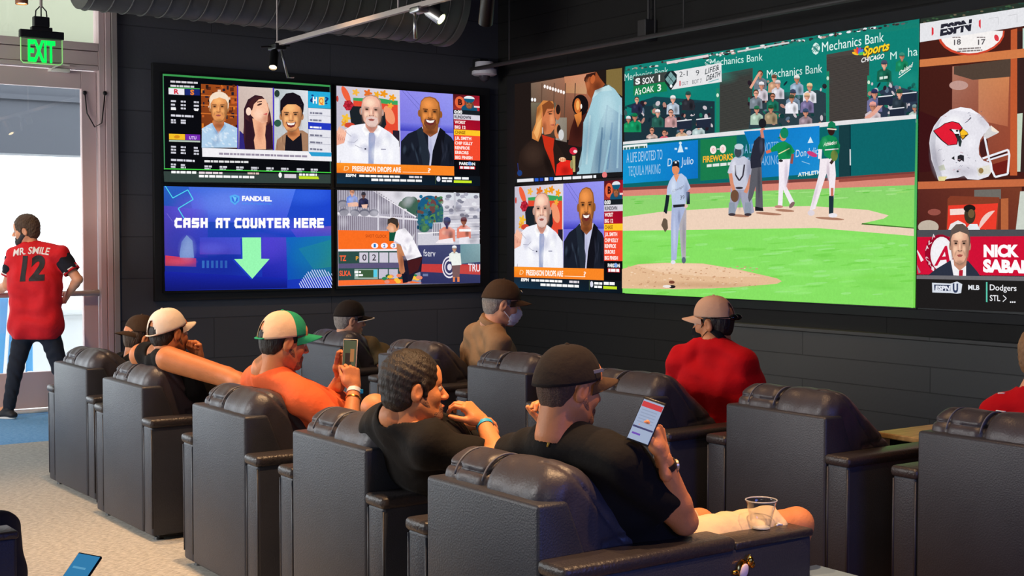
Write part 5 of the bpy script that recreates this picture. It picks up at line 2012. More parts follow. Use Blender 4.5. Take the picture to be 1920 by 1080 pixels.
p.soft(366, 520, 12, 150, (206, 214, 240), .6)
p.soft(424, 540, 14, 140, (120, 120, 140), .6)
p.soft(395, 420, 12, 60, (110, 116, 150), .6)
p.ell(358, 700, 15, 12, (226, 224, 236))
p.ell(424, 688, 13, 20, (90, 100, 120))
p.build('screen_image', t, c)

# ---- sports news with locker shelf
ye = onx(2330, 500, TB)[1]
t, c = big('wall screen at the right edge showing a signed white helmet above a red banner', ye, yb1 - 0.008, zb0, zb1)
p = Pic('B')
p.view(1700, 0, 3.373)
XR = 2080
p.grad([(80, 120), (XR, -215), (XR, 1500), (72, 1470)], [(70, 30, 24), (90, 40, 28), (80, 34, 26), (60, 24, 22)])
p.poly([(80, 120), (XR, -215), (XR, -140), (80, 165)], (40, 52, 44))
for k in range(60):
    u = p.rnd.random()
    p.ell(80 + u * 1900, 140 - u * 330 + p.rnd.uniform(-14, 14), 10, 5, p.rnd.choice([(60, 90, 60), (110, 100, 80), (40, 70, 60)]))
# shelves
p.grad([(290, 420), (660, 380), (655, 1090), (285, 1100)], [(176, 120, 100), (150, 80, 56), (150, 70, 50), (110, 50, 40)])
p.grad([(455, 500), (650, 480), (640, 800), (455, 760)], [(196, 130, 90), (206, 130, 84), (176, 100, 70), (190, 120, 90)])
p.poly([(300, 420), (660, 372), (660, 485), (420, 505), (300, 470)], (80, 64, 54))
p.ell(330, 540, 60, 30, (190, 150, 140))
p.poly([(80, 700), (230, 760), (200, 1080), (76, 1090)], (60, 20, 22))
p.poly([(700, 200), (XR, 0), (XR, 1100), (700, 1090)], (54, 34, 32))
p.poly([(695, 720), (735, 715), (720, 1085), (690, 1085)], (196, 210, 190))
p.poly([(735, 180), (900, 150), (900, 300), (735, 310)], (190, 214, 200))
p.ell(1000, 760, 190, 240, (120, 40, 40))
p.ell(1000, 740, 150, 190, (190, 176, 170))
p.poly([(660, 190), (700, 180), (700, 1110), (655, 1110)], (190, 90, 50))
p.grad([(80, 380), (660, 315), (XR, 190), (XR, 250)], [(214, 130, 70), (206, 110, 64), (200, 100, 60), (180, 90, 56)])
p.poly([(80, 378), (660, 318), (XR, 185), (XR, 240), (660, 372), (80, 425)], (206, 122, 72))
# oval plaque
p.clip = (150, 195, 700, 360)
p.ell(410, 212, 212, 138, (206, 70, 46), -5)
p.ell(412, 205, 200, 132, (242, 238, 236), -5)
p.clip = None
p.text('18', (300, 285), (344, 280), 34, (90, 86, 90), 0.02)
p.text('17', (452, 284), (500, 279), 34, (90, 86, 90), 0.02)
p.dashes(290, 233, 52, 7, (150, 140, 140))
p.dashes(445, 233, 56, 7, (150, 140, 140))
p.dashes(330, 306, 140, 9, (130, 120, 120), -0.06)
p.dashes(320, 322, 160, 9, (130, 120, 120), -0.06)
p.ell(570, 240, 14, 22, (220, 60, 70), -20)
# white banner with the network mark
p.poly([(80, 150), (740, 48), (XR, -160), (XR, -40), (740, 165), (80, 268)], (226, 226, 230))
p.poly([(160, 170), (172, 180), (172, 215), (160, 228)], (220, 50, 60))
p.poly([(470, 122), (458, 132), (458, 165), (470, 182)], (220, 50, 60))
p.text('ESPN', (212, 224), (408, 190), 68, (40, 40, 52), 0.06, 0.1)
p.line([(214, 184), (418, 148)], 6, (226, 226, 230))
for x in (520, 640):
    p.line([(x, 118 - (x - 520) * .15), (x + 60, 108 - (x - 520) * .15), (x + 60, 158 - (x - 520) * .15)], 3, (196, 196, 200))
# helmet
p.view(1720, 180, 6.355)
HW = (226, 224, 232)
p.poly([(145, 560), (160, 460), (200, 360), (280, 250), (400, 165), (520, 132), (640, 150), (750, 220), (850, 330), (885, 400), (800, 450), (755, 520), (735, 620), (740, 700), (790, 770), (880, 800), (890, 900), (850, 960), (730, 1000), (600, 990), (560, 950), (480, 975), (380, 985), (300, 1000), (250, 1000), (220, 900), (170, 760)], HW)
p.poly([(160, 640), (150, 560), (175, 440), (240, 310), (300, 250), (230, 420), (215, 600), (240, 780), (300, 960), (250, 985), (215, 880)], (200, 200, 210))
p.poly([(380, 150 + 20), (520, 134), (640, 152), (750, 222), (640, 200), (500, 176)], (240, 238, 244))
p.poly([(790, 470), (880, 350), (975, 430), (960, 445), (850, 500), (800, 520)], (210, 206, 206))
p.poly([(880, 350), (975, 425), (972, 440), (890, 420)], (240, 226, 210))
p.poly([(750, 560), (790, 500), (840, 520), (850, 690), (770, 740), (745, 660)], (70, 30, 30))
p.poly([(880, 820), (1080, 760), (1060, 920), (940, 940), (900, 900)], (110, 30, 26))
p.line([(805, 490), (860, 760), (880, 800)], 24, (226, 230, 240))
p.line([(780, 745), (1085, 640), (1100, 700), (1080, 930), (930, 965), (890, 880), (880, 800)], 24, (232, 234, 242))
p.line([(830, 770), (1090, 690)], 20, (226, 228, 238))
p.line([(870, 740), (1070, 670)], 16, (40, 26, 30))
p.poly([(710, 860), (860, 820), (880, 920), (730, 950)], (222, 218, 206))
p.ell(762, 890, 30, 34, (150, 120, 60))
p.poly([(250, 840), (320, 815), (340, 880), (270, 890)], (196, 200, 180))
p.poly([(255, 960), (360, 960), (330, 1010), (255, 1012)], (226, 214, 150))
p.soft(430, 330, 150, 130, (255, 255, 255), .6, -40)
p.soft(230, 760, 90, 260, (150, 146, 160), .65, -8)
p.soft(560, 900, 240, 90, (170, 166, 180), .55)
p.soft(780, 300, 60, 120, (180, 176, 190), .5, -40)
p.soft(640, 560, 90, 120, (246, 244, 250), .5)
# cardinal emblem
RED = (222, 30, 52)
p.poly([(190, 415), (270, 370), (330, 325), (420, 300), (500, 320), (545, 380), (520, 420), (500, 470), (480, 580), (370, 592), (290, 530), (240, 480)], (40, 26, 30))
p.poly([(200, 415), (275, 376), (335, 332), (420, 308), (495, 328), (535, 380), (500, 410), (410, 390), (380, 400), (440, 440), (480, 520), (470, 575), (375, 584), (300, 524), (250, 470)], RED)
p.poly([(410, 395), (500, 405), (510, 450), (450, 450)], (240, 240, 244))
p.ell(478, 415, 16, 12, (20, 20, 24))
p.poly([(470, 470), (510, 470), (535, 540), (520, 605), (500, 600), (490, 540)], (36, 50, 50))
p.poly([(510, 430), (540, 385), (600, 430), (615, 458), (580, 490), (545, 525), (515, 490)], (60, 40, 20))
p.poly([(515, 432), (545, 392), (596, 432), (608, 456), (560, 470), (520, 470)], (246, 190, 40))
p.poly([(520, 474), (575, 474), (545, 515)], (226, 160, 30))
p.poly([(410, 742), (445, 715), (448, 765)], (40, 40, 44))
p.poly([(482, 770), (485, 715), (520, 698), (560, 710), (560, 785), (530, 765), (510, 785)], (40, 38, 44))
p.ell(485, 898, 14, 12, (60, 60, 70))
for k in range(40):
    x, y = p.rnd.uniform(240, 820), p.rnd.uniform(180, 900)
    if 190 < x < 620 and 300 < y < 600:
        continue
    if x > 700 and y > 420:
        continue
    L = p.rnd.uniform(12, 44)
    a = p.rnd.uniform(-0.9, 0.2)
    p.line([(x, y), (x + L * .4, y + L * a * .4 - 6), (x + L * .6, y + L * a * .6 + 6), (x + L, y + L * a)], 3.5, p.rnd.choice([(120, 120, 140), (160, 150, 160), (90, 90, 110), (196, 140, 150)]))
p.poly([(560, 330), (610, 290), (640, 250), (652, 262), (600, 310)], (90, 90, 104))
# lower half
p.view(1700, 320, 3.6)
XR = 2200
p.poly([(78, 75), (XR, 20), (XR, 70), (78, 125)], (196, 106, 66))
p.grad([(80, 125), (780, 110), (780, 400), (74, 400)], [(90, 40, 34), (120, 60, 40), (110, 50, 36), (80, 34, 30)])
p.poly([(460, 130), (640, 125), (640, 190), (460, 190)], (110, 106, 100))
p.poly([(280, 190), (300, 170), (630, 180), (615, 400), (272, 400)], (130, 60, 40))
p.poly([(285, 235), (620, 220), (606, 396), (276, 396)], (230, 60, 44))
p.line([(296, 280), (400, 275)], 40, (240, 214, 206))
p.ell(600, 400, 110, 130, (238, 200, 190), 0, 180, 270)
p.ell(606, 410, 76, 96, (230, 60, 44), 0, 180, 270)
p.poly([(285, 400), (300, 360), (350, 335), (400, 360), (410, 400)], (230, 226, 226))
p.poly([(400, 400), (430, 360), (480, 360), (500, 400)], (226, 230, 234))
p.ell(430, 300, 38, 60, (60, 50, 36))
p.ell(428, 255, 40, 26, (30, 26, 24))
p.ell(440, 290, 22, 30, (110, 86, 56))
p.ell(190, 280, 44, 22, (150, 80, 70))
p.ell(150, 380, 70, 46, (190, 176, 160))
p.poly([(640, 190), (690, 185), (690, 400), (640, 400)], (180, 100, 60))
p.poly([(740, 400), (770, 140), (XR, 100), (XR, 400)], (200, 206, 196))
p.poly([(70, 400), (XR, 392), (XR, 440), (66, 448)], (76, 76, 82))
p.grad([(66, 448), (XR, 430), (XR, 730), (66, 700)], [(206, 16, 52), (200, 20, 50), (190, 14, 46), (210, 20, 56)])
p.line([(66, 540), (110, 610)], 22, (240, 226, 230))
p.line([(66, 640), (92, 690)], 16, (150, 130, 140))
p.ell(232, 560, 106, 130, (150, 10, 40))
p.ell(240, 562, 76, 116, (236, 232, 236))
p.ell(240, 562, 66, 104, (240, 238, 242))
p.text('A', (190, 640), (300, 630), 130, (200, 20, 56), 0.02, 0.2)
for k, ch in enumerate('ALA'):
    p.text(ch, (130 + k * 22, 540 - k * 38), (152 + k * 22, 524 - k * 38), 28, (236, 220, 226), 0.02)
for k, ch in enumerate('CRI'):
    p.text(ch, (132 + k * 20, 600 + k * 34), (150 + k * 20, 614 + k * 34), 26, (236, 220, 226), 0.02)
p.poly([(150, 705), (200, 665), (300, 605), (420, 610), (480, 680), (500, 710), (300, 715)], (44, 50, 66))
p.poly([(300, 600), (320, 706), (405, 712), (405, 600)], (240, 238, 240))
p.poly([(358, 670), (384, 670), (382, 712), (356, 712)], (180, 30, 50))
p.poly([(315, 560), (415, 560), (405, 640), (362, 676), (325, 640)], (196, 140, 114))
p.face(364, 505, 130, 256, (226, 172, 144), (96, 80, 72), smile=False, brow=(110, 80, 66), ears=True)
p.poly([(298, 470), (304, 400), (340, 372), (396, 372), (426, 410), (432, 470), (416, 430), (364, 410), (316, 430)], (96, 82, 76))
p.text('NICK', (524, 578), (762, 578), 76, (252, 248, 250), 0.06)
p.text('SABAN', (520, 680), (858, 688), 80, (252, 248, 250), 0.06)
p.poly([(64, 705), (XR, 735), (XR, 770), (64, 730)], (110, 108, 112))
p.poly([(60, 730), (XR, 770), (XR, 1010), (60, 925)], (30, 28, 28))
p.poly([(176, 756), (300, 762), (345, 748), (380, 766), (372, 826), (345, 830), (300, 826), (178, 822)], (214, 220, 230))
p.poly([(190, 768), (300, 772), (300, 812), (192, 808)], (40, 50, 80))
p.text('ESPN', (198, 806), (296, 808), 30, (226, 230, 240), 0.05, 0.1)
p.text('U', (316, 818), (352, 820), 56, (50, 60, 90), 0.06)
p.text('MLB', (420, 802), (496, 804), 32, (226, 230, 236), 0.03)
p.poly([(540, 752), (550, 752), (550, 888), (540, 886)], (90, 196, 170))
p.text('Dodgers', (566, 806), (746, 812), 40, (240, 240, 244), 0.01)
p.text('STL', (566, 878), (636, 880), 40, (240, 240, 244), 0.01)
p.line([(656, 842), (678, 862), (654, 884)], 5, (240, 240, 244))
for x in (702, 716, 730):
    p.rect(x, 882, x + 9, 892, (240, 240, 244))
p.build('screen_image', t, c)

# ------------------------------------------------------------------ recliners
M_vinyl = mat('navy_vinyl', rgb(50, 52, 61), 0.42, bump=0.18, bscale=160, var=0.10, vscale=5, spec=0.45)
M_leather = mat('navy_leather', rgb(62, 58, 64), 0.40, bump=0.14, bscale=110, var=0.12, vscale=6, spec=0.5)
M_pad = mat('dark_arm_leather', rgb(52, 48, 50), 0.34, bump=0.3, bscale=90, spec=0.5)
M_stitch = mat('grey_stitching', rgb(96, 98, 108), 0.7)


def back_cushion():
    f = Field((-0.06, -0.36, 0.34), (0.62, 0.36, 1.0), 0.0085)
    a, b = np.array([0.145, 0.795]), np.array([0.345, 0.56])
    ba = b - a
    L = float(ba @ ba)

    def seg(y0, y1, ra, rb, rr):
        yc, hy = (y0 + y1) / 2, abs(y1 - y0) / 2

        def fn(X, Y, Z):
            px, pz = X - a[0], Z - a[1]
            t = np.clip((px * ba[0] + pz * ba[1]) / L, 0, 1)
            d2 = np.sqrt((px - ba[0] * t) ** 2 + (pz - ba[1] * t) ** 2) - (ra + (rb - ra) * t)
            wx = d2 + rr
            wy = np.abs(Y - yc) - hy + rr
            return np.minimum(np.maximum(wx, wy), 0) + np.sqrt(np.maximum(wx, 0) ** 2 + np.maximum(wy, 0) ** 2) - rr
        f.put(fn, (-0.05, min(y0, y1), 0.35), (0.6, max(y0, y1), 0.98), 0.012)
    seg(0.300, 0.195, 0.100, 0.150, 0.050)
    seg(0.212, 0.035, 0.108, 0.158, 0.040)
    seg(0.055, -0.300, 0.112, 0.165, 0.075)

    def wr(X, Y, Z):
        # pulled leather: soft dents and a stitched seam along the back of the roll
        s = 0.0022 * np.sin(26 * X + 9 * Y + 3 * np.sin(17 * Y)) * np.sin(21 * Z + 7 * Y)
        s = s + 0.0012 * np.sin(60 * Y + 20 * Z + 3 * np.sin(30 * X))
        g = 0.010 * np.exp(-((Z - 0.842) / 0.007) ** 2) * (X < 0.12) * (Y > 0.03)
        q = (X - a[0]) * 0.76 + (Z - a[1]) * 0.65
        g2 = 0.008 * np.exp(-((q - 0.055) / 0.007) ** 2) * (Y < -0.16)
        g3 = 0.007 * np.exp(-((Z - 0.63 - 0.1 * X) / 0.008) ** 2) * (X > 0.25)
        return s + g + g2 + g3
    f.add(wr)
    return f.mesh()


_cush = back_cushion()


def seat_cushion():
    f = Field((0.20, -0.36, 0.14), (1.06, 0.36, 0.56), 0.012)

    def fn(X, Y, Z):
        wx = np.abs(X - 0.64) - 0.34 + 0.07
        wy = np.abs(Y) - 0.298 + 0.07
        wz = np.abs(Z - 0.36) - 0.115 - 0.012 * np.cos(5 * Y) + 0.07
        return np.minimum(np.maximum(np.maximum(wx, wy), wz), 0) + np.sqrt(np.maximum(wx, 0) ** 2 + np.maximum(wy, 0) ** 2 + np.maximum(wz, 0) ** 2) - 0.07
    f.put(fn, (0.28, -0.31, 0.2), (1.0, 0.31, 0.52), 0.0)
    return f.mesh()


SH = 0.805


def make_recliner():
    t = empty('recliner', (0, 0, 0))
    MB().prism([(0.0, 0.03), (0.0, SH), (0.115, SH), (0.15, 0.72), (0.27, 0.42), (0.27, 0.03)], -0.312, 0.312, 'y', 0.014, 3).build('back_panel', M_vinyl, t, True, autos=50)
    o = np_mesh('back_cushion', [_cush], M_leather, t)
    for y0 in (0.204, 0.045):
        st = MB()
        st.tube([(0.145 + (0.104) * math.cos(a_) * 1.0, y0, 0.795 + 0.104 * math.sin(a_)) for a_ in np.linspace(0.9, 2.9, 14)], 0.0035, 6)
        st.build('stitching', M_stitch, o, True)
    np_mesh('seat_cushion', [seat_cushion()], M_leather, t)
    MB().box((0.86, -0.30, 0.10), (0.985, 0.30, 0.34), 0.03, 3).build('footrest', M_vinyl, t, True, autos=50)
    for s_ in (1, -1):
        y0, y1 = (0.318, 0.438) if s_ > 0 else (-0.438, -0.318)
        arm = MB().box((0.004, y0, 0.028), (1.05, y1, 0.606), 0.014, 3).build('arm', M_vinyl, t, True, autos=50)
        MB().box((-0.006, y0 - 0.010, 0.598), (0.69, y1 + 0.010, 0.645), 0.018, 3).build('arm_pad', M_pad, arm, True, autos=60)
        MB().box((0.692, y0 - 0.004, 0.600), (1.054, y1 + 0.004, 0.626), 0.007, 2).build('arm_cap', M_pad, arm, True, autos=60)
        for yy in (y0 + 0.004, y1 - 0.004):
            MB().tube([(0.006, yy, 0.07), (0.006, yy, 0.59)], 0.005, 6).build('welt', M_vinyl, arm, True)
    pl = MB().box((0.05, -0.41, 0.012), (1.0, 0.41, 0.07), 0.004)
    pl.build('plinth', M_black, t)
    for x in (0.06, 0.98):
        for y in (-0.38, 0.38):
            MB().lathe([(0, 0), (0.026, 0), (0.022, 0.014), (0, 0.014)], (x, y, 0), 16).build('foot', M_bezel, t, True, autos=40)
    return t


def copy_tree(o, parent=None):
    c = o.copy()
    COL.objects.link(c)
    c.parent = parent
    for ch in list(o.children):
        copy_tree(ch, c)
    return c


ROW1 = [((100, 677), 1.0, 'navy recliner at the far left end of the rear row, nearest the glass door'),
        ((191, 707), 0.6, 'second navy recliner from the door in the rear row, holding the man with outstretched arm'),
        ((359, 755), -0.4, 'navy recliner in the rear row under the man in the orange shirt'),
        ((547, 806), 0.0, 'navy recliner in the rear row under the dark haired man in black'),
        ((799, 891), 0.5, 'nearest navy recliner, under the man in black cap, cup on its right arm')]
ROW2 = [((565, 640), 0.0, 'farthest front row recliner, under the man in the black and white trimmed cap'),
        ((708, 662), 0.0, 'front row recliner second from the far end, seen behind the dark haired man'),
        ((875, 685), 0.0, 'front row recliner with grey back just left of the man in black cap'),
        ((1077, 724), 0.0, 'front row recliner partly hidden by the black cap, behind the man in red polo'),
        ((1360, 756), 0.0, 'empty front row recliner in front of the wooden table, right of the red polo'),
        ((1720, 807), 0.0, 'front row recliner at the right edge with the red shirted person beyond')]
chairs = {}
proto = make_recliner()
first = True
for row, items in (('r', ROW1), ('f', ROW2)):
    for k, (px, rz, lab) in enumerate(items):
        p = onz(px[0], px[1], SH)
        o = proto if first else copy_tree(proto)
        first = False
        rz = math.radians(rz)
        # the measured corner is the left end of the top edge
        o.location = (p[0] + 0.312 * math.sin(rz) + 0.0, p[1] - 0.312 * math.cos(rz), 0)
        o.rotation_euler = (0, 0, rz)
        tag(o, lab, 'recliner chair', 'recliners in the back row' if row == 'r' else 'recliners in the front row')
        chairs[(row, k)] = o
# one more recliner, only its arm end shows at the lower left
p = onz(34, 998, 0.626)
o = copy_tree(proto)
o.location = (p[0] - 1.054, p[1] + 0.442, 0)
tag(o, 'recliner cut off by the lower left edge of the photo, only arm end showing', 'recliner chair', 'recliners behind the back row')
chairs[('l', 0)] = o

# ------------------------------------------------------------------ small furniture
TZ = 0.56
pA = onz(1640, 809, TZ)
t = empty('side_table', (pA[0], pA[1], 0))
tag(t, 'light wooden side table standing between two front row recliners', 'table')
MB().box((0.0, -0.62, TZ - 0.03), (0.72, 0.0, TZ), 0.006).build('table_top', M_oak, t)
for x in (0.08, 0.64):
    for y in (-0.54, -0.08):
        MB().box((x - 0.025, y - 0.025, 0), (x + 0.025, y + 0.025, TZ - 0.028), 0.004).build('leg', M_bezel, t)
MB().box((0.06, -0.56, TZ - 0.09), (0.66, -0.06, TZ - 0.03), 0.003).build('apron', M_bezel, t)

LZ = 0.45
qa = onz(1530, 1058, LZ)
t = empty('low_table', (qa[0], qa[1], 0))
tag(t, 'low blue-grey topped table at the bottom edge, in front of the nearest recliner', 'table')
MB().box((-0.15, -0.62, LZ - 0.035), (0.0, 0.0, LZ), 0.005).build('table_top', mat('blue_grey_laminate', rgb(120, 144, 168), 0.5), t)
for y in (-0.55, -0.07):
    MB().tube([(-0.07, y, 0.0), (-0.07, y, LZ - 0.034)], 0.02, 16).build('leg', M_bezel, t, True, autos=40)

# recline control on the outer side of the nearest arm
ch = chairs[('r', 4)]
ya_ = ch.location[1] - 0.440
pk = ony(1392, 1068, ya_)
M_goldm = mat('gold_trim', rgb(216, 164, 70), 0.22, 1.0)
kb = MB().lathe([(0, 0.0), (0.030, 0.0), (0.032, 0.006), (0.024, 0.012), (0, 0.013)], (0, 0, 0), 28, (0.2, -1, 0.1))
kb.ell((0.022, -0.016, 0.026), (0.012, 0.010, 0.016)).ell((0.034, -0.012, 0.012), (0.010, 0.009, 0.012)).ell((-0.036, -0.008, -0.004), (0.014, 0.008, 0.008))
kb.tube([(0.012, -0.012, 0.034), (0.022, -0.014, 0.046)], 0.005, 8)
ko = kb.build('recline_control', M_goldm, ch, True, autos=50)
ko.location = (pk[0] - ch.location[0], pk[1] - ch.location[1], pk[2])
MB().ell((-0.006, -0.016, -0.004), (0.017, 0.008, 0.026), Euler((0, math.radians(25), 0)).to_matrix(), 20, 12).build('control_face', mat('pale_lilac_plastic', rgb(216, 204, 222), 0.4), ko, True)

# plastic cup on the arm of the nearest recliner
pc = onz(1427, 991, 0.627)
t = empty('plastic_cup', (pc[0], pc[1], 0.6275))
tag(t, 'empty clear plastic cup standing on the arm of the nearest recliner', 'cup')
prof = [(0.0, 0.0), (0.030, 0.0), (0.031, 0.004), (0.050, 0.088), (0.0525, 0.092), (0.053, 0.096), (0.0505, 0.097), (0.0485, 0.088), (0.029, 0.005), (0.0, 0.004)]
MB().lathe(prof, (0, 0, 0), 40).build('cup_wall', M_cup, t, True)
rm = MB().tube([(0.052 * math.cos(a_), 0.052 * math.sin(a_), 0.0955) for a_ in np.linspace(0, 2 * PI, 40, endpoint=False)], 0.0022, 8, closed=True)
rm.build('rim', mat('frosted_plastic', (0.85, 0.86, 0.9), 0.2, trans=0.6), t, True)
MB().lathe([(0, 0.002), (0.030, 0.002), (0.031, 0.006), (0.024, 0.007), (0, 0.005)], (0, 0, 0), 32).build('cup_base', mat('frosted_plastic', (0.85, 0.86, 0.9), 0.2), t, True)
# folded straw wrapper beside the cup
pw = onz(1456, 988, 0.627)
ww = MB().tube([(0, 0, 0.004), (0.012, 0.004, 0.007), (0.026, -0.002, 0.004)], [0.003, 0.005, 0.003], 8)
o = ww.build('paper_scrap', M_white, None, True)
o.location = (pw[0], pw[1], 0.6275)
tag(o, 'tiny crumpled white scrap beside the plastic cup', 'paper')

# ------------------------------------------------------------------ people
def skin_mat(name, col):
    return mat(name, col, 0.5, bump=0.12, bscale=120, var=0.08, vscale=14, spec=0.4)


SK_TAN = skin_mat('tanned_skin', rgb(206, 132, 86))
SK_FAIR = skin_mat('fair_skin', rgb(220, 156, 120))
SK_WARM = skin_mat('warm_skin', rgb(196, 122, 76))


def cloth(name, col, rough=0.85, var=0.08):
    return mat(name, col, rough, bump=0.35, bscale=34, var=var, vscale=9, spec=0.2, sheen=0.02)


HAIR_DK = mat('dark_brown_hair', rgb(34, 25, 20), 0.55, bump=0.6, bscale=150, var=0.35, vscale=70, stretch=(1, 1, 0.35))
HAIR_BR = mat('brown_hair', rgb(78, 58, 42), 0.6, bump=1.0, bscale=150, var=0.3, vscale=70, stretch=(1, 1, 0.35))
HAIR_GR = mat('grey_hair', rgb(150, 140, 132), 0.6, bump=0.9, bscale=150, var=0.25, vscale=70)
HAIR_BL = mat('sandy_hair', rgb(140, 104, 70), 0.6, bump=0.9, bscale=150, var=0.3, vscale=70, stretch=(1, 1, 0.35))
STUB = mat('stubble', rgb(138, 94, 72), 0.7, bump=0.6, bscale=220, var=0.3, vscale=160)
HAIR_FADE = mat('short_faded_hair', rgb(86, 62, 48), 0.7, bump=0.8, bscale=240, var=0.35, vscale=150)
M_eye = mat('eye_white', rgb(196, 178, 166), 0.3)
M_iris = mat('dark_iris', rgb(40, 26, 20), 0.15)
M_lip = mat('lip_skin', rgb(180, 104, 92), 0.45)
M_rubber = mat('shoe_rubber', rgb(225, 222, 218), 0.6)
M_sole_dk = mat('dark_shoe', rgb(34, 34, 38), 0.6)


def V3(p):
    return np.array(p, float)


def nrm(v):
    v = V3(v)
    return v / (np.linalg.norm(v) + 1e-12)


def az(a):
    a = math.radians(a)
    return np.array([math.sin(a), math.cos(a), 0.0])


def head_frame(azim, pitch=0, roll=0):
    """columns: forward, left, up"""
    f = az(azim)
    l = np.array([-f[1], f[0], 0])
    u = np.array([0, 0, 1.0])
    p = math.radians(pitch)
    f2, u2 = f * math.cos(p) + u * math.sin(p), u * math.cos(p) - f * math.sin(p)
    r = math.radians(roll)
    l2, u3 = l * math.cos(r) + u2 * math.sin(r), u2 * math.cos(r) - l * math.sin(r)
    return np.stack([f2, l2, u3], 1)


def local_field(build, lo, hi, h, M, c, s):
    """sculpt in a local frame and carry the mesh out into the world"""
    F = Field(lo, hi, h)
    build(F)
    V, Q = F.mesh()
    return c + (V * s) @ M.T, Q


def sculpt_head(F):
    F.ell((-.014, 0, .035), (.098, .077, .088), .01)
    F.ell((.028, 0, -.028), (.060, .058, .086), .03)
    for sg in (-1, 1):
        F.cone((.0, sg * .048, -.050), (.058, sg * .016, -.094), .026, .022, .025)
        F.ell((.056, sg * .040, -.026), (.026, .022, .026), .02)
    F.ell((.072, 0, -.098), (.020, .022, .018), .016)
    F.cone((.074, -.036, .024), (.074, .036, .024), .014, .014, .014)
    F.ell((.070, 0, .05), (.026, .05, .04), .02)
    for sg in (-1, 1):
        F.ell((.094, sg * .033, .000), (.014, .019, .012), .010, 's')
    F.cone((.086, 0, .012), (.108, 0, -.028), .0075, .012, .010)
    for sg in (-1, 1):
        F.ell((.097, sg * .012, -.033), (.012, .009, .008), .006)
    F.cone((.084, -.017, -.064), (.084, .017, -.064), .010, .010, .006)
    F.cone((.090, -.012, -.059), (.090, .012, -.059), .006, .006, .004)
    F.cone((.089, -.010, -.071), (.089, .010, -.071), .0065, .0065, .004)
    F.cone((.094, -.024, -.0655), (.094, .024, -.0655), .003, .003, .004, 's')
    F.cone((-.03, 0, -.04), (-.035, 0, -.15), .056, .060, .03)
    for sg in (-1, 1):
        a = math.radians(18)
        M = np.array([[math.cos(a), 0, math.sin(a)], [0, 1, 0], [-math.sin(a), 0, math.cos(a)]])
        F.ell((-.008, sg * .079, -.008), (.021, .010, .034), .006, M=M)
        F.ell((-.002, sg * .090, -.004), (.011, .008, .020), .005, 's', M=M)


def hair_short(F, vol=0.012, top=0.0, hl=.060, nape=-.075):
    F.ell((-.018, 0, .038 + top), (.101 + vol, .080 + vol, .090 + vol + top), .01)
    F.ell((-.05, 0, -.025), (.058 + vol, .064 + vol, .06), .03)
    # sideburns
    for sg in (-1, 1):
        F.cone((.018, sg * (.070 + vol * .5), .02), (.020, sg * .068, -.02), .016, .010, .01)
    # open the face
    F.ell((.130, 0, -.045), (.104, .095, .105), .006, 's')
    F.ell((hl + .062, 0, .035), (.058, .062, .045), .012, 's')
    F.cut((0, 0, nape), (.45, 0, -1.0))
    for sg in (-1, 1):
        F.ell((-.006, sg * .085, -.012), (.026, .020, .040), .004, 's')
    F.add(lambda X, Y, Z: 0.0016 * np.sin(140 * X + 60 * Z + 2 * np.sin(50 * Y)) * np.sin(130 * Y + 60 * Z) + 0.001 * np.sin(230 * Z + 120 * X))


def fringe_only(F, vol=0.006, nape=-.085):
    """hair that shows below a cap"""
    F.ell((-.018, 0, .02), (.094 + vol, .077 + vol, .06), .01)
    F.ell((-.048, 0, -.025), (.054 + vol, .062 + vol, .058), .03)
    F.ell((.110, 0, -.03), (.098, .10, .12), .008, 's')
    F.cut((0, 0, nape), (.45, 0, -1.0))
    F.cut((0, 0, .048), (0, 0, 1))
    for sg in (-1, 1):
        F.ell((-.006, sg * .085, -.012), (.026, .020, .040), .004, 's')
    F.add(lambda X, Y, Z: 0.0018 * np.sin(150 * X + 40 * Z) * np.sin(150 * Y))


def beard_short(F, vol=.0012, full=True):
    for sg in (-1, 1):
        F.cone((.010, sg * .052, -.040), (.060, sg * .019, -.094), .022 + vol, .021 + vol, .02)
    F.ell((.072, 0, -.096), (.021 + vol, .026 + vol, .021 + vol), .016)
    F.ell((.078, 0, -.066), (.020, .030, .020 + vol), .012)
    F.ell((.10, 0, -.064), (.020, .020, .012), .005, 's')
    F.cut((.0, 0, -.030), (-.15, 0, 1))
    F.ell((.065, 0, -.02), (.07, .036, .022), .01, 's')


def grid_mesh(rows):
    """rows of points -> verts, quads"""
    V = np.array([p for r in rows for p in r])
    n = len(rows[0])
    Q = [(i * n + j, i * n + j + 1, (i + 1) * n + j + 1, (i + 1) * n + j) for i in range(len(rows) - 1) for j in range(n - 1)]
    return V, Q


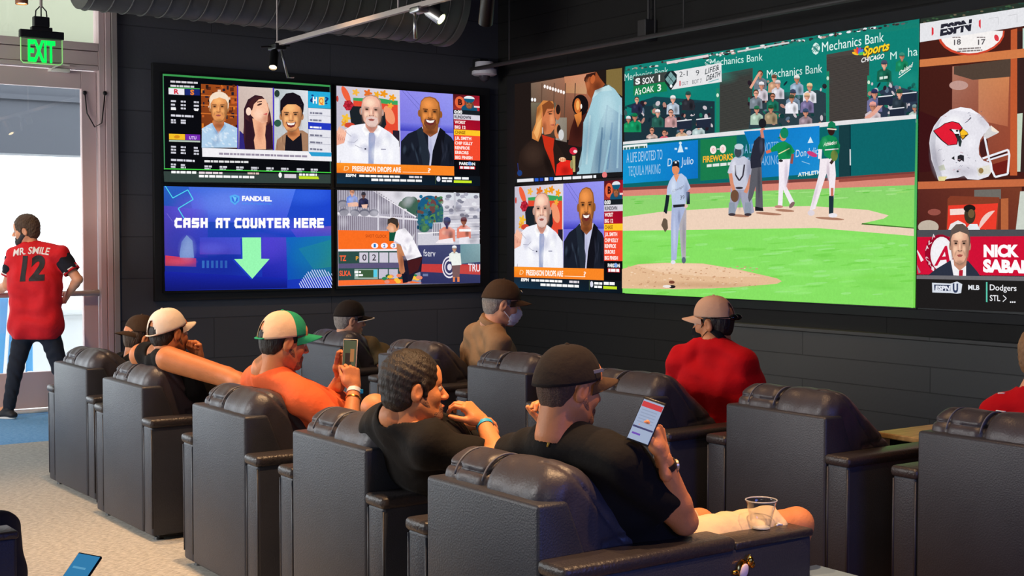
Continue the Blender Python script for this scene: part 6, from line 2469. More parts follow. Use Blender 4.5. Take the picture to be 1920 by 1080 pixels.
def add_cap(parent, org, H, c, s, crown, brim, front=None, turn=0.0, tilt=-6, back_open=False, under=None, button=True, edge=None, lift=0.0):
    """baseball cap: crown, brim, button, strap"""
    f = H
    tr, tl = math.radians(turn), math.radians(tilt)
    Rz = np.array([[math.cos(tr), -math.sin(tr), 0], [math.sin(tr), math.cos(tr), 0], [0, 0, 1]])
    Ry = np.array([[math.cos(tl), 0, -math.sin(tl)], [0, 1, 0], [math.sin(tl), 0, math.cos(tl)]])
    M = f @ Rz @ Ry

    def out(p):
        return c + M @ (np.array(p) * s) - np.array(org)
    cx, cz = -.012, .040 + lift
    rx, ry, hz = .110, .090, .100
    NA, NE = 72, 14
    bm = bmesh.new()
    rows = []
    for i in range(NE + 1):
        e = i / NE * PI / 2
        rr = math.cos(e) ** 0.72 if i < NE else 0.0
        zz_ = math.sin(e) ** 1.15 * hz
        row = []
        for j in range(NA):
            a = 2 * PI * j / NA
            seam = 1 - 0.010 * math.exp(-((((j * 6.0 / NA) + .5) % 1 - .5) / 0.035) ** 2) * math.sin(2 * e)
            bulge = 1.0 + 0.03 * math.cos(a) * math.sin(2 * e)
            row.append(bm.verts.new(out((cx + rx * rr * seam * bulge * math.cos(a), ry * rr * seam * math.sin(a), cz + zz_ - 0.012 * (1 - math.cos(a)) * (1 - i / NE)))))
        rows.append(row)
    for i in range(NE):
        for j in range(NA):
            a = ((j + .5) * 360 / NA + 180) % 360 - 180
            if back_open and abs(abs(a) - 180) < 26 and (i / NE) < 0.48 * math.cos((abs(a) - 180) / 26 * 1.4):
                continue
            fc = bm.faces.new((rows[i][j], rows[i][(j + 1) % NA], rows[i + 1][(j + 1) % NA], rows[i + 1][j]))
            fc.smooth = True
            if front and abs(a) < 72:
                fc.material_index = 1
    bmesh.ops.remove_doubles(bm, verts=rows[NE], dist=1e-5)
    bmesh.ops.recalc_face_normals(bm, faces=bm.faces[:])
    me = bpy.data.meshes.new('cap')
    bm.to_mesh(me)
    bm.free()
    cap = link('cap', me, [crown] + ([front] if front else []), parent)
    sd = cap.modifiers.new('thick', 'SOLIDIFY')
    sd.thickness = 0.003 * s
    sd.offset = 0
    # brim
    bm = bmesh.new()
    NU, NV = 24, 8
    lay = []
    for side in (0, 1):
        R = []
        for v in range(NV + 1):
            t = v / NV
            row = []
            for u in range(NU + 1):
                w = -1 + 2 * u / NU
                a = w * math.radians(66)
                ix, iy = cx + (rx - .002) * math.cos(a), (ry - .002) * math.sin(a)
                prof = max(0.0, 1 - abs(w) ** 2.6)
                x = ix + t * (.076 * prof)
                y = iy * (1 + 0.02 * t) - iy * 0.10 * t * abs(w)
                z = cz + .002 - .030 * abs(w) ** 2 * (0.4 + .6 * t) * 1.0 - .012 * t - 0.012 * (1 - math.cos(a)) + (-.0028 if side else 0)
                row.append(bm.verts.new(out((x, y, z))))
            R.append(row)
        lay.append(R)
    for side, R in enumerate(lay):
        for v in range(NV):
            for u in range(NU):
                q = (R[v][u], R[v][u + 1], R[v + 1][u + 1], R[v + 1][u])
                fc = bm.faces.new(q if side else q[::-1])
                fc.smooth = True
    A, B = lay
    for u in range(NU):
        fc = bm.faces.new((A[NV][u], A[NV][u + 1], B[NV][u + 1], B[NV][u]))
        if edge:
            fc.material_index = 1
    bmesh.ops.recalc_face_normals(bm, faces=bm.faces[:])
    me = bpy.data.meshes.new('brim')
    bm.to_mesh(me)
    bm.free()
    link('brim', me, [brim] + ([edge] if edge else []), cap)
    if edge:
        e = MB()
        pts = [out((cx + (rx) * math.cos(w * math.radians(66)) + .077 * max(0, 1 - abs(w) ** 2.6), ry * math.sin(w * math.radians(66)) * (1.02 - .1 * abs(w)), cz - .030 * abs(w) ** 2 - .011 - 0.012 * (1 - math.cos(w * math.radians(66))))) for w in np.linspace(-1, 1, 28)]
        e.tube(pts, 0.004 * s, 6)
        e.build('brim_edge', edge, cap, True)
    if button:
        MB().ell(out((cx, 0, cz + hz + .001)), (.008 * s, .008 * s, .005 * s), u=12, v=8).build('cap_button', front or crown, cap, True)
    if back_open:
        pts = [out((cx + (rx + .001) * math.cos(a), (ry + .001) * math.sin(a), cz + .003 - 0.012 * (1 - math.cos(a)))) for a in np.linspace(PI - .52, PI + .52, 14)]
        MB().tube(pts, 0.010 * s, 8, flat=0.35).build('cap_strap', front or crown, cap, True)
    return cap, out


def frame_from(d, n):
    """hand frame: fingers d, palm facing n"""
    d = nrm(d)
    n = V3(n) - d * (V3(n) @ d)
    return d, nrm(n)


def sculpt_hand(w, d, n, right=True, curl=(40, 45, 50, 55), thumb=(35, 25), s=1.0, spread=4):
    """palm and five separate fingers; returns mesh pieces"""
    d, n = frame_from(d, n)
    t = np.cross(d, n) if right else np.cross(n, d)      # towards the thumb
    w = V3(w)
    lo, hi = w - 0.21 * s, w + 0.21 * s
    F = Field(lo, hi, 0.0032 * s)
    kn = []
    for i, (off, ln) in enumerate(((.031, .090), (.011, .094), (-.010, .090), (-.029, .080))):
        k = w + d * ln * s + t * off * s - n * 0.002 * s
        kn.append(k)
        F.cone(w + t * off * .62 * s + d * .012 * s, k, .0165 * s, .0125 * s, .012 * s)
    F.cone(w - d * .05 * s, w + d * .02 * s, .026 * s, .024 * s, .02 * s, flat=(n, .78))
    F.ell(w + d * .04 * s + t * .028 * s + n * .008 * s, (.024 * s, .024 * s, .024 * s), .015 * s)
    for i, L in enumerate((.074, .082, .076, .060)):
        ang = 0.0
        p = kn[i]
        sp = math.radians((1.5 - i) * spread)
        dd = d * math.cos(sp) + t * math.sin(sp)
        r = (.0092, .0095, .0090, .0080)[i]
        for j, (fr, rj) in enumerate(((.46, 1.0), (.30, .92), (.24, .84))):
            ang += math.radians(curl[i] * (0.8 if j == 0 else 1.1 if j == 1 else .7))
            v = dd * math.cos(ang) + n * math.sin(ang)
            q = p + v * L * fr * s
            F.cone(p, q, r * rj * s, r * (rj - .07) * s, .0015 * s if j == 0 else .003 * s)
            p = q
    tb = w + d * .030 * s + t * .030 * s + n * .006 * s
    a1, a2 = math.radians(thumb[0]), math.radians(thumb[1])
    v1 = nrm(d * math.cos(a1) + t * math.sin(a1) * .85 + n * .35)
    v2 = nrm(d * math.cos(a1 - a2) + t * math.sin(a1 - a2) + n * (.35 + .5 * math.sin(a2)))
    q1 = tb + v1 * .040 * s
    q2 = q1 + v2 * .030 * s
    q3 = q2 + nrm(v2 * .9 + d * .2) * .024 * s
    F.cone(tb, q1, .0145 * s, .0115 * s, .010 * s)
    F.cone(q1, q2, .0112 * s, .0102 * s, .003 * s)
    F.cone(q2, q3, .0102 * s, .0085 * s, .003 * s)
    return F.mesh()


def person(label, J, group='people', skin=SK_TAN, shirt=None, trousers=None, hair=None, hair_fn=None, beard=None, cap=None, hs=1.0,
           sleeve=0.55, width=1.0, belly=0.0, shorts=None, shoes=M_sole_dk, eyes=True, hands=None, sleeveless=False, collar=None, hem=None, feet_dir=None, fold=0.0065, sleeve_mat=None, arm=1.0, ease=.010):
    """J: joints in metres. one continuous body, clothing and hair as children"""
    org = V3(J['P']).copy()
    org[2] = 0.0
    t = empty('person', org)
    tag(t, label, 'person', group)
    P, C_, N = V3(J['P']), V3(J['C']), V3(J['N'])
    SL, SR = V3(J['SL']), V3(J['SR'])
    Hd = V3(J['H'])
    HM = head_frame(*J['look'])
    side = nrm(SL - SR)
    up = nrm(N - P)
    fwd = nrm(np.cross(side, up))
    hw = 0.095 * width
    HL, HR = V3(J.get('HL', P + side * hw)), V3(J.get('HR', P - side * hw))
    KL, KR, AL, AR = V3(J['KL']), V3(J['KR']), V3(J['AL']), V3(J['AR'])

    def torso(F, e, sf=1.0):
        wd = width
        F.cone(HL, HR, .112 * wd + e, .112 * wd + e, .05)
        for sg in (1, -1):
            F.cone(P + side * sg * .075 * wd, C_ + side * sg * .085 * wd, .112 * wd + e + belly * .3, .118 * wd + e, .06)
        if belly:
            F.ell(P * .55 + C_ * .45 + fwd * (.05 + belly), (.13 + belly + e,) * 3, .06)
        up_c = C_ * .35 + N * .65
        for sg, S in ((1, N + (SL - N) * sf), (-1, N + (SR - N) * sf)):
            F.cone(C_ + side * sg * .07 * wd, S * .72 + N * .28 - up * .045, .112 * wd + e, .072 + e, .06)
            F.cone(N - up * .02 + side * sg * .02, S + up * .005, .056 + e, .062 + e, .045)
        F.cone(C_, N - up * .06, .105 * wd + e, .075 + e, .06)

    def bounds_of(pts, pad):
        A = np.array(pts)
        return A.min(0) - pad, A.max(0) + pad

    # ---- body
    pts = [P, C_, N, SL, SR, HL, HR, V3(J['EL']), V3(J['ER']), V3(J['WL']), V3(J['WR']), KL, KR, AL, AR, Hd]
    lo, hi = bounds_of(pts, .26)
    F = Field(lo, hi, .0085)
    torso(F, -.016)
    base = Hd + HM @ np.array([-.03, 0, -.085]) * hs
    F.cone(N + up * .005, base, .060 * hs + (.006 if width > 1.05 else 0), .054 * hs, .015)
    for S, E, Wr in ((SL, 'EL', 'WL'), (SR, 'ER', 'WR')):
        E, Wr = V3(J[E]), V3(J[Wr])
        F.cone(S, E, .053 * arm, .043 * arm, .02)
        m1 = E * .72 + Wr * .28
        F.cone(E, m1, .043 * arm, .042 * arm, .012)
        F.cone(m1, Wr, .042 * arm, .0275, .012)
    for H_, K_, A_ in ((HL, KL, AL), (HR, KR, AR)):
        F.cone(H_, K_, .085, .056, .03)
        F.cone(K_, K_ * .65 + A_ * .35, .054, .055, .02)
        F.cone(K_ * .65 + A_ * .35, A_, .055, .036, .02)
        F.cone(A_, A_ + nrm((fwd * [1, 1, 0]) if feet_dir is None else feet_dir) * .15 - np.array([0, 0, .045]), .036, .03, .02)
    pieces = [F.mesh()]
    pieces.append(local_field(sculpt_head, (-.15, -.12, -.17), (.15, .12, .15), .0042, HM, Hd, hs))
    hands = hands or {}
    for key, Wn, En in (('L', 'WL', 'EL'), ('R', 'WR', 'ER')):
        hk = hands.get(key, {})
        d_ = hk.get('d', nrm(V3(J[Wn]) - V3(J[En])))
        n_ = hk.get('n', (0, 0, -1) if abs(d_[2]) < .8 else -fwd)
        pieces.append(sculpt_hand(V3(J[Wn]), d_, n_, key == 'R', hk.get('curl', (25, 30, 34, 38)), hk.get('thumb', (40, 20)), hk.get('s', 1.0), hk.get('spread', 4)))
    np_mesh('body', pieces, skin, t, org)

    # ---- eyes
    if eyes:
        for sg in (1, -1):
            ec = Hd + HM @ np.array([.0775, sg * .033, .001]) * hs - org
            e = MB().ell(ec, (.0125 * hs,) * 3, u=16, v=10)
            eo = e.build('eye', M_eye, t, True)
            ip = ec + HM @ np.array([.0066, 0, 0]) * hs
            MB().ell(ip, (.0078 * hs,) * 3, u=12, v=8).build('iris', M_iris, eo, True)
    # ---- hair
    if hair:
        V, Q = local_field(hair_fn or hair_short, (-.17, -.13, -.17), (.16, .13, .20), .0046, HM, Hd, hs)
        np_mesh('hair', [(V, Q)], hair, t, org)
        eb = MB()
        for sg in (1, -1):
            b_ = MB().tube([Hd + HM @ np.array([x_, sg * y_, z_]) * hs - org for x_, y_, z_ in ((.0885, .014, .022), (.0875, .030, .028), (.075, .050, .022))], [.003 * hs, .0045 * hs, .002 * hs], 6)
            b_.build('eyebrow', hair, t, True)
    if beard:
        V, Q = local_field(beard_short, (-.05, -.1, -.15), (.13, .1, 0.0), .004, HM, Hd, hs)
        np_mesh('beard', [(V, Q)], beard, t, org)
    # ---- shirt
    if shirt:
        F = Field(lo, hi, .0085)
        torso(F, ease, .60 if sleeveless else 1.0)
        for S, E in ((SL, V3(J['EL'])), (SR, V3(J['ER']))):
            if sleeveless:
                break
            e_ = S + (E - S) * sleeve
            G = Field(np.minimum(S, E) - .14, np.maximum(S, E) + .14, .0085)
            G.cone(S, E, .072, .060, .0)
            G.cut(e_, E - S)
            # lay the sleeve into the shirt
            off = np.round((G.lo - F.lo) / F.h).astype(int)
            G2 = Field(lo, hi, .0085)
            G2.cone(S, E, .072 * (1.0 if width < 1.06 else 1.1), .061, .0)
            G2.cut(e_, E - S)
            F.D = smin(F.D, G2.D, .03)
        rng = random.Random(len(label))
        ph = [rng.uniform(0, 6.28) for _ in range(6)]
        a1, a2 = nrm(up + .5 * side), nrm(up * .6 - side + .3 * fwd)

        def folds(X, Y, Z):
            q1 = X * a1[0] + Y * a1[1] + Z * a1[2]
            q2 = X * a2[0] + Y * a2[1] + Z * a2[2]
            w1 = np.sin(38 * q1 + 2.2 * np.sin(16 * q2 + ph[0]) + ph[1])
            w2 = np.sin(57 * q2 + 2.0 * np.sin(22 * q1 + ph[2]) + ph[3])
            m_ = .5 + .5 * np.sin(9 * X + 11 * Y + 8 * Z + ph[4])
            return fold * (w1 * m_ + .6 * w2 * (1 - m_))
        F.add(folds)
        # neckline close to the neck, then the hem
        cdir = nrm(nrm(base - N) * .6 + up * .4)
        nr = .060 * hs + (.006 if width > 1.05 else 0)
        F.cone(N + up * .034, base + cdir * .06, nr - .006, nr + .004, .008, 's')
        hz_ = hem if hem is not None else None
        if hz_ is not None:
            F.cut((0, 0, hz_), (0, 0, -1))
        else:
            F.cut(P - up * .10, -up, P - .35, P + .35)
        # thighs of a sitting figure stay clear of the shirt
        V, Q = F.mesh()
        so = np_mesh('shirt', [(V, Q)], shirt, t, org)
        if collar:
            G = Field(N - .16, N + .16, .005)
            c0, ct = N + cdir * .012, N + cdir * .050
            G.cone(c0 - cdir * .02, ct + cdir * .01, nr + .017, nr + .006, 0)
            G.cut(ct, cdir)
            G.cut(c0, -cdir)
            np_mesh('collar', [G.mesh()], collar, so, org)
    # ---- trousers or shorts
    tm = trousers or shorts
    if tm:
        F = Field(lo, hi, .0095)
        F.cone(HL, HR, .116 * width, .116 * width, .04)
        F.cone(P, P + up * .06, .12 * width, .115 * width, .04)
        for H_, K_, A_ in ((HL, KL, AL), (HR, KR, AR)):
            if shorts:
                G = Field(lo, hi, .0095)
                G.cone(H_, K_, .100, .078, .0)
                G.cut(H_ + (K_ - H_) * .84, K_ - H_)
                F.D = smin(F.D, G.D, .03)
            else:
                F.cone(H_, K_, .098, .070, .04)
                F.cone(K_, A_ + (K_ - A_) * .06, .069, .053, .02)
        F.add(lambda X, Y, Z: .004 * np.sin(60 * Z + 8 * np.sin(14 * X) + 20 * Y) * np.sin(20 * Z + 9 * X))
        F.cut(P + up * .10, up, P - .3, P + .3)
        np_mesh('shorts' if shorts else 'trousers', [F.mesh()], tm, t, org)
    # ---- shoes
    fd = nrm(fwd * [1, 1, 0]) if feet_dir is None else nrm(feet_dir)
    for A_ in (AL, AR):
        s0 = A_ - fd * .045
        s0[2] = A_[2] - .055
        F = Field(s0 - .14, s0 + fd * .25 + .16, .006)
        F.cone(s0 + fd * .0, s0 + fd * .20, .042, .040, .02, flat=(np.array([0, 0, 1.0]), .8))
        F.cone(A_ + np.array([0, 0, .0]), s0 + fd * .10, .045, .042, .03)
        F.cut((0, 0, A_[2] - .075), (0, 0, -1))
        sh = np_mesh('shoe', [F.mesh()], shoes, t, org)
        b_ = MB()
        sd_ = np.cross(fd, [0, 0, 1])
        o2 = []
        for a_ in np.linspace(0, 2 * PI, 26, endpoint=False):
            ex = .125 * math.cos(a_)
            o2.append(s0 + fd * (.095 + ex) + sd_ * .045 * math.sin(a_) * (1 - .1 * math.cos(a_)))
        zb = A_[2] - .088
        b_.prism([(p_[0] - org[0], p_[1] - org[1]) for p_ in o2], zb, zb + .022, 'z', .004, 1)
        b_.build('sole', M_rubber, sh, True, autos=40)
    if cap:
        cap_o, cap_f = add_cap(t, org, HM, Hd, hs, **cap)
        t['_'] = 0
        del t['_']
        return t, org, HM, cap_o, cap_f
    return t, org, HM, None, None


def wristband(t, org, E, Wr, frac, r, wid, m, name='wristband'):
    E, Wr = V3(E), V3(Wr)
    d = nrm(Wr - E)
    c = E + (Wr - E) * frac - org
    return MB().lathe([(r, -wid / 2), (r + .0022, -wid / 2), (r + .0022, wid / 2), (r, wid / 2), (r, -wid / 2)], c, 28, d).build(name, m, t, True, autos=40)


def phone(label, c, up, nrm_, w=.072, h=.148, screen=None):
    """up: long axis; nrm_: the way the screen faces"""
    up = nrm(up)
    n = V3(nrm_) - up * (V3(nrm_) @ up)
    n = nrm(n)
    x = np.cross(up, n)
    t = empty('phone', c)
    R = Matrix((x, up, n)).transposed()
    t.rotation_euler = R.to_euler()
    tag(t, label, 'phone', 'phones held by the seated people')
    MB().box((-w / 2, -h / 2, -.004), (w / 2, h / 2, .004), .0036, 3).build('case', mat('phone_case', rgb(24, 24, 28), 0.3), t, True, autos=50)
    return t, w, h


def glow_mat(name, col, s=1.0):
    return mat(name, (0.02, 0.02, 0.02), 0.35, emit=col, estr=s, spec=0.2)


def lit_rect(t, x0, y0, x1, y1, z, m, name='screen_image'):
    return MB().box((x0, y0, z), (x1, y1, z + .0003)).build(name, m, t)


TAN_HAT = cloth('tan_cap_cloth', rgb(200, 158, 132))
BLK = cloth('black_cotton', rgb(20, 17, 16))
BLK2 = cloth('black_cap_cloth', rgb(34, 28, 26))
BRN = cloth('brown_cap_cloth', rgb(70, 52, 38))
CREAM = cloth('cream_cap_mesh', rgb(226, 190, 156))
WHT = cloth('white_cap_cloth', rgb(232, 214, 196))
GRN = cloth('green_cap_cloth', rgb(40, 150, 110))
ORG = cloth('orange_cotton', rgb(238, 104, 58))
RED = cloth('red_jersey', rgb(206, 30, 38), 0.7)
CRIM = cloth('red_polo_cotton', rgb(190, 2, 16))
KHAKI = cloth('khaki_polo_cotton', rgb(150, 116, 84))
OLIVE = cloth('olive_jacket', rgb(96, 84, 62))
DENIM = cloth('dark_denim', rgb(38, 42, 52))
BEIGE = cloth('beige_cotton', rgb(212, 188, 154))
CAMO = mat('grey_camo', rgb(120, 116, 110), 0.9, var=0.45, vscale=14, bump=0.3, bscale=30)
M_mask = mat('white_surgical_mask', rgb(226, 222, 230), 0.8, bump=0.2, bscale=40)
BLKMASK = cloth('black_mask_cloth', rgb(22, 22, 24))
M_cyanband = mat('cyan_wristband', rgb(40, 160, 214), 0.5)
M_gold = mat('gold_metal', rgb(226, 170, 70), 0.25, 1.0)


def sit(P, face=90, spread=.10, knee=.46, kz=.56, az_=.09, fx=.08):
    """legs of someone sitting"""
    f = az(face)
    l = np.array([-f[1], f[0], 0])
    P = V3(P)
    d = {}
    for k, sg in (('L', 1), ('R', -1)):
        K = P + f * knee + l * sg * (spread + .05)
        K[2] = kz
        A = K + f * fx + l * sg * .02
        A[2] = az_
        d['K' + k], d['A' + k] = K, A
        d['H' + k] = P + l * sg * .095
    return d


def arms_rest(J, face=90, z=.66, reach=.28):
    f = az(face)
    l = np.array([-f[1], f[0], 0])
    for k, sg in (('L', 1), ('R', -1)):
        if 'E' + k not in J:
            S = V3(J['S' + k])
            E = S + l * sg * .07 + f * .06
            E[2] = max(z, S[2] - .30)
            J['E' + k] = E
            W_ = E + f * .25 - l * sg * .05
            W_[2] = E[2] - .01
            J['W' + k] = W_
    return J


def mk(H, look, N, tilt=(0, 0), face=90, P=None, shw=.19, drop=.055, chest=.24):
    J = {'H': V3(H), 'look': look, 'N': V3(N)}
    f = az(face)
    l = np.array([-f[1], f[0], 0])
    J['SL'] = J['N'] + l * shw - np.array([0, 0, drop])
    J['SR'] = J['N'] - l * shw - np.array([0, 0, drop])
    J['P'] = V3(P)
    u = nrm(J['N'] - J['P'])
    J['C'] = J['N'] - u * chest
    return J

# ---- man by the door, red jersey
D1 = 11.80
J = {'H': at(48, 433, D1), 'look': (-62, -6, 0), 'N': at(59, 464, D1), 'P': at(68, 612, D1),
     'SL': at(29, 481, D1 + .02), 'SR': at(112, 478, D1 - .02), 'EL': at(13, 535, D1 + .05), 'ER': at(146, 524, D1 - .03),
     'WL': at(-26, 555, D1 + .28), 'WR': at(127, 553, D1 + .12),
     'KL': at(30, 688, D1 - .02), 'KR': at(112, 690, D1 + .05), 'AL': at(16, 757, D1 - .05), 'AR': at(139, 757, D1 + .10)}
J['C'] = at(66, 530, D1)
for k in ('AL', 'AR'):
    J[k][2] = 0.09
t, org, HM, _, _ = person('man in red number 12 jersey and dark jeans walking out of the glass door', J, skin=SK_FAIR, shirt=RED, trousers=DENIM,
                          hair=HAIR_BR, hair_fn=lambda F: hair_short(F, .010, .006), beard=None, sleeve=.62, hem=.70, width=1.06, ease=.022, hs=1.02, shoes=M_sole_dk, feet_dir=az(-30),
                          hands={'L': {'curl': (70, 75, 75, 80), 'n': (0, 0, -1)}, 'R': {'curl': (55, 60, 65, 70), 'n': (-.5, .6, -.4)}})
up1 = np.array([0, 0, 1.0])
sd1 = nrm(J['SR'] - J['SL'])
bk = nrm(np.cross(sd1, up1))
if bk @ np.array([0, 1, 0]) > 0:
    bk = -bk
mid = (J['SL'] + J['SR']) / 2
M_jsyw = mat('white_twill', rgb(232, 224, 220), 0.7)
M_jsyk = mat('black_twill', rgb(34, 26, 28), 0.7)


def back_surface(shirt_o):
    """wrap flat writing onto the cloth"""
    from mathutils.bvhtree import BVHTree
    me = shirt_o.data
    return BVHTree.FromPolygons([v.co[:] for v in me.vertices], [p.vertices[:] for p in me.polygons])


shirt1 = [c for c in t.children if c.name.startswith('shirt')][0]
bv = back_surface(shirt1)


def on_cloth(bvh, nrm_out, lift=.004):
    def b(s_, t_, p):
        o = Vector(p) + Vector(nrm_out) * .5
        r = bvh.ray_cast(o, -Vector(nrm_out))
        if r[0] is None:
            return Vector(p)
        return r[0] + Vector(nrm_out) * lift
    return b


def cloth_text(name, txt, c, width, height, m, arc=0.0, bold=.03, parent=None, bvh=None, nout=bk, xd=sd1, ud=up1, bold_extra=0):
    v, f, asp = text_mesh(txt, bold)
    bm = bmesh.new()
    vs = []
    bend = on_cloth(bvh, nout)
    for s_, t_ in v:
        a_ = (s_ - .5)
        p_ = V3(c) + xd * (a_ * width) + ud * (t_ * height + arc * (1 - (2 * a_) ** 2) * width)
        vs.append(bm.verts.new(bend(s_, t_, p_)))
    for fc in f:
        try:
            bm.faces.new([vs[i] for i in fc])
        except Exception:
            pass
    bmesh.ops.triangulate(bm, faces=bm.faces[:])
    for _ in range(2):
        es = [e for e in bm.edges if e.calc_length() > .03]
        if es:
            bmesh.ops.subdivide_edges(bm, edges=es, cuts=1)
            bmesh.ops.triangulate(bm, faces=bm.faces[:])
    for v_ in bm.verts:
        v_.co = bend(0, 0, v_.co)
    r = bmesh.ops.extrude_face_region(bm, geom=bm.faces[:])
    bmesh.ops.translate(bm, verts=[g for g in r['geom'] if isinstance(g, bmesh.types.BMVert)], vec=Vector(nout) * -.003)
    bmesh.ops.recalc_face_normals(bm, faces=bm.faces[:])
    me = bpy.data.meshes.new(name)
    bm.to_mesh(me)
    bm.free()
    return link(name, me, m, parent)


cloth_text('name_lettering', 'MR. SMILE', at(68, 479, D1) - org, .325, .062, M_jsyw, .05, .02, shirt1, bv)
cloth_text('number_lettering', '12', at(75, 523, D1) - org, .215, .205, M_jsyk, 0, .05, shirt1, bv)
# black sleeves with pale trim
for S, E in ((J['SL'], J['EL']), (J['SR'], J['ER'])):
    d = E - S
    e0, e1 = S + d * .04, S + d * .66
    F = Field(np.minimum(S, E) - .15, np.maximum(S, E) + .15, .007)
    F.cone(S, E, .083, .071, 0)
    F.cut(e0, -d)
    F.cut(e1, d)
    F.add(lambda X, Y, Z: .004 * np.sin(50 * X + 70 * Z))
    np_mesh('sleeve', [F.mesh()], cloth('black_jersey', rgb(30, 30, 38)), t, org)
    rr = MB().lathe([(.060, -.008), (.0765, -.008), (.0765, .008), (.060, .008)], e1 - org, 28, nrm(d))
    rr.build('sleeve_trim', RED, t, True)
    MB().lathe([(.060, -.005), (.0772, -.005), (.0772, .004), (.060, .004)], e1 - nrm(d) * .012 - org, 28, nrm(d)).build('sleeve_trim', M_jsyw, t, True)
V, Q = local_field(lambda F: (beard_short(F, .007), None)[1], (-.05, -.1, -.15), (.14, .1, 0.02), .004, HM, J['H'], 1.02)
np_mesh('face_mask', [(V, Q)], cloth('grey_mask_cloth', rgb(60, 58, 60)), t, org)

# ---- man in backward brown cap, far end of the rear row
D2 = 8.55
P2 = (3.02, 8.12, .56)
J = mk(at(263, 634, D2), (82, -8, 0), at(250, 674, D2 - .05), P=P2, shw=.185, drop=.05)
J.update(sit(P2))
arms_rest(J)
t, org, HM, cp, cf = person('man in backward brown cap and black shirt nearest the glass door', J, skin=SK_TAN, shirt=BLK, trousers=DENIM, hair=HAIR_BR, hair_fn=lambda F: fringe_only(F, .003),
                            cap=dict(crown=BRN, brim=BRN, turn=180, tilt=-7, lift=.010), sleeve=.6)

# ---- man in white cap with the outstretched arm
D3 = 7.35
P3 = (2.98, 7.10, .56)
J = mk(at(318, 626, D3), (74, -4, -6), at(298, 664, D3), P=P3, shw=.185, drop=.02, face=80)
J['SR'] = at(316, 673, D3 - .14)
J['ER'] = at(424, 707, D3 - .22)
J['WR'] = at(503, 742, D3 - .35)
J['EL'] = at(392, 725, D3 + .10)
J['WL'] = at(374, 672, D3 + .05)
J.update(sit(P3))
t, org, HM, cp, cf = person('man in white cap and black sleeveless shirt resting chin on fist, arm stretched out', J, skin=SK_WARM, shirt=BLK, trousers=DENIM, hair=HAIR_DK, hair_fn=lambda F: fringe_only(F, .004),
                            cap=dict(crown=WHT, brim=WHT, tilt=14, turn=0, back_open=True, lift=-.002), sleeveless=True, beard=STUB, width=1.05, hs=1.04, arm=1.3,
                            hands={'L': {'d': (-.25, -.1, 1), 'n': (-1, -.2, 0), 'curl': (80, 85, 85, 90)}, 'R': {'n': (0, 0, -1)}})
wristband(t, org, J['EL'], J['WL'], .75, .034, .014, M_steel, 'bracelet')

# ---- man in orange shirt with green brimmed cap
D4 = 6.2
P4 = (2.95, 5.72, .56)
J = mk(at(533, 640, D4), (96, -10, 0), at(500, 694, D4), P=P4, shw=.20, drop=.06, face=96)
J['SR'] = at(566, 745, D4 - .12)
J['SL'] = at(486, 716, D4 + .18)
J['ER'] = at(655, 812, D4 - .16)
J['WR'] = at(664, 728, D4 - .02)
J['EL'] = at(606, 772, D4 + .22)
J['WL'] = at(640, 706, D4 + .14)
J.update(sit(P4))
t, org, HM, cp, cf = person('man in orange shirt and cream cap with green brim looking at a raised phone', J, skin=SK_TAN, shirt=ORG, trousers=DENIM, hair=HAIR_DK, hair_fn=lambda F: fringe_only(F, .004),
                            cap=dict(crown=CREAM, brim=GRN, front=GRN, tilt=8, back_open=True, lift=-.006), beard=STUB, width=1.12, belly=.03, hs=1.06, sleeve=.60,
                            hands={'R': {'d': (-.05, .25, 1), 'n': (.1, 1, -.1), 'curl': (70, 75, 80, 80), 'thumb': (20, 30)}, 'L': {'d': (.15, -.1, 1), 'n': (-.2, -1, 0), 'curl': (40, 60, 65, 70), 'thumb': (20, 10)}})
wb = wristband(t, org, J['ER'], J['WR'], .93, .031, .020, mat('pale_wristband', rgb(226, 226, 226), .5))
MB().box((-.013, -.0036, -.010), (.013, .0036, .010), .002).build('clasp', M_cyanband, wb).location = tuple(J['ER'] + (J['WR'] - J['ER']) * .93 + np.array([.022, -.024, 0]) - org)
wristband(t, org, J['ER'], J['WR'], .76, .0335, .006, M_gold, 'bracelet')
c4 = at(656, 666, D4 + .05)
ph, w, h = phone('phone in pale case held up by the man in the orange shirt', c4, (.1, .05, 1), (-.78, -.55, .25))
fr_ = MB().box((-w / 2 - .001, -h / 2 - .001, -.005), (w / 2 + .001, h / 2 + .001, .0035), .003, 2)
fr_.build('frame', mat('cream_phone_frame', rgb(226, 206, 180), .35), ph, True, autos=50)
lit_rect(ph, -w / 2 + .004, -h / 2 + .006, w / 2 - .004, h / 2 - .006, .0042, glow_mat('dim_phone_image', rgb(74, 82, 56), .9))
lit_rect(ph, -.022, -.05, .010, .01, .0046, glow_mat('dark_phone_image', rgb(40, 26, 20), .8), 'screen_detail')
lit_rect(ph, .004, -.03, .024, .03, .0049, glow_mat('warm_phone_image', rgb(170, 110, 60), .9), 'screen_detail')

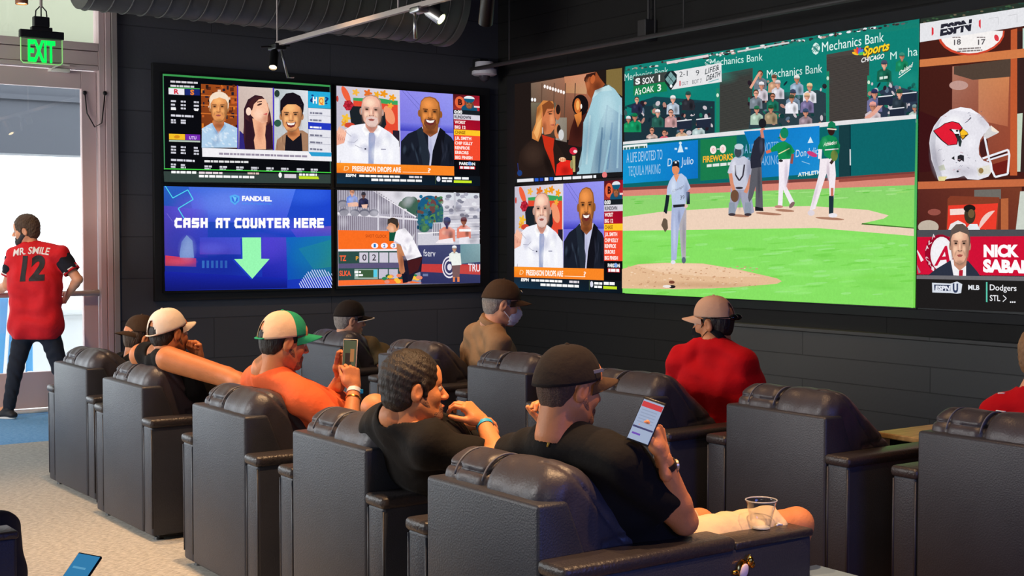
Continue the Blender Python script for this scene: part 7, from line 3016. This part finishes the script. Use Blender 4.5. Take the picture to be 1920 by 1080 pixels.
# ---- dark haired man in black
D5 = 4.95
P5 = (2.90, 4.52, .56)
J = mk(at(778, 732, D5), (110, 2, -6), at(746, 784, D5), P=P5, shw=.20, drop=.05, face=108)
J['SR'] = at(812, 838, D5 - .12)
J['SL'] = at(716, 800, D5 + .22)
J['ER'] = at(938, 868, D5 - .12)
J['WR'] = at(906, 792, D5 + .06)
J['EL'] = at(800, 850, D5 + .40)
J['WL'] = at(858, 797, D5 + .16)
J.update(sit(P5, face=95))
J['KL'] = at(703, 765, D5 + .55)
J['AL'] = J['KL'] + np.array([.10, .02, -.50])
J['AL'][2] = .12
t, org, HM, _, _ = person('dark haired man in black shirt with stubble turning to look right, hands clasped', J, skin=SK_TAN, shirt=BLK, shorts=CAMO, hair=HAIR_DK, hair_fn=lambda F: hair_short(F, .009, .006),
                          beard=STUB, width=1.16, belly=.03, hs=1.06, sleeve=.70, ease=.018,
                          hands={'R': {'d': (-.35, .25, .42), 'n': (-.2, .6, -.8), 'curl': (40, 45, 50, 55)}, 'L': {'d': (.9, -.35, .25), 'n': (.1, -.1, -1), 'curl': (30, 40, 45, 50)}})
wristband(t, org, J['ER'], J['WR'], .90, .031, .016, M_cyanband)
lp = MB()
lp.tube([J['H'] + HM @ np.array([x_, y_, z_]) * 1.06 - org for x_, y_, z_ in ((.088, -.022, -.066), (.0955, -.008, -.0605), (.0965, 0, -.062), (.0955, .008, -.0605), (.088, .022, -.066))], [.002, .005, .005, .005, .002], 8)
lp.build('lip', M_lip, t, True)

# ---- man in black cap with a phone, nearest
D6 = 4.30
P6 = (2.86, 3.38, .56)
J = mk(at(1068, 726, D6), (93, -8, 0), at(1046, 810, D6), P=P6, shw=.20, drop=.06, face=82)
J['SR'] = at(1165, 868, D6 - .16)
J['SL'] = at(972, 856, D6 + .20)
eR = onz(1283, 978, .70)
J['ER'] = eR
J['WR'] = at(1243, 858, 4.12)
J['EL'] = at(968, 905, D6 + .42)
J['WL'] = at(1040, 812, D6 + .40)
J.update(sit(P6))
J['KR'] = np.array([3.46, 3.19, .605])
J['AR'] = np.array([3.37, 3.22, .09])
t, org, HM, cp, cf = person('big man in black cap and black shirt looking down at his phone', J, skin=SK_TAN, shirt=BLK, shorts=BEIGE, hair=HAIR_FADE, hair_fn=lambda F: fringe_only(F, -.001),
                            cap=dict(crown=BLK2, brim=BRN, tilt=7, lift=-.010), beard=STUB, width=1.2, belly=.04, hs=1.06, sleeve=.74,
                            hands={'R': {'d': (-.10, .16, 1), 'n': (-.55, .8, .1), 'curl': (48, 55, 60, 64), 'thumb': (24, 30)}, 'L': {'d': (-.1, .2, 1), 'n': (-1, 0, .2), 'curl': (50, 60, 60, 60)}})
wt = wristband(t, org, J['ER'], J['WR'], .88, .031, .022, mat('dark_watch_strap', rgb(46, 34, 28), .5), 'watch_strap')
wdir = nrm(J['WR'] - J['ER'])
wc = J['ER'] + (J['WR'] - J['ER']) * .88 - org
od = nrm(np.cross(wdir, (0.4, 0.8, 0)))
MB().lathe([(0, 0), (.018, 0), (.018, .007), (.015, .009), (0, .009)], wc + np.array([.029, -.012, 0]), 24, (.92, -.38, .1)).build('watch_case', mat('pale_watch', rgb(226, 200, 160), .3, .6), wt, True, autos=40)
wristband(t, org, J['EL'], J['WL'], .90, .030, .014, M_cyanband)
# gold ribbon mark on the back of the shirt
rb = [at(1013, 823, D6 - .14), at(1024, 822, D6 - .15), at(1030, 828, D6 - .155), at(1026, 838, D6 - .15)]
sh6 = [c for c in t.children if c.name.startswith('shirt')][0]
bv6 = back_surface(sh6)
vd = nrm(_C - at(1024, 828, D6))
ribs = MB()
pp = []
for q in rb:
    r = bv6.ray_cast(Vector(q - org) + Vector(vd) * .5, -Vector(vd))
    pp.append((r[0] if r[0] is not None else Vector(q - org)) + Vector(vd) * .004)
ribs.tube(pp, [.003, .005, .006, .003], 8, flat=.5)
ribs.build('ribbon_emblem', mat('gold_print', rgb(226, 176, 60), .6), sh6, True)
# small emblem on the side of the cap
rgt = -HM[:, 1]
MB().box((-.022, -.0012, -.006), (.022, .0012, .006), .001).build('cap_emblem', mat('grey_print', rgb(120, 116, 122), .6), cp)
em = bpy.data.objects['cap_emblem']
ec = cf((.040, -.0835, .054))
em.location = tuple(ec)
em.rotation_euler = (0, math.radians(-12), math.atan2(HM[1, 0], HM[0, 0]) - .5)
c6 = at(1212, 790, 4.10)
ph, w, h = phone('phone with lit white and red screen held by the man in black cap', c6, _R * .40 + _Z * .80 + _F0 * .35, -_F0 * .9 + _Z * .42 - _R * .25, .074, .150)
lit_rect(ph, -w / 2 + .003, -h / 2 + .005, w / 2 - .003, h / 2 - .010, .0042, glow_mat('pale_phone_image', rgb(172, 190, 222), .75))
lit_rect(ph, -w / 2 + .004, h / 2 - .034, w / 2 - .004, h / 2 - .016, .0046, glow_mat('red_phone_bar', rgb(206, 50, 60), .9), 'screen_bar')
lit_rect(ph, -w / 2 + .004, -.030, w / 2 - .004, -.024, .0046, glow_mat('navy_phone_bar', rgb(46, 56, 110), .8), 'screen_bar')
lit_rect(ph, -w / 2 + .010, -.052, 0.0, -.046, .0046, glow_mat('violet_phone_bar', rgb(110, 70, 190), .8), 'screen_bar')
for k in range(5):
    lit_rect(ph, -w / 2 + .010, .030 - k * .010, w / 2 - .014, .033 - k * .010, .0046, glow_mat('grey_phone_text', rgb(150, 166, 196), .8), 'screen_text')

# ---- man with glasses in black cap with white trim
D7 = 9.95
P7 = (5.05, 8.80, .56)
J = mk(at(656, 600, D7), (100, -4, 0), at(652, 636, D7 + .05), P=P7, shw=.20, drop=.05, face=95)
J['SR'] = at(694, 652, D7 - .05)
J.update(sit(P7))
arms_rest(J)
t, org, HM, cp, cf = person('older man with glasses in black cap with white trim and olive jacket', J, skin=SK_FAIR, shirt=OLIVE, trousers=DENIM, hair=HAIR_GR, hair_fn=lambda F: fringe_only(F, .004),
                            cap=dict(crown=BLK2, brim=BLK2, tilt=-2, edge=mat('white_piping', rgb(226, 220, 210), .6)), hs=1.06, sleeve=.9)
gl = MB()
for sg in (1, -1):
    ring = [J['H'] + HM @ np.array([.104 - .012 * abs(math.cos(a_)) * .3, sg * (.033 + .021 * math.cos(a_)), .0 + .017 * math.sin(a_)]) * 1.06 - org for a_ in np.linspace(0, 2 * PI, 20, endpoint=False)]
    gl.tube(ring, .0016, 6, closed=True)
    gl.tube([J['H'] + HM @ np.array(q_) * 1.06 - org for q_ in ((.100, sg * .054, .004), (.05, sg * .080, .006), (-.004, sg * .085, .008))], .0018, 6)
gl.tube([J['H'] + HM @ np.array(q_) * 1.06 - org for q_ in ((.105, .012, .002), (.109, 0, .004), (.105, -.012, .002))], .0016, 6)
gl.build('glasses', M_bezel, t, True)

# ---- masked man in brown cap
D8 = 8.75
P8 = (5.08, 7.52, .56)
J = mk(at(941, 570, D8), (112, -8, 0), at(921, 609, D8), P=P8, shw=.20, drop=.06, face=112, chest=.26)
J['SR'] = at(934, 644, D8 - .18)
J['SL'] = at(893, 628, D8 + .14)
J['ER'] = at(918, 735, D8 - .22)
J['WR'] = at(955, 765, D8 - .1)
J.update(sit(P8, face=100))
arms_rest(J)
t, org, HM, cp, cf = person('man in brown cap, white surgical mask and khaki polo looking right near the corner', J, skin=SK_FAIR, shirt=KHAKI, trousers=DENIM, hair=HAIR_GR, hair_fn=lambda F: fringe_only(F, .004),
                            cap=dict(crown=BRN, brim=BRN, tilt=-2), hs=1.16, sleeve=.75, collar=KHAKI, width=1.15)


def mask_shape(F):
    F.ell((.052, 0, -.062), (.060, .060, .058), .01)
    F.ell((.102, 0, -.040), (.022, .020, .020), .03)
    F.cut((.02, 0, 0), (-1, 0, 0))
    F.cut((0, 0, -.018), (-.2, 0, 1))
    F.add(lambda X, Y, Z: .0012 * np.sin(300 * Z))


def add_mask(t, org, HM, H, s, m):
    V, Q = local_field(mask_shape, (-.05, -.1, -.15), (.15, .1, 0.03), .004, HM, H, s)
    mo = np_mesh('face_mask', [(V, Q)], m, t, org)
    for sg in (1, -1):
        for z0, z1 in ((-.028, .012), (-.092, -.032)):
            MB().tube([H + HM @ np.array(q_) * s - org for q_ in ((.050, sg * .056, z0), (.03, sg * .072, (z0 + z1) / 2), (-.006, sg * .080, z1))], .0018 * s, 6).build('ear_loop', m, mo, True)
    return mo


add_mask(t, org, HM, J['H'], 1.16, M_mask)
MB().tube([cf((.100, -.012, .088)), cf((.106, -.002, .084)), cf((.100, .016, .094))], [.002, .004, .0015], 6).build('cap_emblem', M_white, cp, True)

# ---- man in red polo with tan cap
D9 = 7.25
P9 = (5.10, 5.20, .56)
J = mk(at(1337, 606, D9), (-22, -4, 0), at(1338, 639, D9 - .02), P=P9, shw=.215, drop=.07, face=62, chest=.25)
J['SR'] = at(1394, 682, D9 - .16)
J['SL'] = at(1279, 674, D9 + .10)
J['ER'] = at(1414, 745, D9 - .02)
J['WR'] = at(1385, 762, D9 + .16)
J['EL'] = at(1258, 745, D9 + .22)
J['WL'] = at(1300, 770, D9 + .40)
J.update(sit(P9, face=75))
t, org, HM, cp, cf = person('man in red polo and tan cap seen from behind, head turned left', J, skin=SK_TAN, shirt=CRIM, trousers=DENIM, hair=HAIR_DK, hair_fn=lambda F: fringe_only(F, .004),
                            cap=dict(crown=TAN_HAT, brim=TAN_HAT, tilt=0, back_open=True, lift=.004), hs=1.04, sleeve=.80, width=1.22, collar=cloth('black_collar', rgb(24, 22, 24)))
add_mask(t, org, HM, J['H'], 1.04, BLKMASK)
# sunglasses resting on the back of the cap
sg_ = MB()
for s_ in (1, -1):
    sg_.ell(cf((-.128, s_ * .026, .026)), (.014, .026, .017), Matrix(((math.cos(-1.95), -math.sin(-1.95), 0), (math.sin(-1.95), math.cos(-1.95), 0), (0, 0, 1))), 16, 10)
    sg_.tube([cf((-.12, s_ * .048, .028)), cf((-.06, s_ * .090, .030)), cf((.02, s_ * .094, .034))], .003, 6)
sg_.build('sunglasses', mat('black_gloss_plastic', rgb(18, 18, 22), .15), cp, True)

# ---- person at the right edge
D10 = 5.75
P10 = (5.15, 3.22, .56)
J = mk(at(1953, 672, D10), (70, -4, 0), at(1938, 738, D10), P=P10, shw=.20, drop=.06, face=80)
J['SL'] = at(1872, 775, D10 + .10)
J.update(sit(P10))
arms_rest(J)
t, org, HM, cp, cf = person('person in red shirt with sandy hair at the right edge of the photo', J, skin=SK_FAIR, shirt=CRIM, trousers=DENIM, hair=HAIR_BL, hair_fn=lambda F: hair_short(F, .012, .004), width=1.05)
sh10 = [c for c in t.children if c.name.startswith('shirt')][0]
bv10 = back_surface(sh10)
vd = nrm(_C - at(1880, 750, D10))
for (px0, py0, px1, py1) in ((1853, 741, 1866, 737), (1868, 737, 1884, 737), (1868, 770, 1886, 772)):
    pp = []
    for u in np.linspace(0, 1, 5):
        q = at(px0 + (px1 - px0) * u, py0 + (py1 - py0) * u, D10) - org
        r = bv10.ray_cast(Vector(q) + Vector(vd) * .6, -Vector(vd))
        if r[0] is not None:
            pp.append(r[0] + Vector(vd) * .002)
    if len(pp) > 1:
        MB().tube(pp, .006, 6, flat=.5).build('print_mark', M_jsyw, sh10, True)

# ---- somebody left of the frame whose phone reaches in at the bottom
P11 = (chairs[('l', 0)].location[0] + .62, chairs[('l', 0)].location[1] + .05, .47)
c11 = at(143, 1081, 3.3)
hN = V3(P11) + np.array([-.10, .0, .52])
J = mk(hN + np.array([.03, 0, .17]), (90, -10, 0), hN, P=P11, shw=.19, drop=.06)
J['WR'] = c11 + np.array([-.06, -.01, -.16])
J['ER'] = J['WR'] + nrm(V3(J['SR']) - J['WR'] + np.array([0, 0, -.12])) * .26
J.update(sit(P11))
arms_rest(J)
t, org, HM, cp, cf = person('person cut off by the lower left corner, only fingers near a phone', J, skin=SK_TAN, shirt=BLK, trousers=DENIM, hair=HAIR_DK, sleeve=.6,
                            hands={'R': {'d': (.55, .3, .75), 'n': (.5, .3, -.6), 'curl': (35, 45, 50, 55)}})
ph, w, h = phone('phone with blue lit screen at the lower left corner above the carpet', c11, (.62, .42, .55), (-.45, -.45, .80), .068, .14)
lit_rect(ph, -w / 2 + .003, -h / 2 + .005, w / 2 - .003, h / 2 - .005, .0042, glow_mat('blue_phone_image', rgb(50, 130, 180), .85))
lit_rect(ph, -w / 2 + .003, -h / 2 + .005, w / 2 - .003, -.020, .0046, glow_mat('cream_phone_image', rgb(226, 226, 196), .85), 'screen_bar')
lit_rect(ph, -w / 2 + .012, .020, w / 2 - .020, .026, .0046, glow_mat('light_blue_phone_text', rgb(96, 166, 206), .85), 'screen_text')
